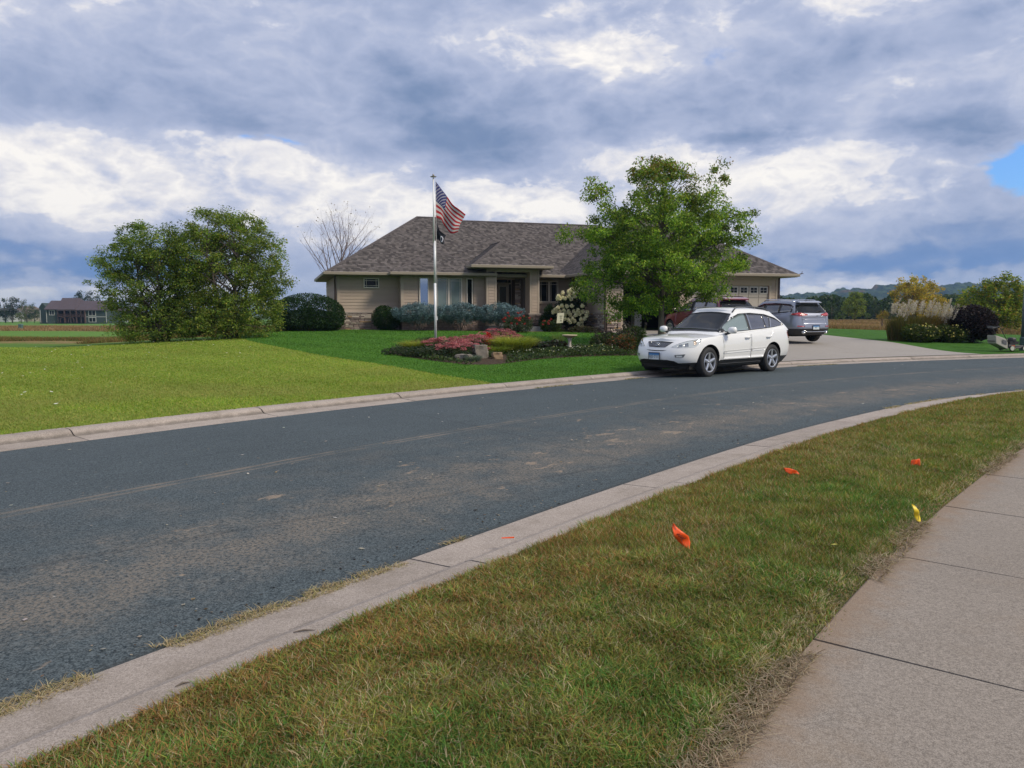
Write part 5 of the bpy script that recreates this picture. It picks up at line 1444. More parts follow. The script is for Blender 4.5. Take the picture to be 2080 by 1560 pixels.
spec = dict(doors=[([(-.25, 1.17), (1.05, 1.13)], [(-.25, .5), (1.0, .5)], -.1), ([(-1.45, 1.20), (-.28, 1.17)], [(-1.15, .85), (-1.0, .5), (-.28, .5)], -1.1)], hz=1.04, chrome=True,
            sur=([(-2.22, 1.32), (-2.08, 1.50), (-1.8, 1.60), (-.9, 1.655), (-.2, 1.64), (.4, 1.50), (1.15, 1.16)], [(-2.20, 1.30), (-1.4, 1.23), (-.4, 1.19), (1.15, 1.14)]),
            wins=[([(-.24, 1.60), (0, 1.59), (.4, 1.45), (.95, 1.2)], [(-.24, 1.23), (.95, 1.18)]), ([(-1.25, 1.60), (-.34, 1.61)], [(-1.25, 1.27), (-.34, 1.24)]), ([(-2.10, 1.45), (-1.8, 1.55), (-1.32, 1.60)], [(-2.15, 1.34), (-1.32, 1.28)])],
            mx=.85, mz=1.24, rail=(.0, -2.0), ry=.60, railm=mat('rail_maroon', (.09, .02, .03), .35, metal=.4), mirror=MAROON,
            ws=([(-.62, 1.62), (0, 1.66), (.62, 1.62)], [(-.78, 1.2), (0, 1.22), (.78, 1.2)]),
            rw=([(-.70, 1.56), (-.35, 1.60), (.35, 1.60), (.70, 1.56)], [(-.84, 1.25), (.84, 1.25)]))
bd2, bv2 = suv_rear(mc_, S2, MAROON, DARKP, spec)
for s in (1, -1):
    add_patch(bv2, 'tail_light', REDL, mc_, [(-2.56, 1.17), (-2.40, 1.19), (-2.25, 1.16)], [(-2.56, 1.0), (-2.40, .98), (-2.28, 1.02)], (0, -s, 0), n=8, k=5, off=.006)
    add_patch(bv2, 'headlight', LENS, mc_, [(1.95, .93), (2.2, .92), (2.36, .86)], [(1.98, .80), (2.2, .76), (2.38, .74)], (0, -s, 0), n=8, k=5, off=.006)
sp_ = MB(); sp_.hexa([(-2.08, -.64, 1.66), (-2.08, .64, 1.66), (-2.32, .60, 1.63), (-2.32, -.60, 1.63), (-2.08, -.60, 1.755), (-2.08, .60, 1.755), (-2.32, .57, 1.69), (-2.32, -.57, 1.69)]); bevel_mod(sp_.build('spoiler', MAROON, mc_), .015)
MB().box(-2.2, 2.1, -.8, .8, .24, .36).build('underbody', UNDER, mc_)
for x in (1.55, -1.50):
    for y in (.85, -.85): wheel(mc_, x, y, .38, .245, 1 if y > 0 else -1, 5)
# pale round cap seen by the mirror (mirror glass catching the light)

# ================================================================== VEGETATION
LEAF = leaf_mat('tree_leaves', .45, .5, .3)
NEEDLE = leaf_mat('needles', .08, .6, .3)
PETAL = leaf_mat('petals', .25, .6, .2); CREAM = leaf_mat('cream_petals', .06, .7, .2)
BARK = mat('bark', (.13, .105, .085), .95, var=.35, vscale=9, bump=1.0, bscale=30)
BARKG = mat('grey_bark', (.09, .072, .062), .95, var=.3, vscale=9, bump=.8, bscale=30)
def leaves_geo(P, size, cols, droop=.5, asp=.5, fold=.25, up=None):
    """each leaf: folded diamond, two triangles pairs (4 verts, 2 tris)"""
    n = len(P); a = R.random(n) * 2 * np.pi
    ax = np.c_[np.cos(a), np.sin(a), -droop + R.normal(0, .45, n)]
    if up is not None: ax = ax + up
    ax /= np.linalg.norm(ax, axis=1)[:, None]
    rnd = R.normal(0, 1, (n, 3)); sd = np.cross(ax, rnd); sd /= np.linalg.norm(sd, axis=1)[:, None] + 1e-9
    nm = np.cross(ax, sd); s = size[:, None]
    V = np.stack([P, P + ax * s * .5 + sd * s * asp * .5 + nm * s * fold * .3, P + ax * s, P + ax * s * .5 - sd * s * asp * .5 + nm * s * fold * .3], 1).reshape(-1, 3)
    b = np.arange(n)[:, None] * 4
    F = np.concatenate([b + np.array([0, 1, 2]), b + np.array([0, 2, 3])], 1).reshape(-1, 3)
    return V, F, np.repeat(cols, 4, 0)
def leaf_obj(name, P, size, cols, m, parent, **k):
    V, F, C = leaves_geo(P, size, cols, **k)
    return obj(name, np_mesh(name, V, F, m, cols=C), parent)
def in_lobes(lobes, n, shell=.0):
    """random points in a union of ellipsoids (cx, cy, cz, rx, ry, rz), biased to the outside"""
    L = np.array(lobes, float); vol = L[:, 3] * L[:, 4] * L[:, 5]; k = R.choice(len(L), n, p=vol ** .85 / (vol ** .85).sum())
    d = R.normal(0, 1, (n, 3)); d /= np.linalg.norm(d, axis=1)[:, None]
    r = R.random(n) ** (1 / (3 + shell * 6))
    return L[k, :3] + d * r[:, None] * L[k, 3:], k
def branch_path(a, b, sag=.0, n=5, wob=.08):
    a, b = np.array(a, float), np.array(b, float); L = np.linalg.norm(b - a); pts = []
    for i in range(n + 1):
        t = i / n; p = a + (b - a) * t; p[2] += L * .16 * math.sin(math.pi * t) * (1 if sag >= 0 else -1) * abs(sag)
        if 0 < i < n: p += R.normal(0, wob * L / n, 3)
        pts.append(tuple(p))
    return pts
def tree(name, label, cat, loc, H, trunk_r, lobes, nclus, per, lsize, pal, wt, group=None, bark=None, crad=.42, stems=1, first=.22, droop=.5, twig=True, topcol=None, shell=.3, trunk_top=.8, base_spread=.0, vary=.45, flat=.7, asp=.5):
    """trunk, limbs reaching every leaf cluster, and leaf-sized faces in clusters"""
    root = thing(name, label, cat, loc, 0, group)
    C, k = in_lobes(lobes, nclus, shell)
    b = MB(); bark = bark or BARK
    spines = []
    for s in range(stems):
        a = 2 * math.pi * s / max(1, stems) + .4; off = base_spread * .25
        p0 = np.array([math.cos(a) * off, math.sin(a) * off, -.12]) if stems > 1 else np.array([0, 0, -.12])
        lean = np.array([math.cos(a), math.sin(a), 0]) * (base_spread if stems > 1 else 0)
        top = np.array([0, 0, H * trunk_top]) + lean
        n = 9; sp = []
        for i in range(n + 1):
            t = i / n; q = p0 + (top - p0) * t; q[:2] += R.normal(0, .018 * H * t * .5, 2); sp.append(q)
        spines.append(sp)
        rr = [trunk_r * (1.25 if i == 0 else 1.0) * (1 - .82 * i / n) for i in range(n + 1)]
        b.tube([tuple(q) for q in sp], rr, 8)
    b.build('trunk', bark, root, smooth=True)
    if twig:
        b = MB()
        for c in C[:: max(1, nclus // 150)]:
            sp = spines[int(R.integers(len(spines)))]
            hz = max(first * H, c[2] - .55 * math.hypot(c[0], c[1]) - .1 * H); hz = min(hz, H * trunk_top * .96)
            zs = [q[2] for q in sp]; i = int(np.clip(np.searchsorted(zs, hz) - 1, 0, len(sp) - 2)); t = (hz - zs[i]) / max(1e-6, zs[i + 1] - zs[i])
            a = sp[i] + (sp[i + 1] - sp[i]) * np.clip(t, 0, 1)
            L = np.linalg.norm(c - a); r0 = min(trunk_r * .35, .012 + .010 * L)
            b.tube(branch_path(a, c, .5), [r0, r0 * .85, r0 * .65, r0 * .45, r0 * .3, r0 * .12], 4, cap=False)
        b.build('limbs', bark, root, smooth=True)
    n = nclus * per
    ck = np.repeat(np.arange(nclus), per)
    cr = crad * (.55 + .9 * R.random(nclus))
    d = R.normal(0, 1, (n, 3)); d *= (R.random(n) ** .45 / np.linalg.norm(d, axis=1))[:, None]; d[:, 2] *= flat
    P = C[ck] + d * cr[ck][:, None]
    cb = (1 + (R.random(nclus) - .5) * 2 * vary)[ck]
    cc = mixcols(pal, wt, n, .22) * cb[:, None]
    if topcol is not None:
        f = np.clip((P[:, 2] - H * .62) / (H * .38), 0, 1) * (R.random(n) < .30); cc = cc * (1 - f[:, None]) + np.array(topcol) * f[:, None]
    leaf_obj('crown', P, lsize * (.6 + .8 * R.random(n)), cc, LEAF, root, droop=droop, asp=asp)
    return root

GREEN_MAPLE = [(.095, .19, .024), (.155, .265, .032), (.24, .36, .042), (.36, .43, .055), (.045, .105, .018)]
tree('maple_tree', 'broad green maple tree with pointed leaves in front of the garage', 'tree', (5.86, 30.2, zf(5.86, 30.2)), 7.3, .135,
     [(-1.0, -.1, 1.53, .9, .9, .45), (.3, .3, 1.63, .8, .8, .4), (-2.0, -.2, 1.33, .6, .7, .35), (-2.9, -.1, 1.78, .35, .4, .25), (-1.35, 0, 6.78, .12, .15, .4), (-.75, 0, 7.13, .10, .15, .3), (.0, 0, 7.23, .12, .15, .25), (2.35, .1, 6.48, .14, .15, .5), (-2.85, 0, 6.08, .14, .2, .45), (3.35, 0, 5.08, .25, .3, .3), (3.7, 0, 4.48, .2, .2, .25), (0, 0, 5.93, 1.3, 1.4, 1.05), (-.45, 0, 6.83, .85, .8, .42), (-.95, .1, 6.68, .3, .35, .45), (.35, .1, 6.88, .7, .6, .35), (2.05, 0, 6.13, .42, .5, .85), (2.2, 0, 6.78, .12, .15, .35),
      (-2.25, 0, 5.53, .66, .7, .9), (-2.6, .2, 5.88, .25, .4, .7), (-3.0, 0, 4.38, .75, .8, .35), (-3.7, -.2, 4.23, .30, .4, .28), (-1.8, 0, 4.28, 1.0, 1.6, .9), (0, 0, 4.48, 2.2, 2.3, 1.25), (1.8, 0, 4.98, 1.0, 1.5, .85),
      (2.6, 0, 4.48, .75, 1.0, .70), (3.1, .1, 4.13, .4, .4, .35), (2.35, 0, 3.18, .85, 1.3, .65), (0, -.3, 2.98, 2.4, 2.4, .9), (-2.1, 0, 3.08, 1.1, 1.5, .65), (-2.8, -.3, 2.28, .75, .7, .32), (-1.7, 0, 1.63, .7, .8, .28), (-.8, -.4, 1.78, .75, .7, .3), (1.2, 0, 2.35, 1.0, 1.2, .40), (2.0, .2, 2.13, .6, .7, .4)],
     640, 130, .094, GREEN_MAPLE, [.22, .30, .26, .14, .08], bark=BARK, crad=.36, first=.23, droop=.8, topcol=(.30, .17, .05), vary=.50, asp=.5, shell=.2)
BIRCH = [(.11, .185, .032), (.165, .24, .040), (.24, .30, .05), (.06, .11, .022), (.29, .28, .055)]
tree('river_birch', 'wide bushy birch clump nearest the left field, leaves down to the grass', 'tree', (-15.0, 32.9, zf(-15.0, 32.9)), 5.2, .09,
     [(-.3, 0, 4.1, 1.45, 1.3, 1.0), (-1.5, 0, 3.4, 1.2, 1.3, 1.05), (-2.3, 0, 2.4, .7, .9, .35), (-1.9, 0, 3.1, .8, .9, .5), (.9, 0, 3.4, 1.4, 1.4, 1.4), (-.4, 0, 2.1, 1.9, 1.4, 1.0), (-1.6, 0, 1.5, .9, .9, .5), (.6, 0, 1.0, 1.9, 1.3, .8), (-.9, -.2, .75, 1.1, .9, .5), (.2, -.4, .45, 1.6, .9, .4), (1.4, -.3, 1.3, 1.2, .9, 1.2), (1.5, 0, 2.6, 1.0, 1.0, 1.0), (-.9, -.5, .45, 1.1, .7, .4)],
     700, 90, .082, BIRCH, [.3, .3, .15, .17, .08], crad=.32, stems=4, base_spread=.9, first=.08, droop=.35, vary=.42, bark=BARKG, shell=.1, trunk_top=.6)
tree('river_birch', 'taller right-hand birch clump with yellow-green skirts beside the round hedge', 'tree', (-12.0, 32.9, zf(-12.0, 32.9)), 5.8, .10,
     [(-.6, 0, 4.55, 1.15, 1.2, 1.05), (.5, 0, 4.5, 1.05, 1.1, .95), (1.45, 0, 3.5, 1.0, 1.1, 1.05), (-1.2, 0, 3.4, 1.3, 1.4, 1.3), (1.75, 0, 2.5, .85, 1.0, .7), (0, 0, 2.6, 2.1, 1.6, 1.4), (-.9, -.2, 1.1, 1.8, 1.3, .95), (.9, -.3, 1.1, 1.5, 1.3, .85), (.1, -.6, .5, 2.3, 1.0, .45), (1.6, -.2, 1.6, .7, .8, .7)],
     860, 88, .082, BIRCH, [.2, .3, .24, .12, .14], crad=.32, stems=5, base_spread=1.0, first=.08, droop=.35, vary=.42, bark=BARKG, shell=.1, trunk_top=.6)

# bare tree behind the left gable
def bare_tree(name, label, loc, H, spread, n1=13, seed=3):
    root = thing(name, label, 'tree', loc); rg = random.Random(seed); b = MB(); tips = []
    def grow(p, d, L, r, lvl):
        pts = [p]; q = Vector(p); dd = Vector(d).normalized(); k = 5
        for i in range(k):
            dd = (dd + Vector((rg.gauss(0, .10), rg.gauss(0, .10), .10 + rg.gauss(0, .05)))).normalized(); q = q + dd * (L / k); pts.append(tuple(q))
        b.tube(pts, [r * (1 - .75 * i / k) for i in range(k + 1)], 5 if lvl < 2 else 3, cap=False)
        if lvl >= 3: tips.append(pts[-1]); return
        nb = {0: n1, 1: 8, 2: 4}[lvl]
        for j in range(nb):
            t = (.30 if lvl == 0 else .2) + (.70 if lvl == 0 else .8) * (j + rg.random() * .6) / nb; t = min(.99, t); i = min(k - 1, int(t * k)); f = t * k - i
            s = Vector(pts[i]).lerp(Vector(pts[i + 1]), f); a = rg.random() * 6.283 if lvl else j * 2.4
            out = Vector((math.cos(a), math.sin(a) * .8, .35 + .9 * t if lvl == 0 else .25)); nd = (dd * .5 + out * (.8 if lvl == 0 else .55)).normalized()
            grow(tuple(s), nd, L * ({0: .62, 1: .48, 2: .45}[lvl]) * (1.15 - .5 * t) * spread, r * (1 - .7 * t) * .48, lvl + 1)
    grow((0, 0, -.1), (0, 0, 1), H * .78, .15, 0)
    b.build('trunk', mat('bare_bark', (.17, .13, .13), .9, var=.2), root, smooth=True)
    T = np.array(tips)[R.random(len(tips)) < .35]
    leaf_obj('dead_leaves', T, .10 + .05 * R.random(len(T)), mixcols([(.20, .13, .08), (.12, .10, .05)], [.5, .5], len(T)), LEAF, root)
    return root
bare_tree('bare_tree', 'leafless tree with fine grey twigs behind the left end of the house', (-12.75, 54, zf(-12.75, 54)), 7.9, 1.12, 15)

def shrub(name, label, cat, loc, lobes, n, lsize, pal, wt, m=None, group=None, inner=True, droop=0.0, asp=.45, shellb=.8, stems=5, vary=.25, clus=0, rz=0, up=None, hcol=None):
    root = thing(name, label, cat, loc, rz, group)
    if clus:
        C, _ = in_lobes(lobes, clus, shellb); per = n // clus; ck = np.repeat(np.arange(clus), per); n = clus * per
        d = R.normal(0, 1, (n, 3)); d *= (R.random(n) ** .4 / np.linalg.norm(d, axis=1))[:, None]
        P = C[ck] + d * (lsize * 2.2); cb = (1 + (R.random(clus) - .5) * 2 * vary)[ck]
    else:
        P, _ = in_lobes(lobes, n, shellb); cb = 1 + (vn(P[:, 0] * 2 + P[:, 2], P[:, 1] * 2 - P[:, 2], 2.5, 8) - .5) * 2 * vary
    keep = P[:, 2] > .01; P = P[keep]; cb = cb[keep]
    cc = mixcols(pal, wt, len(P), .2) * cb[:, None]
    upv = None
    if up:
        c0 = np.array([np.mean([l[0] for l in lobes]), np.mean([l[1] for l in lobes]), np.mean([l[2] for l in lobes]) * .6]); o = P - c0; o /= np.linalg.norm(o, axis=1)[:, None]; upv = o * up
    leaf_obj('foliage', P, lsize * (.6 + .8 * R.random(len(P))), cc, m or LEAF, root, droop=droop, asp=asp, up=upv)
    b = MB()
    for s in range(stems):
        l = lobes[s % len(lobes)]; b.tube(branch_path((R.normal(0, .06), R.normal(0, .06), -.05), (l[0] * .8, l[1] * .8, l[2] * .9), .2, 4), [.025, .02, .014, .01, .006], 5, cap=False)
    b.build('stems', BARK, root, smooth=True)
    return root
def sphereish(cx, cy, cz, rx, ry, rz, n=10):
    return [(cx, cy, cz, rx, ry, rz)]
YEW = [(.018, .046, .015), (.028, .068, .020), (.045, .092, .028), (.010, .026, .010)]
# clipped round hedge: a dark leafy mass with an inner core of leaves
x, y = wld(-1.55, .2)
shrub('round_hedge', 'large clipped dark green hedge, rounded, left of the house', 'hedge', (-10.05, 38.0, zf(-10.05, 38)), [(0, 0, .80, 1.78, 1.25, 1.03), (-.75, 0, .72, 1.05, 1.1, .92), (.75, 0, .72, 1.05, 1.15, .92), (0, 0, .45, 1.75, 1.25, .6)], 42000, .065, YEW, [.3, .35, .15, .2], asp=.55, shellb=1.1, vary=.35, up=.8)
x, y = wld(2.85, -.25)
shrub('yew_shrub', 'small dark green shrub under the small high window', 'shrub', (x, y, zf(x, y)), [(0, 0, .62, .62, .55, .62), (.2, 0, .45, .6, .5, .45), (-.1, 0, .9, .35, .35, .35)], 9000, .07, [(.020, .055, .016), (.032, .080, .022), (.05, .095, .03)], [.4, .4, .2], shellb=.7, vary=.35, up=.5)
BLUE = [(.095, .165, .185), (.14, .22, .245), (.23, .32, .345), (.03, .055, .060)]
for k, (u, v, r_, lb) in enumerate([(4.45, -1.25, 1.36, 'silvery blue globe spruce, leftmost of three under the windows'), (6.55, -1.3, 1.28, 'silvery blue globe spruce in the middle, behind the flagpole'), (8.45, -1.75, 1.30, 'silvery blue globe spruce in front of the left entry column')]):
    x, y = wld(u, v)
    s = shrub('globe_spruce', lb, 'shrub', (x, y, zf(x, y)), [(0, 0, .92, r_, .85, .40), (-.35 * r_, 0, .85, r_ * .6, .75, .36), (.35 * r_, 0, .88, r_ * .6, .75, .36), (0, 0, 1.08, r_ * .62, .6, .30), (0, 0, .62, r_ * .7, .6, .25)], 34000, .052, BLUE, [.3, .33, .17, .20], NEEDLE, 'blue globe spruces along the house front', asp=.34, shellb=.8, stems=6, clus=680, vary=.55, up=.9)
x, y = wld(11.2, -1.5)
shrub('small_conifer', 'small pointed dark conifer beside the right entry column', 'shrub', (x, y, zf(x, y)), [(0, 0, .45, .5, .4, .45), (.05, 0, .9, .28, .28, .40), (.1, 0, 1.15, .13, .13, .28)], 6000, .07, YEW, [.2, .35, .3, .15], shellb=.6, vary=.3)
# hydrangea in flower
x, y = wld(12.2, -2.0)
hyd = shrub('hydrangea', 'tall hydrangea covered in cream cone-shaped flower heads', 'shrub', (x, y, zf(x, y)), [(-.1, 0, 1.0, .75, .6, .75), (.3, 0, 1.5, .6, .5, .6), (-.45, 0, .85, .5, .5, .45), (.3, 0, .6, .6, .5, .5)], 6500, .12, [(.020, .042, .014), (.035, .065, .020), (.012, .026, .010)], [.4, .3, .3], shellb=.4, vary=.3, stems=7, droop=.3)
hp = [(-.1, 1.92), (.12, 2.05), (.0, 2.0), (.28, 2.12), (.40, 2.15), (-.05, 1.80), (.15, 1.85), (.30, 1.90), (-.62, 1.70), (-.42, 1.85), (-.68, 1.56), (-.55, 1.58), (-.42, 1.62), (-.30, 1.58), (-.12, 1.68), (.02, 1.55), (.18, 1.70), (.78, 1.78), (.62, 1.95), (-.80, 1.0), (-.66, 1.12), (-.90, .88), (-.72, .92), (-.55, .90), (-.45, 1.2), (-.2, 1.18), (.05, 1.2), (-.35, .96), (-.28, .76), (-.12, .90), (.15, .92), (.30, .86), (.38, .98), (.45, .80), (.25, .72), (-.30, .54), (-.12, .50), (-.50, .48), (.1, .56), (.62, .9), (.80, .70), (.85, .86), (.70, .55), (-.02, .38), (.52, .52), (.56, .40), (.42, .28), (-.62, .72), (-.02, .74), (.58, 1.2), (.2, .42), (.6, .15)]
for hx_, hz_ in hp:
    P, _ = in_lobes([(hx_, -.72 - .15 * R.random(), hz_ + .08, .078, .075, .085), (hx_, -.72, hz_ + .15, .05, .05, .055)], 130, .9)
    leaf_obj('flower_head', P, np.full(len(P), .06), mixcols([(.80, .75, .48), (.82, .76, .54), (.76, .60, .40), (.64, .66, .38)], [.35, .35, .15, .15], len(P), .08), CREAM, hyd, asp=.95)
# rose bushes
ROSEP = [(.032, .070, .020), (.055, .10, .030), (.08, .055, .03)]
for k, (x, y, s_, lb) in enumerate([(.28, 37.6, 1.0, 'larger red rose bush in front of the porch steps'), (1.95, 38.7, .72, 'smaller rose bush with few red blooms right of the porch')]):
    b_ = shrub('rose_bush', lb, 'shrub', (x, y, zf(x, y)), [(-.3 * s_, 0, .42 * s_, .45 * s_, .35, .42 * s_), (.35 * s_, 0, .42 * s_, .42 * s_, .35, .42 * s_), (0, 0, .3 * s_, .7 * s_, .4, .3 * s_)], 3600, .065, ROSEP, [.45, .35, .2], None, 'red rose bushes', shellb=.3, vary=.35)
    for q in range(18 if k == 0 else 6):
        px_, pz_ = R.uniform(-.72, .72) * s_, R.uniform(.45, 1.02) * s_
        P, _ = in_lobes([(px_, -.3 + R.normal(0, .1), pz_, .05, .05, .045)], 26, .6)
        leaf_obj('bloom', P, np.full(len(P), .05), mixcols([(.42, .04, .035), (.46, .10, .07), (.30, .02, .03)], [.5, .25, .25], len(P)), PETAL, b_, asp=.9)
# dark ground-cover shrubs along the garage wall
for k, (u, v, sc, lb) in enumerate([(13.0, -2.3, .6, 'low reddish-brown ground cover at the foot of the stone wall'), (12.6, -3.6, .5, 'low dark ground cover at the lawn edge under the hydrangea')]):
    x, y = wld(u - .4, v)
    shrub('ground_cover', lb, 'plant', (x, y, zf(x, y)), [(0, 0, .14, sc * 1.3, .5, .18), (.4, 0, .12, sc, .5, .16)], 2600, .07, [(.05, .05, .03), (.09, .055, .04), (.04, .065, .02)], [.4, .3, .3], vary=.35)

# ---------------------------------------------------------------- flower bed
def tuft(name, label, cat, loc, n, h, rad_, pal, wt, lean=.8, wd=.008, group=None, m=None, sub='blades', curl=.6):
    root = thing(name, label, cat, loc, 0, group)
    a = R.random(n) * 6.283; r = rad_ * .45 * np.sqrt(R.random(n)); P = np.c_[np.cos(a) * r, np.sin(a) * r, np.zeros(n)]
    o = blades(sub, P, h * (.6 + .5 * R.random(n)), np.full(n, wd), lean, mixcols(pal, wt, n), m or GB, root, kind=None, yaw=a + R.normal(0, .5, n), curl=curl)
    return root
YG = [(.32, .36, .055), (.22, .30, .045), (.44, .44, .09), (.13, .18, .035)]
tuft('ornamental_grass', 'small yellow-green grass clump at the left end of the flower bed', 'ornamental grass', (-3.05, 24.5, zf(-3.05, 24.5) + .02), 2300, .52, .55, YG + [(.22, .12, .04)], [.3, .25, .15, .15, .15], 1.0, .010, 'yellow ornamental grasses in the flower bed')
tuft('ornamental_grass', 'broad fountain of yellow-green grass in the centre of the flower bed', 'ornamental grass', (.05, 24.7, zf(.05, 24.7) + .02), 5200, .66, 1.0, YG, [.35, .2, .3, .15], .85, .011, 'yellow ornamental grasses in the flower bed')
tuft('ornamental_grass', 'yellow-green grass just left of the broad grass fountain', 'ornamental grass', (-.55, 24.0, zf(-.55, 24.0) + .02), 2200, .40, .75, YG, [.2, .3, .1, .4], 1.2, .010, 'yellow ornamental grasses in the flower bed')
tuft('ornamental_grass', 'yellow grass tip behind the pink flowers near the pole', 'ornamental grass', (-1.75, 26.8, zf(-1.75, 26.8)), 700, .48, .35, YG, [.4, .2, .3, .1], .8, .009, 'yellow ornamental grasses in the flower bed')
tuft('ornamental_grass', 'thin upright grass beside the bird bath', 'ornamental grass', (1.62, 27.0, zf(1.62, 27.0)), 260, .72, .35, [(.12, .18, .05), (.16, .22, .06)], [.5, .5], .35, .007, 'yellow ornamental grasses in the flower bed')
tuft('lavender_plant', 'grey-green wispy plant behind the small grass clump', 'plant', (-2.55, 25.3, zf(-2.55, 25.3)), 900, .42, .5, [(.14, .17, .13), (.10, .13, .10)], [.5, .5], .7, .006)
tuft('festuca_grass', 'little blue-grey grass tuft between the two boulders', 'ornamental grass', (-1.1, 21.75, zf(-1.1, 21.75) + .02), 1100, .24, .42, [(.17, .22, .17), (.11, .15, .11), (.22, .26, .21)], [.4, .4, .2], .9, .006)
tuft('festuca_grass', 'grey-green tufted grass right behind the tall boulder', 'ornamental grass', (-.62, 23.0, zf(-.62, 23.0) + .02), 900, .26, .5, [(.10, .14, .07), (.07, .10, .05)], [.5, .5], .9, .007)
SED = [(.34, .05, .08), (.44, .11, .14), (.52, .20, .22), (.18, .03, .05), (.58, .32, .31)]
def sedum(label, x, y, heads, rx, ry, h):
    root = thing('sedum_plant', label, 'flowers', (x, y, zf(x, y) + .02), 0, 'pink stonecrop mounds in the flower bed')
    P, _ = in_lobes([(0, 0, h * .45, rx, ry, h * .45)], 1500, .3); P = P[P[:, 2] > 0]
    leaf_obj('foliage', P, np.full(len(P), .06), mixcols([(.05, .08, .035), (.03, .05, .02), (.09, .06, .04)], [.5, .3, .2], len(P)), LEAF, root)
    VV, FF, CC = [], [], []; o = 0
    for k in range(heads):
        a, r = R.random() * 6.283, math.sqrt(R.random()); hx_, hy_ = math.cos(a) * r * rx, math.sin(a) * r * ry; hz_ = h * (.62 + .42 * (1 - r * r) + R.normal(0, .07)); rr = R.uniform(.06, .10)
        Q = R.normal(0, 1, (70, 3)); Q /= np.linalg.norm(Q, axis=1)[:, None]; Q[:, 2] = abs(Q[:, 2]) * .45; Q = Q * rr + np.array([hx_, hy_, hz_])
        tone = R.uniform(.65, 1.25)
        V, F, C = leaves_geo(Q, np.full(70, .024), mixcols(SED, [.16, .26, .30, .10, .18], 70, .25) * tone, droop=-.6, asp=1.0)
        obj('flower_head', np_mesh('flower_head', V, F, PETAL, cols=C), root) 
    return root
sedum('low mound of deep pink stonecrop in front, left of the boulders', -1.5, 22.9, 95, .80, .55, .42)
sedum('dusty pink stonecrop mound at the foot of the flagpole', -2.1, 24.4, 95, .85, .65, .46)
sedum('pink stonecrop mound in the middle behind the tall boulder', -1.1, 25.1, 95, .85, .7, .50)
sedum('highest pink stonecrop mound at the back of the flower bed', -.5, 26.9, 90, .9, .55, .60)
sedum('paler pink stonecrop spilling towards the yellow grass', -.25, 25.7, 70, .75, .5, .44)
def pl(name, label, x, y, lobes, n, ls, pal, wt, **k): return shrub(name, label, k.pop('cat', 'plant'), (x, y, zf(x, y) + .02), lobes, n, ls, pal, wt, **k)
pl('red_leaf_plant', 'bright red leafy plant standing among the pink stonecrop', -.78, 25.0, [(0, 0, .42, .12, .12, .22), (.1, 0, .25, .15, .12, .16)], 260, .09, [(.50, .02, .02), (.32, .015, .02)], [.6, .4], m=PETAL, stems=2)
pl('low_foliage', 'dark leafy ground cover at the far left tip of the flower bed', -3.35, 23.9, [(0, 0, .10, .7, .4, .14), (.6, -.3, .12, .6, .4, .16)], 2600, .07, [(.025, .045, .02), (.045, .07, .03), (.07, .08, .05)], [.4, .4, .2])
pl('low_foliage', 'dark leafy ground cover below the small grass clump', -2.3, 22.9, [(0, 0, .12, .6, .4, .18), (-.5, .3, .12, .5, .4, .16)], 2600, .07, [(.025, .045, .02), (.045, .07, .03), (.07, .08, .05)], [.4, .4, .2])
pl('coral_bells', 'dark purple-leaved clump between the yellow grass and the bird bath', 1.0, 25.8, [(-.3, 0, .16, .45, .35, .20), (.4, 0, .16, .45, .35, .2)], 2000, .10, [(.030, .040, .024), (.05, .035, .03), (.035, .06, .025)], [.4, .3, .3], asp=.8)
o = pl('small_white_flowers', 'low mat of tiny white-flowered plants along the front of the flower bed', 1.5, 24.4, [(-.9, -.4, .08, .8, .5, .14), (.1, .1, .10, .9, .6, .16), (1.2, .5, .12, .9, .5, .2)], 5200, .055, [(.030, .060, .018), (.055, .09, .028), (.08, .10, .03)], [.4, .4, .2])
P, _ = in_lobes([(-.9, -.45, .14, .8, .5, .12), (.1, .05, .18, .9, .6, .13), (1.2, .4, .22, .9, .5, .15)], 150, .6)
leaf_obj('blossoms', P, np.full(len(P), .035), mixcols([(.70, .70, .62), (.60, .58, .18)], [.7, .3], len(P)), PETAL, o, asp=1.0)['kind'] = 'stuff'
q = R.uniform([-4, 20.4], [5.4, 31], (60000, 2)); sc_in = [(x_ * .96 + .02, y_ * .96 + 1.0) for x_, y_ in BED]
q = q[inside(BED, q[:, 0], q[:, 1])]; q = q[(q[:, 0] > -.15) & (q[:, 1] < 24.6 + .35 * q[:, 0]) | (vn(q[:, 0], q[:, 1], 1.3, 4) > .42)][:20000]
o = leaf_obj('bed_ground_cover', np.c_[q, zg(*q.T) + .05 + .10 * R.random(len(q)) * (.5 + vn(q[:, 0], q[:, 1], 3, 6))], .05 + .04 * R.random(len(q)), mixcols([(.035, .070, .020), (.060, .10, .028), (.09, .12, .04), (.05, .05, .03)], [.35, .3, .15, .2], len(q)), LEAF, None, asp=.7)
tag(o, 'low green ground cover filling the flower bed', 'ground cover', kind='stuff')
CONE = [(.040, .075, .020), (.07, .11, .03), (.03, .05, .015), (.10, .10, .04)]
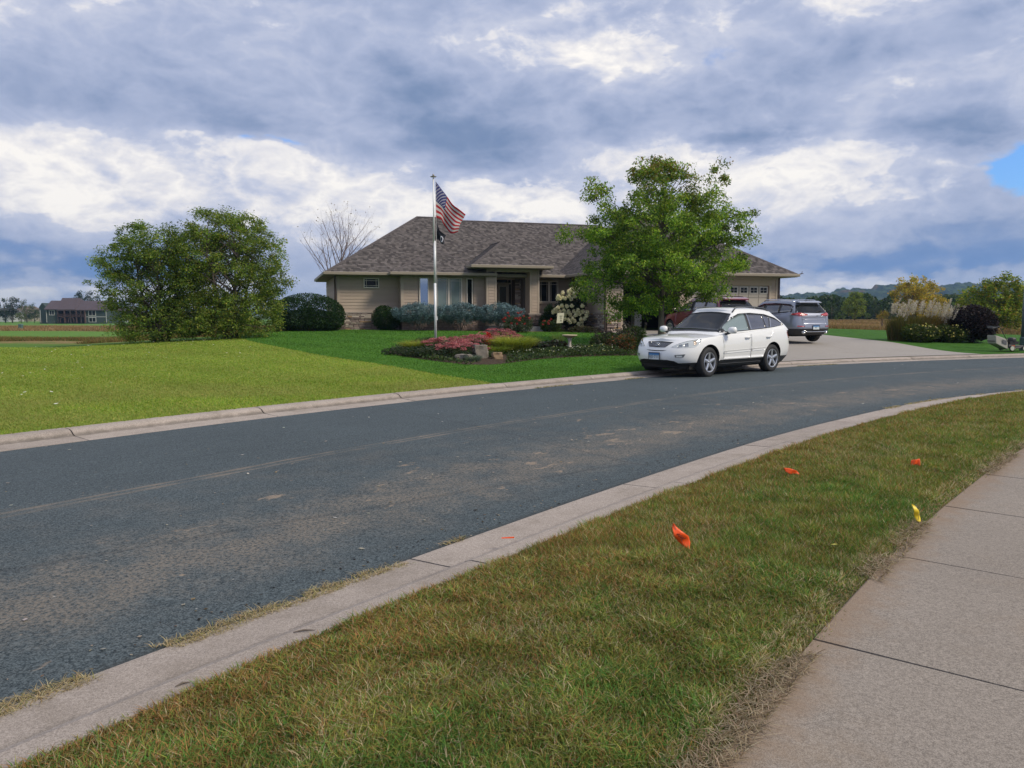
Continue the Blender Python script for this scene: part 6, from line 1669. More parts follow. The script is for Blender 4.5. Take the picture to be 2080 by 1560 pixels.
for k, (x, y, s_, lb) in enumerate([(3.15, 26.3, .75, 'airy green coneflower stand with dark seed heads, left of the darker clump'), (4.05, 26.4, 1.0, 'dense dark coneflower clump with seed heads by the white SUV'), (3.65, 25.9, .7, 'coneflower clump with rusty drying leaves in the bed middle')]):
    c = pl('coneflower_plant', lb, x, y, [(0, 0, .38 * s_, .5, .4, .40 * s_), (.2, 0, .55 * s_, .35, .3, .3 * s_)], int(4200 * s_), .07, CONE if k < 2 else CONE + [(.26, .10, .05)], [.35, .3, .2, .15] if k < 2 else [.2, .2, .1, .1, .4], group='coneflowers at the right end of the bed')
    st = MB(); hd = MB()
    for q in range(34):
        a_, r_ = R.random() * 6.283, math.sqrt(R.random()) * .62; hx_, hy_ = math.cos(a_) * r_, math.sin(a_) * r_ * .7; hz_ = s_ * R.uniform(.62, 1.02)
        st.tube([(hx_ * .5, hy_ * .5, 0), (hx_ * .9, hy_ * .9, hz_ * .6), (hx_, hy_, hz_)], [.006, .005, .004], 4, cap=False)
        hd.lathe([(0, hz_ + .045), (.020, hz_ + .03), (.027, hz_ + .01), (.018, hz_ - .008), (0, hz_ - .01)], 6, (hx_, hy_, 0))
    o1 = st.build('stalks', mat('stalk', (.07, .08, .03), .8), c); o1['kind'] = 'stuff'; o2 = hd.build('seed_heads', mat('seed_head', (.018, .012, .010), .9), c); o2['kind'] = 'stuff'

# boulders
def boulder(label, x, y, sx, sy, sz, m, seed, flat=False):
    bm = bmesh.new(); bmesh.ops.create_icosphere(bm, subdivisions=4, radius=1)
    for v in bm.verts:
        p = v.co.copy(); k = 1 + .28 * mnoise.noise(p * 1.3 + Vector((seed, 0, 0))) + .12 * mnoise.noise(p * 4 + Vector((0, seed, 0))) + .05 * mnoise.noise(p * 11)
        if flat: k += .10 * mnoise.noise(p * 2.6 + Vector((0, 0, seed * 3))); p = Vector([max(-.66, min(.66, c)) for c in p]) * 1.32
        v.co = Vector((p.x * sx, p.y * sy, p.z * sz)) * k
        # layered ledges
        v.co.x *= 1 + .035 * math.sin(v.co.z * 62 + 4 * mnoise.noise(p * 2)); v.co.y *= 1 + .035 * math.sin(v.co.z * 62 + 4 * mnoise.noise(p * 2))
    me = bpy.data.meshes.new('boulder'); bm.to_mesh(me); bm.free(); me.materials.append(m)
    for p in me.polygons: p.use_smooth = True
    o = obj('boulder', me, None, (x, y, zf(x, y) + sz * .72)); tag(o, label, 'boulder', 'boulders at the front of the flower bed'); o.rotation_euler[2] = seed
    return o
LIME = mat('limestone', (.17, .150, .125), .92, var=.75, vscale=9, bump=1.0, bscale=18, dirt=((.06, .05, .04), .85, 12))
LIMET = mat('tan_limestone', (.24, .165, .10), .92, var=.4, vscale=6, bump=1.0, bscale=22, dirt=((.12, .07, .04), .6, 9))
boulder('tall pale grey layered boulder between the pink flowers and yellow grass', -.92, 22.6, .23, .19, .27, LIME, .35, flat=True)
boulder('low grey boulder lying left of the tall one', -1.36, 21.9, .25, .18, .13, LIME, 5.9, flat=True)
boulder('square tan block of stone right of the tall boulder', -.42, 22.4, .16, .13, .15, LIMET, .25, flat=True)

# bird bath
bx, by = 1.98, 26.4; t_ = thing('bird_bath', 'pale concrete bird bath with a shallow bowl on a slender pedestal', 'bird bath', (bx, by, zf(bx, by) + .02))
BB = mat('bath_concrete', (.42, .39, .34), .85, var=.18, vscale=10, bump=.4, bscale=60); BB2 = mat('bath_concrete_tan', (.47, .40, .26), .85, var=.15, vscale=10, bump=.4, bscale=60)
MB().lathe([(0, 0), (.14, 0), (.14, .03), (.085, .07), (.058, .16), (.052, .26), (.062, .36), (.085, .41), (.05, .42), (0, .42)], 20).build('pedestal', BB, t_, smooth=True)
MB().lathe([(0, .42), (.10, .425), (.18, .455), (.245, .485), (.262, .50), (.262, .525), (.245, .53), (.20, .50), (.1, .475), (0, .47)], 28).build('bowl', BB2, t_, smooth=False)
MB().lathe([(0, .508), (.205, .508)], 24).build('water', mat('bath_water', (.05, .06, .06), .03), t_)
# two short weathered posts
PW = mat('weathered_post', (.26, .235, .20), .9, var=.4, vscale=14, bump=.6)
for k, (x, y, h, lb) in enumerate([(3.05, 27.1, .50, 'short weathered log post, taller of two in the bed'), (3.32, 27.0, .44, 'short pale log post, right of the taller one')]):
    o = MB().lathe([(0, 0), (.085, 0), (.08, h * .5), (.078, h - .01), (.068, h), (0, h)], 12).build('log_post', PW, None, loc=(x, y, zf(x, y))); tag(o, lb, 'post', 'log posts in the flower bed')
# little hanging garden banner on its hook
x, y = 2.42, 38.2; t_ = thing('garden_banner', 'small cream banner with a dark tree motif on a thin stake before the hydrangea', 'banner', (x, y, zf(x, y)), rad(8))
tubes(t_, 'stake', BROWN, [([(-.19, 0, 0), (-.19, 0, .98), (.20, 0, 1.0)], .008)], 5)
b = MB(); b.add([(-.17, 0, .96), (.17, 0, .97), (.10, -.03, .48), (-.22, -.03, .46)], [(0, 1, 2, 3)]); o = b.build('banner_cloth', mat('cream_cloth', (.62, .58, .44), .8), t_); o.modifiers.new('s', 'SOLIDIFY').thickness = .004
b = MB(); b.box(-.01, .015, -.025, -.020, .60, .80).box(-.07, .08, -.022, -.017, .80, .83).box(-.06, .07, -.024, -.019, .70, .72); b.hexa([(-.06, -.035, .55), (.06, -.035, .55), (.06, -.030, .55), (-.06, -.030, .55), (-.02, -.03, .62), (.02, -.03, .62), (.02, -.025, .62), (-.02, -.025, .62)]); b.build('motif', mat('banner_print', (.20, .19, .14), .8), t_)

# ---------------------------------------------------------------- flagpole and flags
FX, FY = -3.04, 30.6; FZ = zf(FX, FY)
t_ = thing('flagpole', 'tall silver flagpole rising from the flower bed', 'flagpole', (FX, FY, FZ))
ALU = mat('aluminium_pole', (.74, .75, .76), .45, metal=.15)
ztop = 1.6 + (635 - 368) * .01962 - FZ
pb = MB(); pb.tube([(0, 0, 0), (0, 0, 2.3)], [.052, .050], 14); pb.build('pole', ALU, t_, smooth=True)
MB().tube([(0, 0, 2.3), (0, 0, 3.95)], [.046, .043], 14).build('pole', ALU, t_, smooth=True)
MB().tube([(-.025, 0, 3.9), (-.03, 0, ztop)], [.036, .030], 14).build('pole', ALU, t_, smooth=True)
MB().lathe([(0, ztop + .02), (.10, ztop + .03), (.13, ztop + .045), (.10, ztop + .06), (.03, ztop + .065)], 18, (-.03, 0, 0)).build('truck', mat('pole_cap', (.30, .28, .25), .4, metal=.5), t_, smooth=True)
MB().lathe([(0, ztop + .06), (.035, ztop + .075), (.045, ztop + .105), (.035, ztop + .135), (0, ztop + .15)], 14, (-.03, 0, 0)).build('finial', MATS['pole_cap'], t_, smooth=True)
tubes(t_, 'halyard', mat('rope', (.55, .55, .53), .8), [([(.075, -.02, .9), (.07, -.02, 3.0), (.06, -.02, ztop - .05)], .006)], 4)
MB().box(.045, .09, -.02, .02, .85, 1.0).build('cleat', ALU, t_)
def flag_grid(cols_, ns, nt_, wav=.10, hoist=0.03):
    """cols_: list of (s, (x_top,z_top), (x_bot,z_bot), depth)"""
    S_ = [c[0] for c in cols_]; V = []; UV = []
    def itp(s, f): return np.interp(s, S_, f)
    def sm_(s, f):
        return (itp(max(0, s - .05), f) + itp(s, f) + itp(min(1, s + .05), f)) / 3
    for i in range(ns + 1):
        s = i / ns
        xt, zt = sm_(s, [c[1][0] for c in cols_]), sm_(s, [c[1][1] for c in cols_]); xb, zb = sm_(s, [c[2][0] for c in cols_]), sm_(s, [c[2][1] for c in cols_]); dp = sm_(s, [c[3] for c in cols_])
        for j in range(nt_ + 1):
            t = j / nt_; wv = wav * math.sin(s * 9 + t * 3.0) * s ** .5 + wav * .5 * math.sin(s * 4 - t * 7) * min(1, s * 3)
            V.append((xt + (xb - xt) * t + .02 * math.sin(t * 6 + s * 8) * s, dp + wv, zt + (zb - zt) * t)); UV.append((s, 1 - t))
    F = [(i * (nt_ + 1) + j, (i + 1) * (nt_ + 1) + j, (i + 1) * (nt_ + 1) + j + 1, i * (nt_ + 1) + j + 1) for i in range(ns) for j in range(nt_)]
    return V, F, UV
def us_flag_mat():
    m = bpy.data.materials.new('striped_flag_cloth'); m.use_nodes = True; t = m.node_tree; b = t.nodes['Principled BSDF']
    u = t.nodes.new('ShaderNodeUVMap'); s = t.nodes.new('ShaderNodeSeparateXYZ'); t.links.new(u.outputs[0], s.inputs[0]); U, V = NX(t, s.outputs[0]), NX(t, s.outputs[1])
    st = (((1.0 - V) * 13.0).f('FLOOR') * .5).f('FRACT').f('LESS_THAN', .25)
    c = mixc(t, st, (.62, .60, .60), (.48, .018, .030))
    can = U.f('LESS_THAN', .40) * V.f('GREATER_THAN', 6 / 13)
    a, d = U * (12 / .40), (V - 6 / 13) * (10 / (7 / 13))
    fx, fy = (a + .5).f('FRACT') - .5, (d + .5).f('FRACT') - .5
    ev = ((a + .5).f('FLOOR') + (d + .5).f('FLOOR')) * .5
    even = ev.f('FRACT').f('LESS_THAN', .25); r2 = fx * fx + fy * fy
    inb = (a.f('GREATER_THAN', .5) * a.f('LESS_THAN', 11.5)) * (d.f('GREATER_THAN', .5) * d.f('LESS_THAN', 9.5))
    star = r2.f('LESS_THAN', .13) * even * inb
    cc = mixc(t, star, (.022, .028, .17), (.62, .62, .66)); c = mixc(t, can, c, cc)
    t.links.new(c, b.inputs['Base Color']); b.inputs['Roughness'].default_value = .7
    tr = t.nodes.new('ShaderNodeBsdfTranslucent'); t.links.new(c, tr.inputs[0]); ms = t.nodes.new('ShaderNodeMixShader'); ms.inputs[0].default_value = .35
    t.links.new(b.outputs[0], ms.inputs[1]); t.links.new(tr.outputs[0], ms.inputs[2]); t.links.new(ms.outputs[0], t.nodes['Material Output'].inputs[0])
    return m
K = .01962
def fp(px, py): return ((px - 885) * K + .04, 1.6 + (635 - py) * K - FZ)
V, F, UV = flag_grid([(0, fp(884.5, 373), fp(884.5, 446), 0), (.25, fp(898, 391), fp(896.5, 449), .10), (.40, fp(908, 403), fp(899, 457), .20), (.6, fp(920, 420), fp(908, 468), .10), (.8, fp(933, 430), fp(917, 479), -.1), (1, fp(945, 440), fp(929, 474), .1)], 40, 26, .06)
o = obj('national_flag', np_mesh('national_flag', V, F, us_flag_mat(), uv=UV, smooth=True), None, (FX, FY, FZ)); tag(o, 'American stars and stripes flag flying from the silver pole', 'flag'); o.modifiers.new('s', 'SOLIDIFY').thickness = .003
m = bpy.data.materials.new('black_flag_cloth'); m.use_nodes = True; t = m.node_tree; u = t.nodes.new('ShaderNodeUVMap'); s = t.nodes.new('ShaderNodeSeparateXYZ'); t.links.new(u.outputs[0], s.inputs[0]); U, V_ = NX(t, s.outputs[0]), NX(t, s.outputs[1])
r2 = ((U - .72) * (U - .72) * 7.0 + (V_ - .38) * (V_ - .38) * 3.0); ring = r2.f('LESS_THAN', .17) * (1.0 - (r2.f('LESS_THAN', .07)))
t.links.new(mixc(t, ring, (.012, .013, .022), (.55, .56, .62)), t.nodes['Principled BSDF'].inputs['Base Color']); t.nodes['Principled BSDF'].inputs['Roughness'].default_value = .7
V, F, UV = flag_grid([(0, fp(886, 450), fp(886, 488), 0), (.3, fp(889, 462), fp(890, 489), .1), (.55, fp(893, 470), fp(894, 493), .0), (.8, fp(901, 478), fp(898, 499), -.1), (1, fp(905, 480), fp(901, 499), .05)], 20, 14, .05)
o = obj('black_flag', np_mesh('black_flag', V, F, m, uv=UV, smooth=True), None, (FX, FY, FZ)); tag(o, 'smaller black flag with a white emblem below the striped flag', 'flag'); o.modifiers.new('s', 'SOLIDIFY').thickness = .003

# ---------------------------------------------------------------- marker flags on the verge
ORA = mat('orange_marker', (.86, .10, .015), .45, spec=.4); YEL = mat('yellow_marker', (.80, .58, .03), .45); WIRE = mat('marker_wire', (.2, .2, .2), .4, metal=1); PRT = mat('marker_print', (.12, .02, .01), .6)
def marker(label, x, y, hgt, pts, m, yaw, printed=False, wire=True, dz=0.0):
    t_ = thing('marker_flag', label, 'marker flag', (x, y, .11 + dz), yaw, 'utility marker flags on the verge')
    if wire: tubes(t_, 'wire', WIRE, [([(0, 0, -.02), (.004, 0, hgt * .6), (pts[0][0], 0.002, pts[0][1])], .0012)], 5)
    n = 12; top, bot = pts[1], pts[2]; V = []
    T_, B_ = resample(np.array(top, float), n), resample(np.array(bot, float), n)
    for i in range(n):
        for j in range(6):
            q = T_[i] + (B_[i] - T_[i]) * j / 5; V.append((q[0], .010 * math.sin(i * .8 + j * .5), q[1]))
    F = [(i * 6 + j, (i + 1) * 6 + j, (i + 1) * 6 + j + 1, i * 6 + j + 1) for i in range(n - 1) for j in range(5)]
    o = obj('flag', np_mesh('flag', V, F, m, smooth=True), t_); o.modifiers.new('s', 'SOLIDIFY').thickness = .0012
    if printed:
        b = MB()
        for k in range(4):
            i = 4 + k; q = T_[i] * .55 + B_[i] * .45; w = .010 + .003 * (k % 2)
            yy = .010 * math.sin(i * .8 + 1) - .004
            b.box(q[0] - w, q[0] + w, yy - .002, yy + .001, q[1] - .0022, q[1] + .0022)
        b.build('print', PRT, o)
    return t_
marker('nearest orange marker flag, upright and twisted, with dark print', 1.045, 4.62, .16, [(-.05, .20), [(-.052, .215), (-.030, .185), (.005, .160), (.045, .130), (.055, .090)], [(-.060, .185), (-.050, .135), (-.020, .095), (.020, .060), (.045, .048)]], ORA, 0, True, dz=-.012)
marker('bent orange marker flag lying low near the kerb side', 2.53, 6.88, .03, [(.0, .03), [(-.06, .085), (0, .080), (.06, .06), (.085, .03)], [(-.04, .05), (0, .025), (.05, .03), (.08, .02)]], ORA, 0)
marker('farthest orange marker flag, square, over a green patch', 3.86, 7.25, .08, [(.0, .09), [(-.04, .10), (0, .11), (.045, .115)], [(-.04, .05), (0, .06), (.045, .045)]], ORA, 0, dz=-.018)
marker('yellow marker flag at the sidewalk edge', 2.86, 5.30, .12, [(-.02, .15), [(-.045, .150), (-.02, .135), (.0, .10), (.02, .05)], [(-.046, .147), (-.03, .08), (-.01, .03), (.015, .01)]], YEL, 0)
b = MB(); b.hexa([(-.04, -.012, 0), (.045, -.004, 0), (.04, .014, 0), (-.035, .004, 0), (-.04, -.010, .006), (.045, -.004, .009), (.04, .012, .006), (-.035, .004, .003)]); tag(b.build('plastic_scrap', ORA, None, loc=(-.03, 5.0, .105)), 'flat orange plastic scrap lying on the near kerb', 'litter')
# twigs and a leaf
for k, (x, y, L, a, lb) in enumerate([(-.98, 3.50, .05, .25, 'short dark twig on the near kerb, right one'), (-1.33, 2.98, .030, .7, 'thin dark twig on the near kerb, left one')]):
    bb = MB(); bb.tube([(-L, 0, .004), (0, .003, .009), (L, -.002, .005)], [.002, .005, .0015], 5); o = bb.build('twig', BARK, None, loc=(x, y, .10)); o.rotation_euler[2] = a; tag(o, lb, 'twig')
b = MB(); b.lathe([(0, .018), (.03, .016), (.05, .006), (.052, 0)], 9); o = b.build('pebble', mat('pebble', (.33, .32, .30), .9, var=.3, vscale=30), None, smooth=True, loc=(-.39, 2.65, .115)); tag(o, 'flat pale stone half hidden in the verge grass', 'stone')
o = flakes('fallen_leaf', np.array([[2.02, 4.70, .155]]), np.array([.022]), np.array([[.55, .5, .12]]), GB, 'small yellow leaf at the verge edge beside the sidewalk', 'leaf'); o['kind'] = 'thing'

# ---------------------------------------------------------------- right side planting
x, y = 17.6, 33.6; zz = zf(x, y)
pg = thing('plume_grass', 'tall plume grass with silvery feathery plumes and olive-orange leaves', 'ornamental grass', (x, y, zz))
n = 9000; a = R.random(n) * 6.283; rr = np.sqrt(R.random(n)); P = np.c_[np.cos(a) * rr * 1.15 + np.where(R.random(n) < .35, .9, 0), np.sin(a) * rr * .6, np.zeros(n)]
blades('foliage', P, .80 + .42 * R.random(n), np.full(n, .014), .30, mixcols([(.13, .125, .035), (.22, .135, .05), (.09, .10, .03), (.30, .17, .06)], np.stack([.4 + 0 * P[:, 0], np.clip(P[:, 0], 0, 1) * .5 + .1, .3 - .1 * np.clip(P[:, 0], 0, 1), np.clip(P[:, 0], 0, 1.2) * .4 + .02], 1), n), GB, pg, kind=None, curl=.3)
for k in range(96):
    a_ = R.random() * 6.283; r_ = math.sqrt(R.random()); bx_, by_ = (R.uniform(-1.25, .95) if k < 52 else R.uniform(.9, 2.15)), math.sin(a_) * r_ * .5; hz_ = (1.54 if k < 52 else 1.36) + R.normal(0, .12); ln = .12 + R.normal(0, .05)
    q = R.random(70); Pp = np.c_[bx_ + ln * q + R.normal(0, .020, 70), by_ - .45 + R.normal(0, .018, 70), hz_ - .42 + q * .44]
    leaf_obj('plume', Pp, np.full(70, .085), mixcols([(.56, .50, .46), (.66, .60, .56), (.42, .34, .31)], [.4, .35, .25], 70), PETAL, pg, droop=-1.4, asp=.22)
    MB().tube([(bx_ * .8, by_, .6), (bx_, by_, hz_ - .25)], [.005, .004], 4, cap=False).build('stalk', MATS['stalk'], pg)
for k, (x, y, sx, lb) in enumerate([(17.35, 32.7, .95, 'leafy shrub with pale yellow blooms at the foot of the plume grass, left one'), (18.75, 32.9, .85, 'leafy shrub with pale yellow blooms at the foot of the plume grass, right one')]):
    s = shrub('flowering_shrub', lb, 'shrub', (x, y, zf(x, y)), [(0, 0, .36, sx * .75, .6, .38), (-.3, 0, .45, sx * .5, .5, .35), (.35, 0, .42, sx * .5, .5, .33)], 5200, .085, [(.045, .075, .018), (.075, .11, .025), (.12, .13, .03)], [.4, .35, .25], None, 'yellow-flowered shrubs by the driveway', vary=.35, shellb=.6)
    P, _ = in_lobes([(0, -.35, .50, sx * .7, .35, .32)], 60, .8); leaf_obj('blooms', P, np.full(60, .075), mixcols([(.50, .42, .12), (.40, .30, .16), (.30, .30, .10)], [.5, .25, .25], 60), PETAL, s, asp=.9)['kind'] = 'stuff'
x, y = 19.75, 33.0
shrub('purple_ninebark', 'round dark purple-leaved shrub beside the plume grass', 'shrub', (x, y, zf(x, y)), [(0, 0, .82, .95, .8, .78), (-.25, 0, .95, .8, .7, .62), (.3, 0, .75, .72, .65, .6), (0, 0, 1.3, .45, .4, .35)], 17000, .085, [(.016, .011, .016), (.028, .016, .024), (.045, .025, .032), (.010, .008, .012)], [.35, .3, .15, .2], None, shellb=.45, vary=.35, up=.3)
# lawn mower
x, y = 18.88, 29.35
mw = thing('lawn_mower', 'walk-behind lawn mower with grey grass bag at the right edge of the lawn', 'lawn mower', (x, y, zf(x, y) + .05), rad(8))
BAG = mat('bag_fabric', (.36, .34, .30), .85, var=.12, vscale=12); BLK = mat('mower_black', (.02, .02, .022), .5); ORG = mat('mower_orange', (.42, .10, .03), .5); WHL = mat('mower_wheel', (.50, .50, .42), .6)
b = MB(); b.hexa([(-.62, -.22, .28), (-.10, -.22, .05), (-.10, .22, .05), (-.62, .22, .28), (-.66, -.22, .60), (-.12, -.20, .44), (-.12, .20, .44), (-.66, .22, .60)]); bg = bevel_mod(b.build('grass_bag', BAG, mw), .025, 3)
b = MB(); b.hexa([(-.36, -.236, .30), (-.17, -.228, .23), (-.17, -.225, .23), (-.36, -.23, .30), (-.37, -.236, .44), (-.18, -.226, .38), (-.18, -.222, .38), (-.37, -.23, .44)]); b.build('bag_label', GRY, bg)
MB().box(-.66, -.645, -.2, .2, .36, .385).build('bag_strap', BLK, bg)
b = MB(); b.hexa([(-.12, -.24, .10), (.62, -.24, .08), (.62, .24, .08), (-.12, .24, .10), (-.08, -.22, .24), (.58, -.2, .20), (.58, .2, .20), (-.08, .22, .24)]); bevel_mod(b.build('deck', BLK, mw), .02)
b = MB(); b.box(.02, .16, -.246, -.236, .12, .22); b.build('deck_side', ORG, mw)
b = MB(); b.lathe([(0, .50), (.12, .49), (.15, .44), (.15, .36), (.13, .30), (.12, .22)], 16, (.22, 0, 0)); b.box(.05, .42, -.13, .13, .24, .36); b.build('engine', BLK, mw)
MB().lathe([(0, .505), (.07, .503), (.075, .49)], 12, (.22, 0, 0)).build('recoil_cover', GRY, mw)
for wx in (.02, .55):
    for wy in (-.27, .27):
        w_ = MB(); w_.lathe([(.10, -.02), (.10, .02), (.085, .025), (.085, -.025), (.10, -.02)], 18, axis='y'); wo_ = w_.build('wheel', BLK, mw, loc=(wx, wy, .10)); MB().lathe([(0, -.024), (.085, -.022)], 14, axis='y').lathe([(0, .024), (.085, .022)], 14, axis='y').build('hub', WHL, wo_)
tubes(mw, 'handle', BLK, [([(-.06, -.2, .25), (-.40, -.2, .78), (-.52, -.2, .92), (-.70, -.2, .93)], .013), ([(-.06, .2, .25), (-.40, .2, .78), (-.52, .2, .92), (-.70, .2, .93)], .013), ([(-.70, -.2, .93), (-.70, .2, .93)], .014), ([(-.52, -.2, .92), (-.52, .2, .92)], .02)])
b = MB(); b.box(-.74, -.50, -.12, .12, .86, .93); b.build('control_panel', GRY, mw)
# blue-grey utility cabinet post cut by the right frame edge
x, y = 19.80, 29.9; t_ = thing('utility_post', 'blue-grey steel post at the far right edge of the picture', 'post', (x + .12, y, zf(x, y) - .05))
UP = mat('post_paint', (.075, .095, .115), .5, var=.1); UPG = mat('post_paint_green', (.045, .085, .075), .5, var=.1)
MB().lathe([(.155, 0), (.155, .55), (.13, .60), (0, .60)], 16).build('base', UPG, t_); MB().tube([(0, 0, .6), (0, 0, 2.4)], [.12, .11], 14).build('post', UP, t_, smooth=True); MB().lathe([(.125, 1.62), (.13, 1.66), (.125, 1.70)], 14).build('band', GRY, t_); MB().lathe([(.125, 2.38), (.12, 2.43), (0, 2.47)], 14).build('cap', UP, t_)
MB().box(-.03, .03, -.16, -.12, .75, .85).build('label_plate', WHT, t_)

# ================================================================== FAR SCENERY
def atpx(px, py, Y):
    """world point on the ray of the photograph column / row at distance Y (used only to lay out far things at their real distance)"""
    a, b_ = (px - 1040) / 1560, (780 - py) / 1560; p = rad(5.31)
    d = (a, math.cos(p) + b_ * math.sin(p), -math.sin(p) + b_ * math.cos(p)); t = Y / d[1]
    return d[0] * t, Y, 1.6 + d[2] * t
def far_tree(name, label, px, Y, py_top, wpx, lobes, n, pal, wt, group=None, base=None, trunk=.25, vary=.4, ls=.010, asp=.7, shell=.4, ncl=60):
    """lobes in units of the tree's height; n leaf clumps sized to the distance"""
    X, _, zt = atpx(px, py_top, Y); z0 = zf(X, Y) if base is None else base; H = zt - z0
    root = thing(name, label, 'tree', (X, Y, z0), 0, group)
    Lb = [(a * H, b_ * H, c * H, d * H, e * H, f * H) for a, b_, c, d, e, f in lobes]
    C, _ = in_lobes(Lb, ncl, shell); per = n // ncl; ck = np.repeat(np.arange(ncl), per)
    d = R.normal(0, 1, (ncl * per, 3)); d *= (R.random(ncl * per) ** .5 / np.linalg.norm(d, axis=1))[:, None]
    P = C[ck] + d * H * .085; cb = (1 + (R.random(ncl) - .5) * 2 * vary)[ck]
    P[:, 2] = np.maximum(P[:, 2], .02)
    leaf_obj('crown', P, H * .030 * (.6 + .9 * R.random(len(P))), mixcols(pal, wt, len(P), .25) * cb[:, None], LEAF, root, asp=asp, droop=.3)
    b = MB(); b.tube([(0, 0, -.3), (.01 * H, 0, H * .3), (-.01 * H, 0, H * .75)], [H * .024 * trunk * 4, H * .018 * trunk * 4, H * .004], 7)
    for k in range(9):
        c = C[k * (ncl // 9)]; b.tube(branch_path((0, 0, H * R.uniform(.2, .45)), c, .4), [H * .010, H * .008, H * .006, H * .004, H * .003, H * .002], 4, cap=False)
    b.build('trunk', BARK, root, smooth=True)
    return root
RND = [(0, 0, .62, .32, .32, .34), (-.2, 0, .5, .22, .25, .25), (.22, 0, .52, .22, .25, .25), (0, 0, .3, .3, .3, .2)]
OAKG = [(.065, .12, .024), (.10, .17, .03), (.16, .22, .04), (.04, .07, .018)]
DKG = [(.022, .045, .014), (.035, .065, .018), (.05, .085, .022)]
YOR = [(.46, .36, .035), (.38, .34, .045), (.52, .33, .035), (.20, .23, .035), (.56, .38, .06)]
far_tree('young_tree', 'small young tree with yellow-red crown on a thin trunk in the rough grass', 1793, 60, 632, 24, [(0, 0, .80, .26, .25, .22), (-.12, 0, .72, .18, .2, .15), (.1, 0, .9, .15, .15, .12)], 1400, [(.30, .24, .04), (.20, .20, .03), (.34, .14, .04)], [.45, .35, .2], trunk=.28)
far_tree('oak_tree', 'large yellow-orange oak with a domed crown, left of the pair on the right', 1858, 118, 561, 90, [(0, 0, .78, .34, .35, .22), (-.22, 0, .68, .28, .3, .20), (.25, 0, .62, .30, .3, .26), (.1, 0, .42, .32, .3, .22), (-.33, 0, .55, .18, .2, .12), (0, 0, .25, .35, .3, .2)], 9000, YOR, [.3, .25, .2, .15, .1], 'autumn oaks on the right', vary=.35, trunk=.3, ncl=110)
far_tree('oak_tree', 'orange-yellow oak, right of the pair, lower and more solid', 1898, 122, 579, 60, [(0, 0, .6, .38, .35, .36), (.12, 0, .45, .34, .3, .3), (-.2, 0, .4, .3, .3, .3), (0, 0, .2, .4, .3, .2)], 7000, YOR, [.4, .2, .25, .05, .1], 'autumn oaks on the right', vary=.28, ncl=90)
far_tree('broadleaf_tree', 'rounded yellow-green tree standing before the dark tree line', 1738, 140, 592, 62, RND + [(0, 0, .8, .22, .2, .18)], 7000, [(.11, .17, .028), (.18, .24, .035), (.24, .27, .045)], [.4, .35, .25], vary=.38, ncl=100)
far_tree('broadleaf_tree', 'open-crowned green and yellow tree rising at the right frame edge', 2022, 52, 546, 130, [(.02, 0, .84, .22, .22, .13), (.22, 0, .74, .15, .2, .11), (-.14, 0, .70, .20, .2, .10), (-.36, 0, .56, .22, .2, .12), (.05, 0, .55, .28, .3, .15), (.36, 0, .52, .24, .25, .20), (-.08, 0, .36, .45, .35, .16), (.3, 0, .28, .35, .3, .18)], 15000, [(.14, .21, .028), (.23, .29, .04), (.36, .35, .05), (.08, .12, .02), (.42, .24, .05)], [.3, .3, .2, .14, .06], vary=.4, trunk=.2, ncl=190, asp=.6, shell=.2)
for k, (px, Y, top, lb) in enumerate([(1665, 165, 618, 'dark green tree of the far line just right of the silver SUV'), (1690, 160, 612, 'dark green tree of the far line under the hills, second from the silver SUV'), (1780, 165, 616, 'dark tree of the far line right of the rounded yellow-green tree'),
                                      (1812, 160, 621, 'dark low tree of the far line left of the big yellow oak'), (1712, 150, 628, 'short green tree in front of the far line'), (1762, 150, 634, 'short bushy tree beside the rounded yellow-green tree'),
                                      (1948, 130, 606, 'round dull green tree behind the plume grass and purple shrub'), (1985, 120, 598, 'mid-green tree between the purple shrub and right frame edge'), (1700, 135, 640, 'low pale bush in front of the far tree line'), (1640, 170, 622, 'dark tree behind the roof of the silver SUV'),
                                      (1835, 150, 626, 'small dark tree at the foot of the yellow oak'), (2065, 75, 600, 'bushy yellow-green tree by the right edge post'), (1960, 70, 622, 'low green thicket behind the purple shrub')]):
    far_tree('field_tree', lb, px, Y, top, 40, RND, 3200 if k < 11 else 6000, DKG if k in (0, 1, 2, 3, 9, 10) else OAKG if k != 11 else [(.10, .15, .022), (.17, .20, .035), (.06, .10, .02)], [.35, .35, .3] if k in (0, 1, 2, 3, 9, 10, 11) else [.35, .3, .2, .15], 'trees of the far field edge', vary=.35, ncl=60)
# understorey of the tree line
n = 30000; px = R.uniform(1560, 2160, n); Y = 175 + R.uniform(0, 30, n); X = (px - 1040) / 1560 * Y; hh = 3.2 + 2.6 * vn(px, px * 0, .045, 4) + 1.2 * vn(px, px * 0, .2, 6)
P = np.c_[X, Y, zg(X, Y) + hh * R.random(n) ** .7]
o = leaf_obj('far_wood', P, .5 + .5 * R.random(n), mixcols(DKG + [(.07, .09, .03)], [.4, .3, .2, .1], n, .3) * (.6 + .8 * vn(px, P[:, 2] * 8, .12, 9))[:, None], LEAF, None, asp=.8); tag(o, 'dark band of woodland at the far side of the field', 'woodland', kind='stuff')
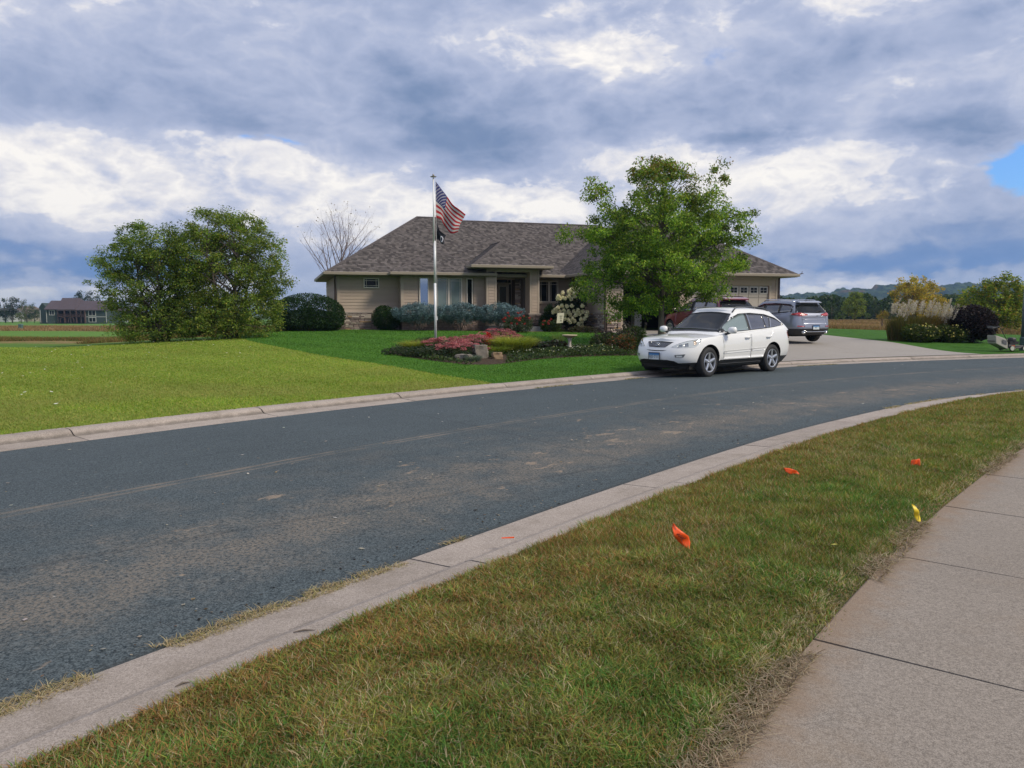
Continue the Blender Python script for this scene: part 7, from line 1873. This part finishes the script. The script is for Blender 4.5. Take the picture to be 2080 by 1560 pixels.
# prairie grass right
n = 90000; Y = 49 + 3 * R.random(n) + 95 * R.random(n) ** 1.6; px = R.uniform(1600, 2140, n); X = (px - 1040) / 1560 * Y; k_ = vn(X, Y, .12, 3)
o = blades('prairie_grass', np.c_[X, Y, zg(X, Y) - .03], .16 + .26 * R.random(n) ** 2 + .22 * k_, .008 + .0006 * Y, .7, mixcols([(.25, .165, .08), (.36, .25, .14), (.17, .15, .055), (.28, .15, .085)], [.35, .3, .2, .15], n) * (.7 + .6 * k_)[:, None], GB, simple=True); tag(o, 'rusty tall prairie grass in the field on the right', 'tall grass')
for zone, (y0, y1), pal, lb in ((0, (36.5, 46), [(.17, .13, .05), (.24, .15, .07), (.10, .12, .03)], 'rough brownish grass strip just behind the left lawn'), (1, (62, 112), [(.26, .17, .09), (.36, .24, .14), (.19, .15, .07)], 'broad band of brown rough grass before the grey-green house')):
    n = 60000; Y = R.uniform(y0, y1, n); px = R.uniform(-60, 640, n); X = (px - 1040) / 1560 * Y; k_ = vn(X, Y, .15, 13); ed = np.minimum(Y - y0, y1 - Y) / (y1 - y0) * 2; kp = (k_ > (.45 if zone == 0 else .1)) & (ed > .35 * vn(X, Y, .09, 44)) & (R.random(n) < .4 + ed); X, Y, k_ = X[kp], Y[kp], k_[kp]; n = len(X)
    o = blades('rough_grass', np.c_[X, Y, zg(X, Y) - .03], ((.10 + .12 * R.random(n)) if zone == 0 else (.16 + .2 * R.random(n))) * (.6 + k_), .006 + .0006 * Y, .8, mixcols(pal, [.4, .3, .3], n) * (.7 + .6 * k_)[:, None], GB, simple=True); tag(o, lb, 'tall grass')

# wooded hills
def hills(name, label, prof, Y0, depth, seed, col1, col2, col3):
    pxs = np.arange(prof[0][0], prof[-1][0] + 1, 1.3 if name == 'hills' else 5); top = np.interp(pxs, [p[0] for p in prof], [p[1] for p in prof])
    H_ = (635 - top) / 1560 * Y0 + 1.6; m_ = 70 if name == 'hills' else 30; ts = np.linspace(0, 1, m_)
    V = []
    for i, px_ in enumerate(pxs):
        for t in ts:
            Y_ = Y0 - depth * (1 - t); X_ = (px_ - 1040) / 1560 * Y0 * (1 - .0 * t)
            h = H_[i] * (1 - (1 - t) ** 1.9) * (Y_ / Y0)
            V.append([X_, Y_, h])
    V = np.array(V); fx = fbm(V[:, 0], V[:, 1] * .8, 1 / 13, seed, 2); gx_ = fbm(V[:, 0], V[:, 1], 1 / 90, seed + 5, 2)
    V[:, 2] += (fx - .45) * 15 * np.clip(V[:, 2] / 12, 0, 1) + (gx_ - .5) * 9 * np.clip(V[:, 2] / 30, 0, 1)
    V[::m_, 2] = -3
    i = np.arange(len(pxs) - 1)[:, None] * m_ + np.arange(m_ - 1)[None, :]
    F = np.stack([i, i + m_, i + m_ + 1, i + 1], -1).reshape(-1, 4)
    m = bpy.data.materials.new(name + '_woods'); m.use_nodes = True; t = m.node_tree; b = t.nodes['Principled BSDF']; geo = t.nodes.new('ShaderNodeNewGeometry'); P = geo.outputs['Position']
    n1 = tex_noise(t, P, .05, 5, .7); n2 = tex_noise(t, P, .018, 4, .6); n3 = tex_noise(t, P, .11, 4, .8)
    c = mixc(t, (n1 * .5 + n3 * .6).ss(.45, .65), col1, col2); c = mixc(t, n2.ss(.58, .66) * .7, c, col3)
    t.links.new(c, b.inputs['Base Color']); b.inputs['Roughness'].default_value = 1; b.inputs['Specular IOR Level'].default_value = 0
    bn = t.nodes.new('ShaderNodeBump'); bn.inputs['Strength'].default_value = 1; bn.inputs['Distance'].default_value = 9; t.links.new(n3.s, bn.inputs['Height']); t.links.new(bn.outputs[0], b.inputs['Normal'])
    o = obj(name, np_mesh(name, V, F, m, smooth=False)); tag(o, label, None, kind='structure'); return o
hills('hills', 'wooded bluff ridge', [(1500, 612), (1580, 603), (1612, 598), (1650, 600), (1680, 597), (1705, 591), (1750, 590), (1785, 583), (1822, 585), (1870, 586), (1910, 581), (1960, 581), (2010, 588), (2080, 584), (2300, 588), (2600, 600)], 1500, 520, 3, (.012, .026, .010), (.075, .11, .032), (.20, .085, .03))
hills('distant_hills', 'low distant ridge', [(-400, 628), (60, 630), (180, 627), (260, 628), (420, 630), (640, 632), (900, 630)], 2300, 500, 23, (.03, .05, .03), (.05, .07, .04), (.06, .06, .04))

# ---------------------------------------------------------------- houses far left
Y = 240.; X0, _, Zb = atpx(75, 655.5, Y); S_ = Y / 1560
GRN = mat('grey_green_siding', (.040, .058, .054), .8, var=.08, vscale=.5); FROOF = mat('mauve_shingles', (.075, .055, .062), .9, var=.25, vscale=.7); WT = mat('white_trim', (.42, .42, .40), .6); RED = mat('brown_brick', (.075, .04, .035), .9, var=.3, vscale=1.5)
fh = thing('far_house', 'two-storey grey-green house with mauve roof and dark two-level porch across the field', 'house', (X0, Y, zf(X0 + 10, Y) - .2))
BZ = Zb - (zf(X0 + 10, Y) - .2)
def fz(py): return BZ + (655.5 - py) * S_
def fx_(px): return (px - 75) * S_
def fbox(name, m, x0, x1, y0, y1, pt, pb, par=fh): return MB().box(fx_(x0), fx_(x1), y0, y1, fz(pb), fz(pt)).build(name, m, par)
fbox('wall', GRN, 100, 122, -1, 8, 627, 658); fbox('wall', GRN, 178, 220, -1, 10, 629, 660); fbox('wall', GRN, 122, 178, 2, 10, 629, 658)
b = MB(); x0, x1 = fx_(73), fx_(100); b.add([(x0, 2, fz(658)), (x1, 0, fz(658)), (x1, 12, fz(658)), (x0, 12, fz(658)), (x0, 2, fz(624)), (x1, 0, fz(629)), (x1, 12, fz(629)), (x0, 12, fz(624)), ((x0 + x1) / 2 - .5, 1, fz(615.5)), ((x0 + x1) / 2 + .5, 12, fz(615.5))], [(0, 1, 5, 8, 4), (1, 2, 6, 5), (3, 0, 4, 7), (2, 3, 7, 9, 6), (5, 6, 9, 8), (4, 8, 9, 7)]); b.build('wall', GRN, fh)
def froof(name, xl0, xl1, xr0, xr1, pe, pr, y0, y1): 
    ym = (y0 + y1) / 2
    V = [(fx_(xl0), y0, fz(pe)), (fx_(xr0), y0, fz(pe)), (fx_(xr1), ym, fz(pr)), (fx_(xl1), ym, fz(pr)), (fx_(xl0), y1, fz(pe)), (fx_(xr0), y1, fz(pe)), (fx_(xl0), y0, fz(pe) - .25), (fx_(xr0), y0, fz(pe) - .25), (fx_(xl0), y1, fz(pe) - .25), (fx_(xr0), y1, fz(pe) - .25)]
    MB().add(V, [(0, 1, 2, 3), (5, 4, 3, 2), (0, 3, 4), (1, 5, 2), (6, 7, 1, 0), (9, 7, 6, 8), (7, 9, 5, 1), (8, 6, 0, 4)]).build(name, FROOF, fh)
froof('roof', 97, 88, 124, 112, 628, 610.5, -1.6, 11); froof('roof', 122, 110, 160, 146, 628.5, 605, -1.5, 11.5); froof('roof', 121.5, 130, 221, 208, 629.5, 611, -1.55, 10.5)
for (a, b_, t_, d_) in ((106, 115, 631, 639.5), (185, 198, 631.5, 640.5), (185, 198, 645.5, 653.5)):
    w = fbox('window', GLASSD, a, b_, -1.08, -.98, t_, d_)
    f = MB(); 
    for q in ((a - 1, a, t_ - 1, d_ + 1), (b_, b_ + 1, t_ - 1, d_ + 1), (a, b_, t_ - 1, t_), (a, b_, d_, d_ + 1), ((a + b_) / 2 - .3, (a + b_) / 2 + .3, t_, d_)): f.box(fx_(q[0]), fx_(q[1]), -1.14, -1.0, fz(q[3]), fz(q[2]))
    f.build('window_frame', WT, w)
for px_ in (87, 99.5, 121.5, 178, 219.5): fbox('corner_trim', WT, px_ - .45, px_ + .45, -1.15, -1.02, 629.5, 655 if px_ > 90 else 655)
fbox('trim_band', WT, 179, 219, -1.12, -1.01, 643, 644.2)
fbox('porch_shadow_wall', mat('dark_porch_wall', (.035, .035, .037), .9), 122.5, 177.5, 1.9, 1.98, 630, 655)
fbox('balcony_floor', RED, 122, 178, -1.6, 1.9, 642, 643.6)
for px_ in np.arange(124, 178, 1.6): fbox('baluster', RED, px_, px_ + .3, -1.62, -1.55, 638.5, 642)
fbox('balcony_rail', RED, 122, 178, -1.66, -1.5, 638, 638.6)
for k, px_ in enumerate((122.5, 136, 148, 160, 169, 177)): fbox('porch_post', RED if k % 2 else mat('dark_wood_post', (.04, .03, .03), .9), px_, px_ + 1.8, -1.6, -1.2, 629.5, 656)
for a, b_ in ((131.5, 138), (145, 150.5), (153, 158), (168, 173)):
    w = fbox('porch_window', mat('pale_door', (.20, .20, .20), .6), a, b_, 1.8, 1.88, 632, 641); fbox('pane', GLASSD, a + 1, b_ - 1, 1.74, 1.79, 633, 640.5, w)
for a in (128, 144): 
    ar = MB(); pts = [(fx_(a), -1.4, fz(655)), (fx_(a), -1.4, fz(649))] + [(fx_(a + 5.5 - 5.5 * math.cos(t)), -1.4, fz(649 - 4 * math.sin(t))) for t in np.linspace(.3, 2.84, 7)] + [(fx_(a + 11), -1.4, fz(649)), (fx_(a + 11), -1.4, fz(655))]
    ar.tube(pts, .14, 5); ar.build('arch', RED, fh)
far_tree('garden_bush', 'round bush before the grey-green house', 110, 237, 646, 14, [(0, 0, .5, .75, .5, .5)], 900, DKG, [.4, .3, .3], ncl=20, vary=.2)
far_tree('garden_bush', 'dark bush at the left foot of the grey-green house', 84, 237, 648, 10, [(0, 0, .5, .75, .5, .5)], 700, DKG, [.4, .3, .3], ncl=20, vary=.2)
# second houses
def small_house(label, px0, px1, Yh, pe, pr, pb, wallm, roofm):
    s_ = Yh / 1560; Xa, _, Za = atpx(px0, pb, Yh); w = (px1 - px0) * s_; he = (pb - pe) * s_; hr = (pb - pr) * s_
    r = thing('far_house', label, 'house', (Xa, Yh, Za))
    MB().box(0, w, 0, 9, -3, he).build('wall', wallm, r); MB().add([(-.4, -.6, he), (w + .4, -.6, he), (w - 1.5, 4.5, hr), (1.5, 4.5, hr), (-.4, 9.6, he), (w + .4, 9.6, he)], [(0, 1, 2, 3), (5, 4, 3, 2), (0, 3, 4), (1, 5, 2), (1, 0, 4, 5)]).build('roof', roofm, r)
    for k in range(3):
        f = MB().box(w * (.18 + .28 * k), w * (.30 + .28 * k), -.06, .0, he * .35, he * .75).build('window', GLASSD, r); MB().box(w * (.18 + .28 * k) - .1, w * (.30 + .28 * k) + .1, -.08, -.065, he * .75, he * .80).build('window_head', WT, r)
    return r
WSD = mat('white_siding', (.42, .42, .42), .7, var=.06, vscale=.6); BGR = mat('grey_shingles', (.11, .11, .12), .9, var=.2, vscale=.7); TANR = mat('brown_shingles', (.13, .10, .085), .9, var=.2, vscale=.7)
small_house('white house with grey roof seen through the left birch branches', 236, 272, 270, 638, 622, 652, WSD, BGR)
small_house('low beige house with brown roof beyond the trees at the far left', 22, 66, 300, 636, 622, 650, mat('beige_siding', (.30, .26, .2), .8), TANR)
small_house('pale house half hidden behind dark trees at the left frame edge', -30, 18, 290, 636, 626, 650, WSD, BGR)
PINE = [(.012, .028, .012), (.020, .042, .016), (.03, .055, .02)]
for px_, Yh, top, lb, lobes, pal in ((8, 262, 604, 'dark spreading evergreen at the left frame edge', RND, PINE), (22, 258, 598, 'tall dark evergreen tree at the far left', [(0, 0, .6, .25, .2, .35), (-.1, 0, .35, .32, .25, .25), (.1, 0, .8, .12, .12, .15)], PINE), (52, 268, 607, 'pale dull green tree between the dark evergreens and the house', RND, [(.09, .12, .045), (.12, .14, .06)]),
                                 (68, 262, 622, 'dark bushy tree left of the grey-green house', RND, DKG), (42, 255, 630, 'small yellow-green bush by the left houses', RND, [(.12, .15, .03), (.08, .11, .03)]), (176, 262, 586, 'round dark tree behind the roof of the grey-green house', [(0, 0, .7, .36, .3, .28), (-.15, 0, .62, .25, .2, .2), (.18, 0, .6, .25, .2, .2)], PINE + [(.06, .08, .02)]), (232, 255, 636, 'low dark bush right of the grey-green house', RND, DKG)):
    far_tree('distant_tree', lb, px_, Yh, top, 30, lobes, 2600, pal, [1 / len(pal)] * len(pal), 'trees around the far houses', vary=.35, ncl=50)
o = thing('utility_box', 'green utility box standing in the brown rough grass on the left', 'utility box', (*atpx(42.5, 672, 72)[:2], zf(atpx(42.5, 672, 72)[0], 72)))
GB2 = mat('teal_box', (.06, .13, .12), .6); b = MB().box(-.14, .14, -.14, .14, 0, .48); b.build('body', GB2, o); MB().box(-.16, .16, -.16, .16, .48, .56).build('lid', mat('teal_lid', (.12, .22, .20), .6), o)

# ---------------------------------------------------------------- haze
hz = bpy.data.materials.new('haze'); hz.use_nodes = True; t = hz.node_tree; t.nodes.clear()
pv = t.nodes.new('ShaderNodeVolumePrincipled'); pv.inputs['Color'].default_value = (.42, .66, 1.0, 1); pv.inputs['Density'].default_value = .00022; pv.inputs['Anisotropy'].default_value = .2
mo = t.nodes.new('ShaderNodeOutputMaterial'); t.links.new(pv.outputs[0], mo.inputs['Volume'])
o = MB().box(-2700, 3100, -310, 3700, -4.0, 95).build('haze', hz); o['kind'] = 'stuff'
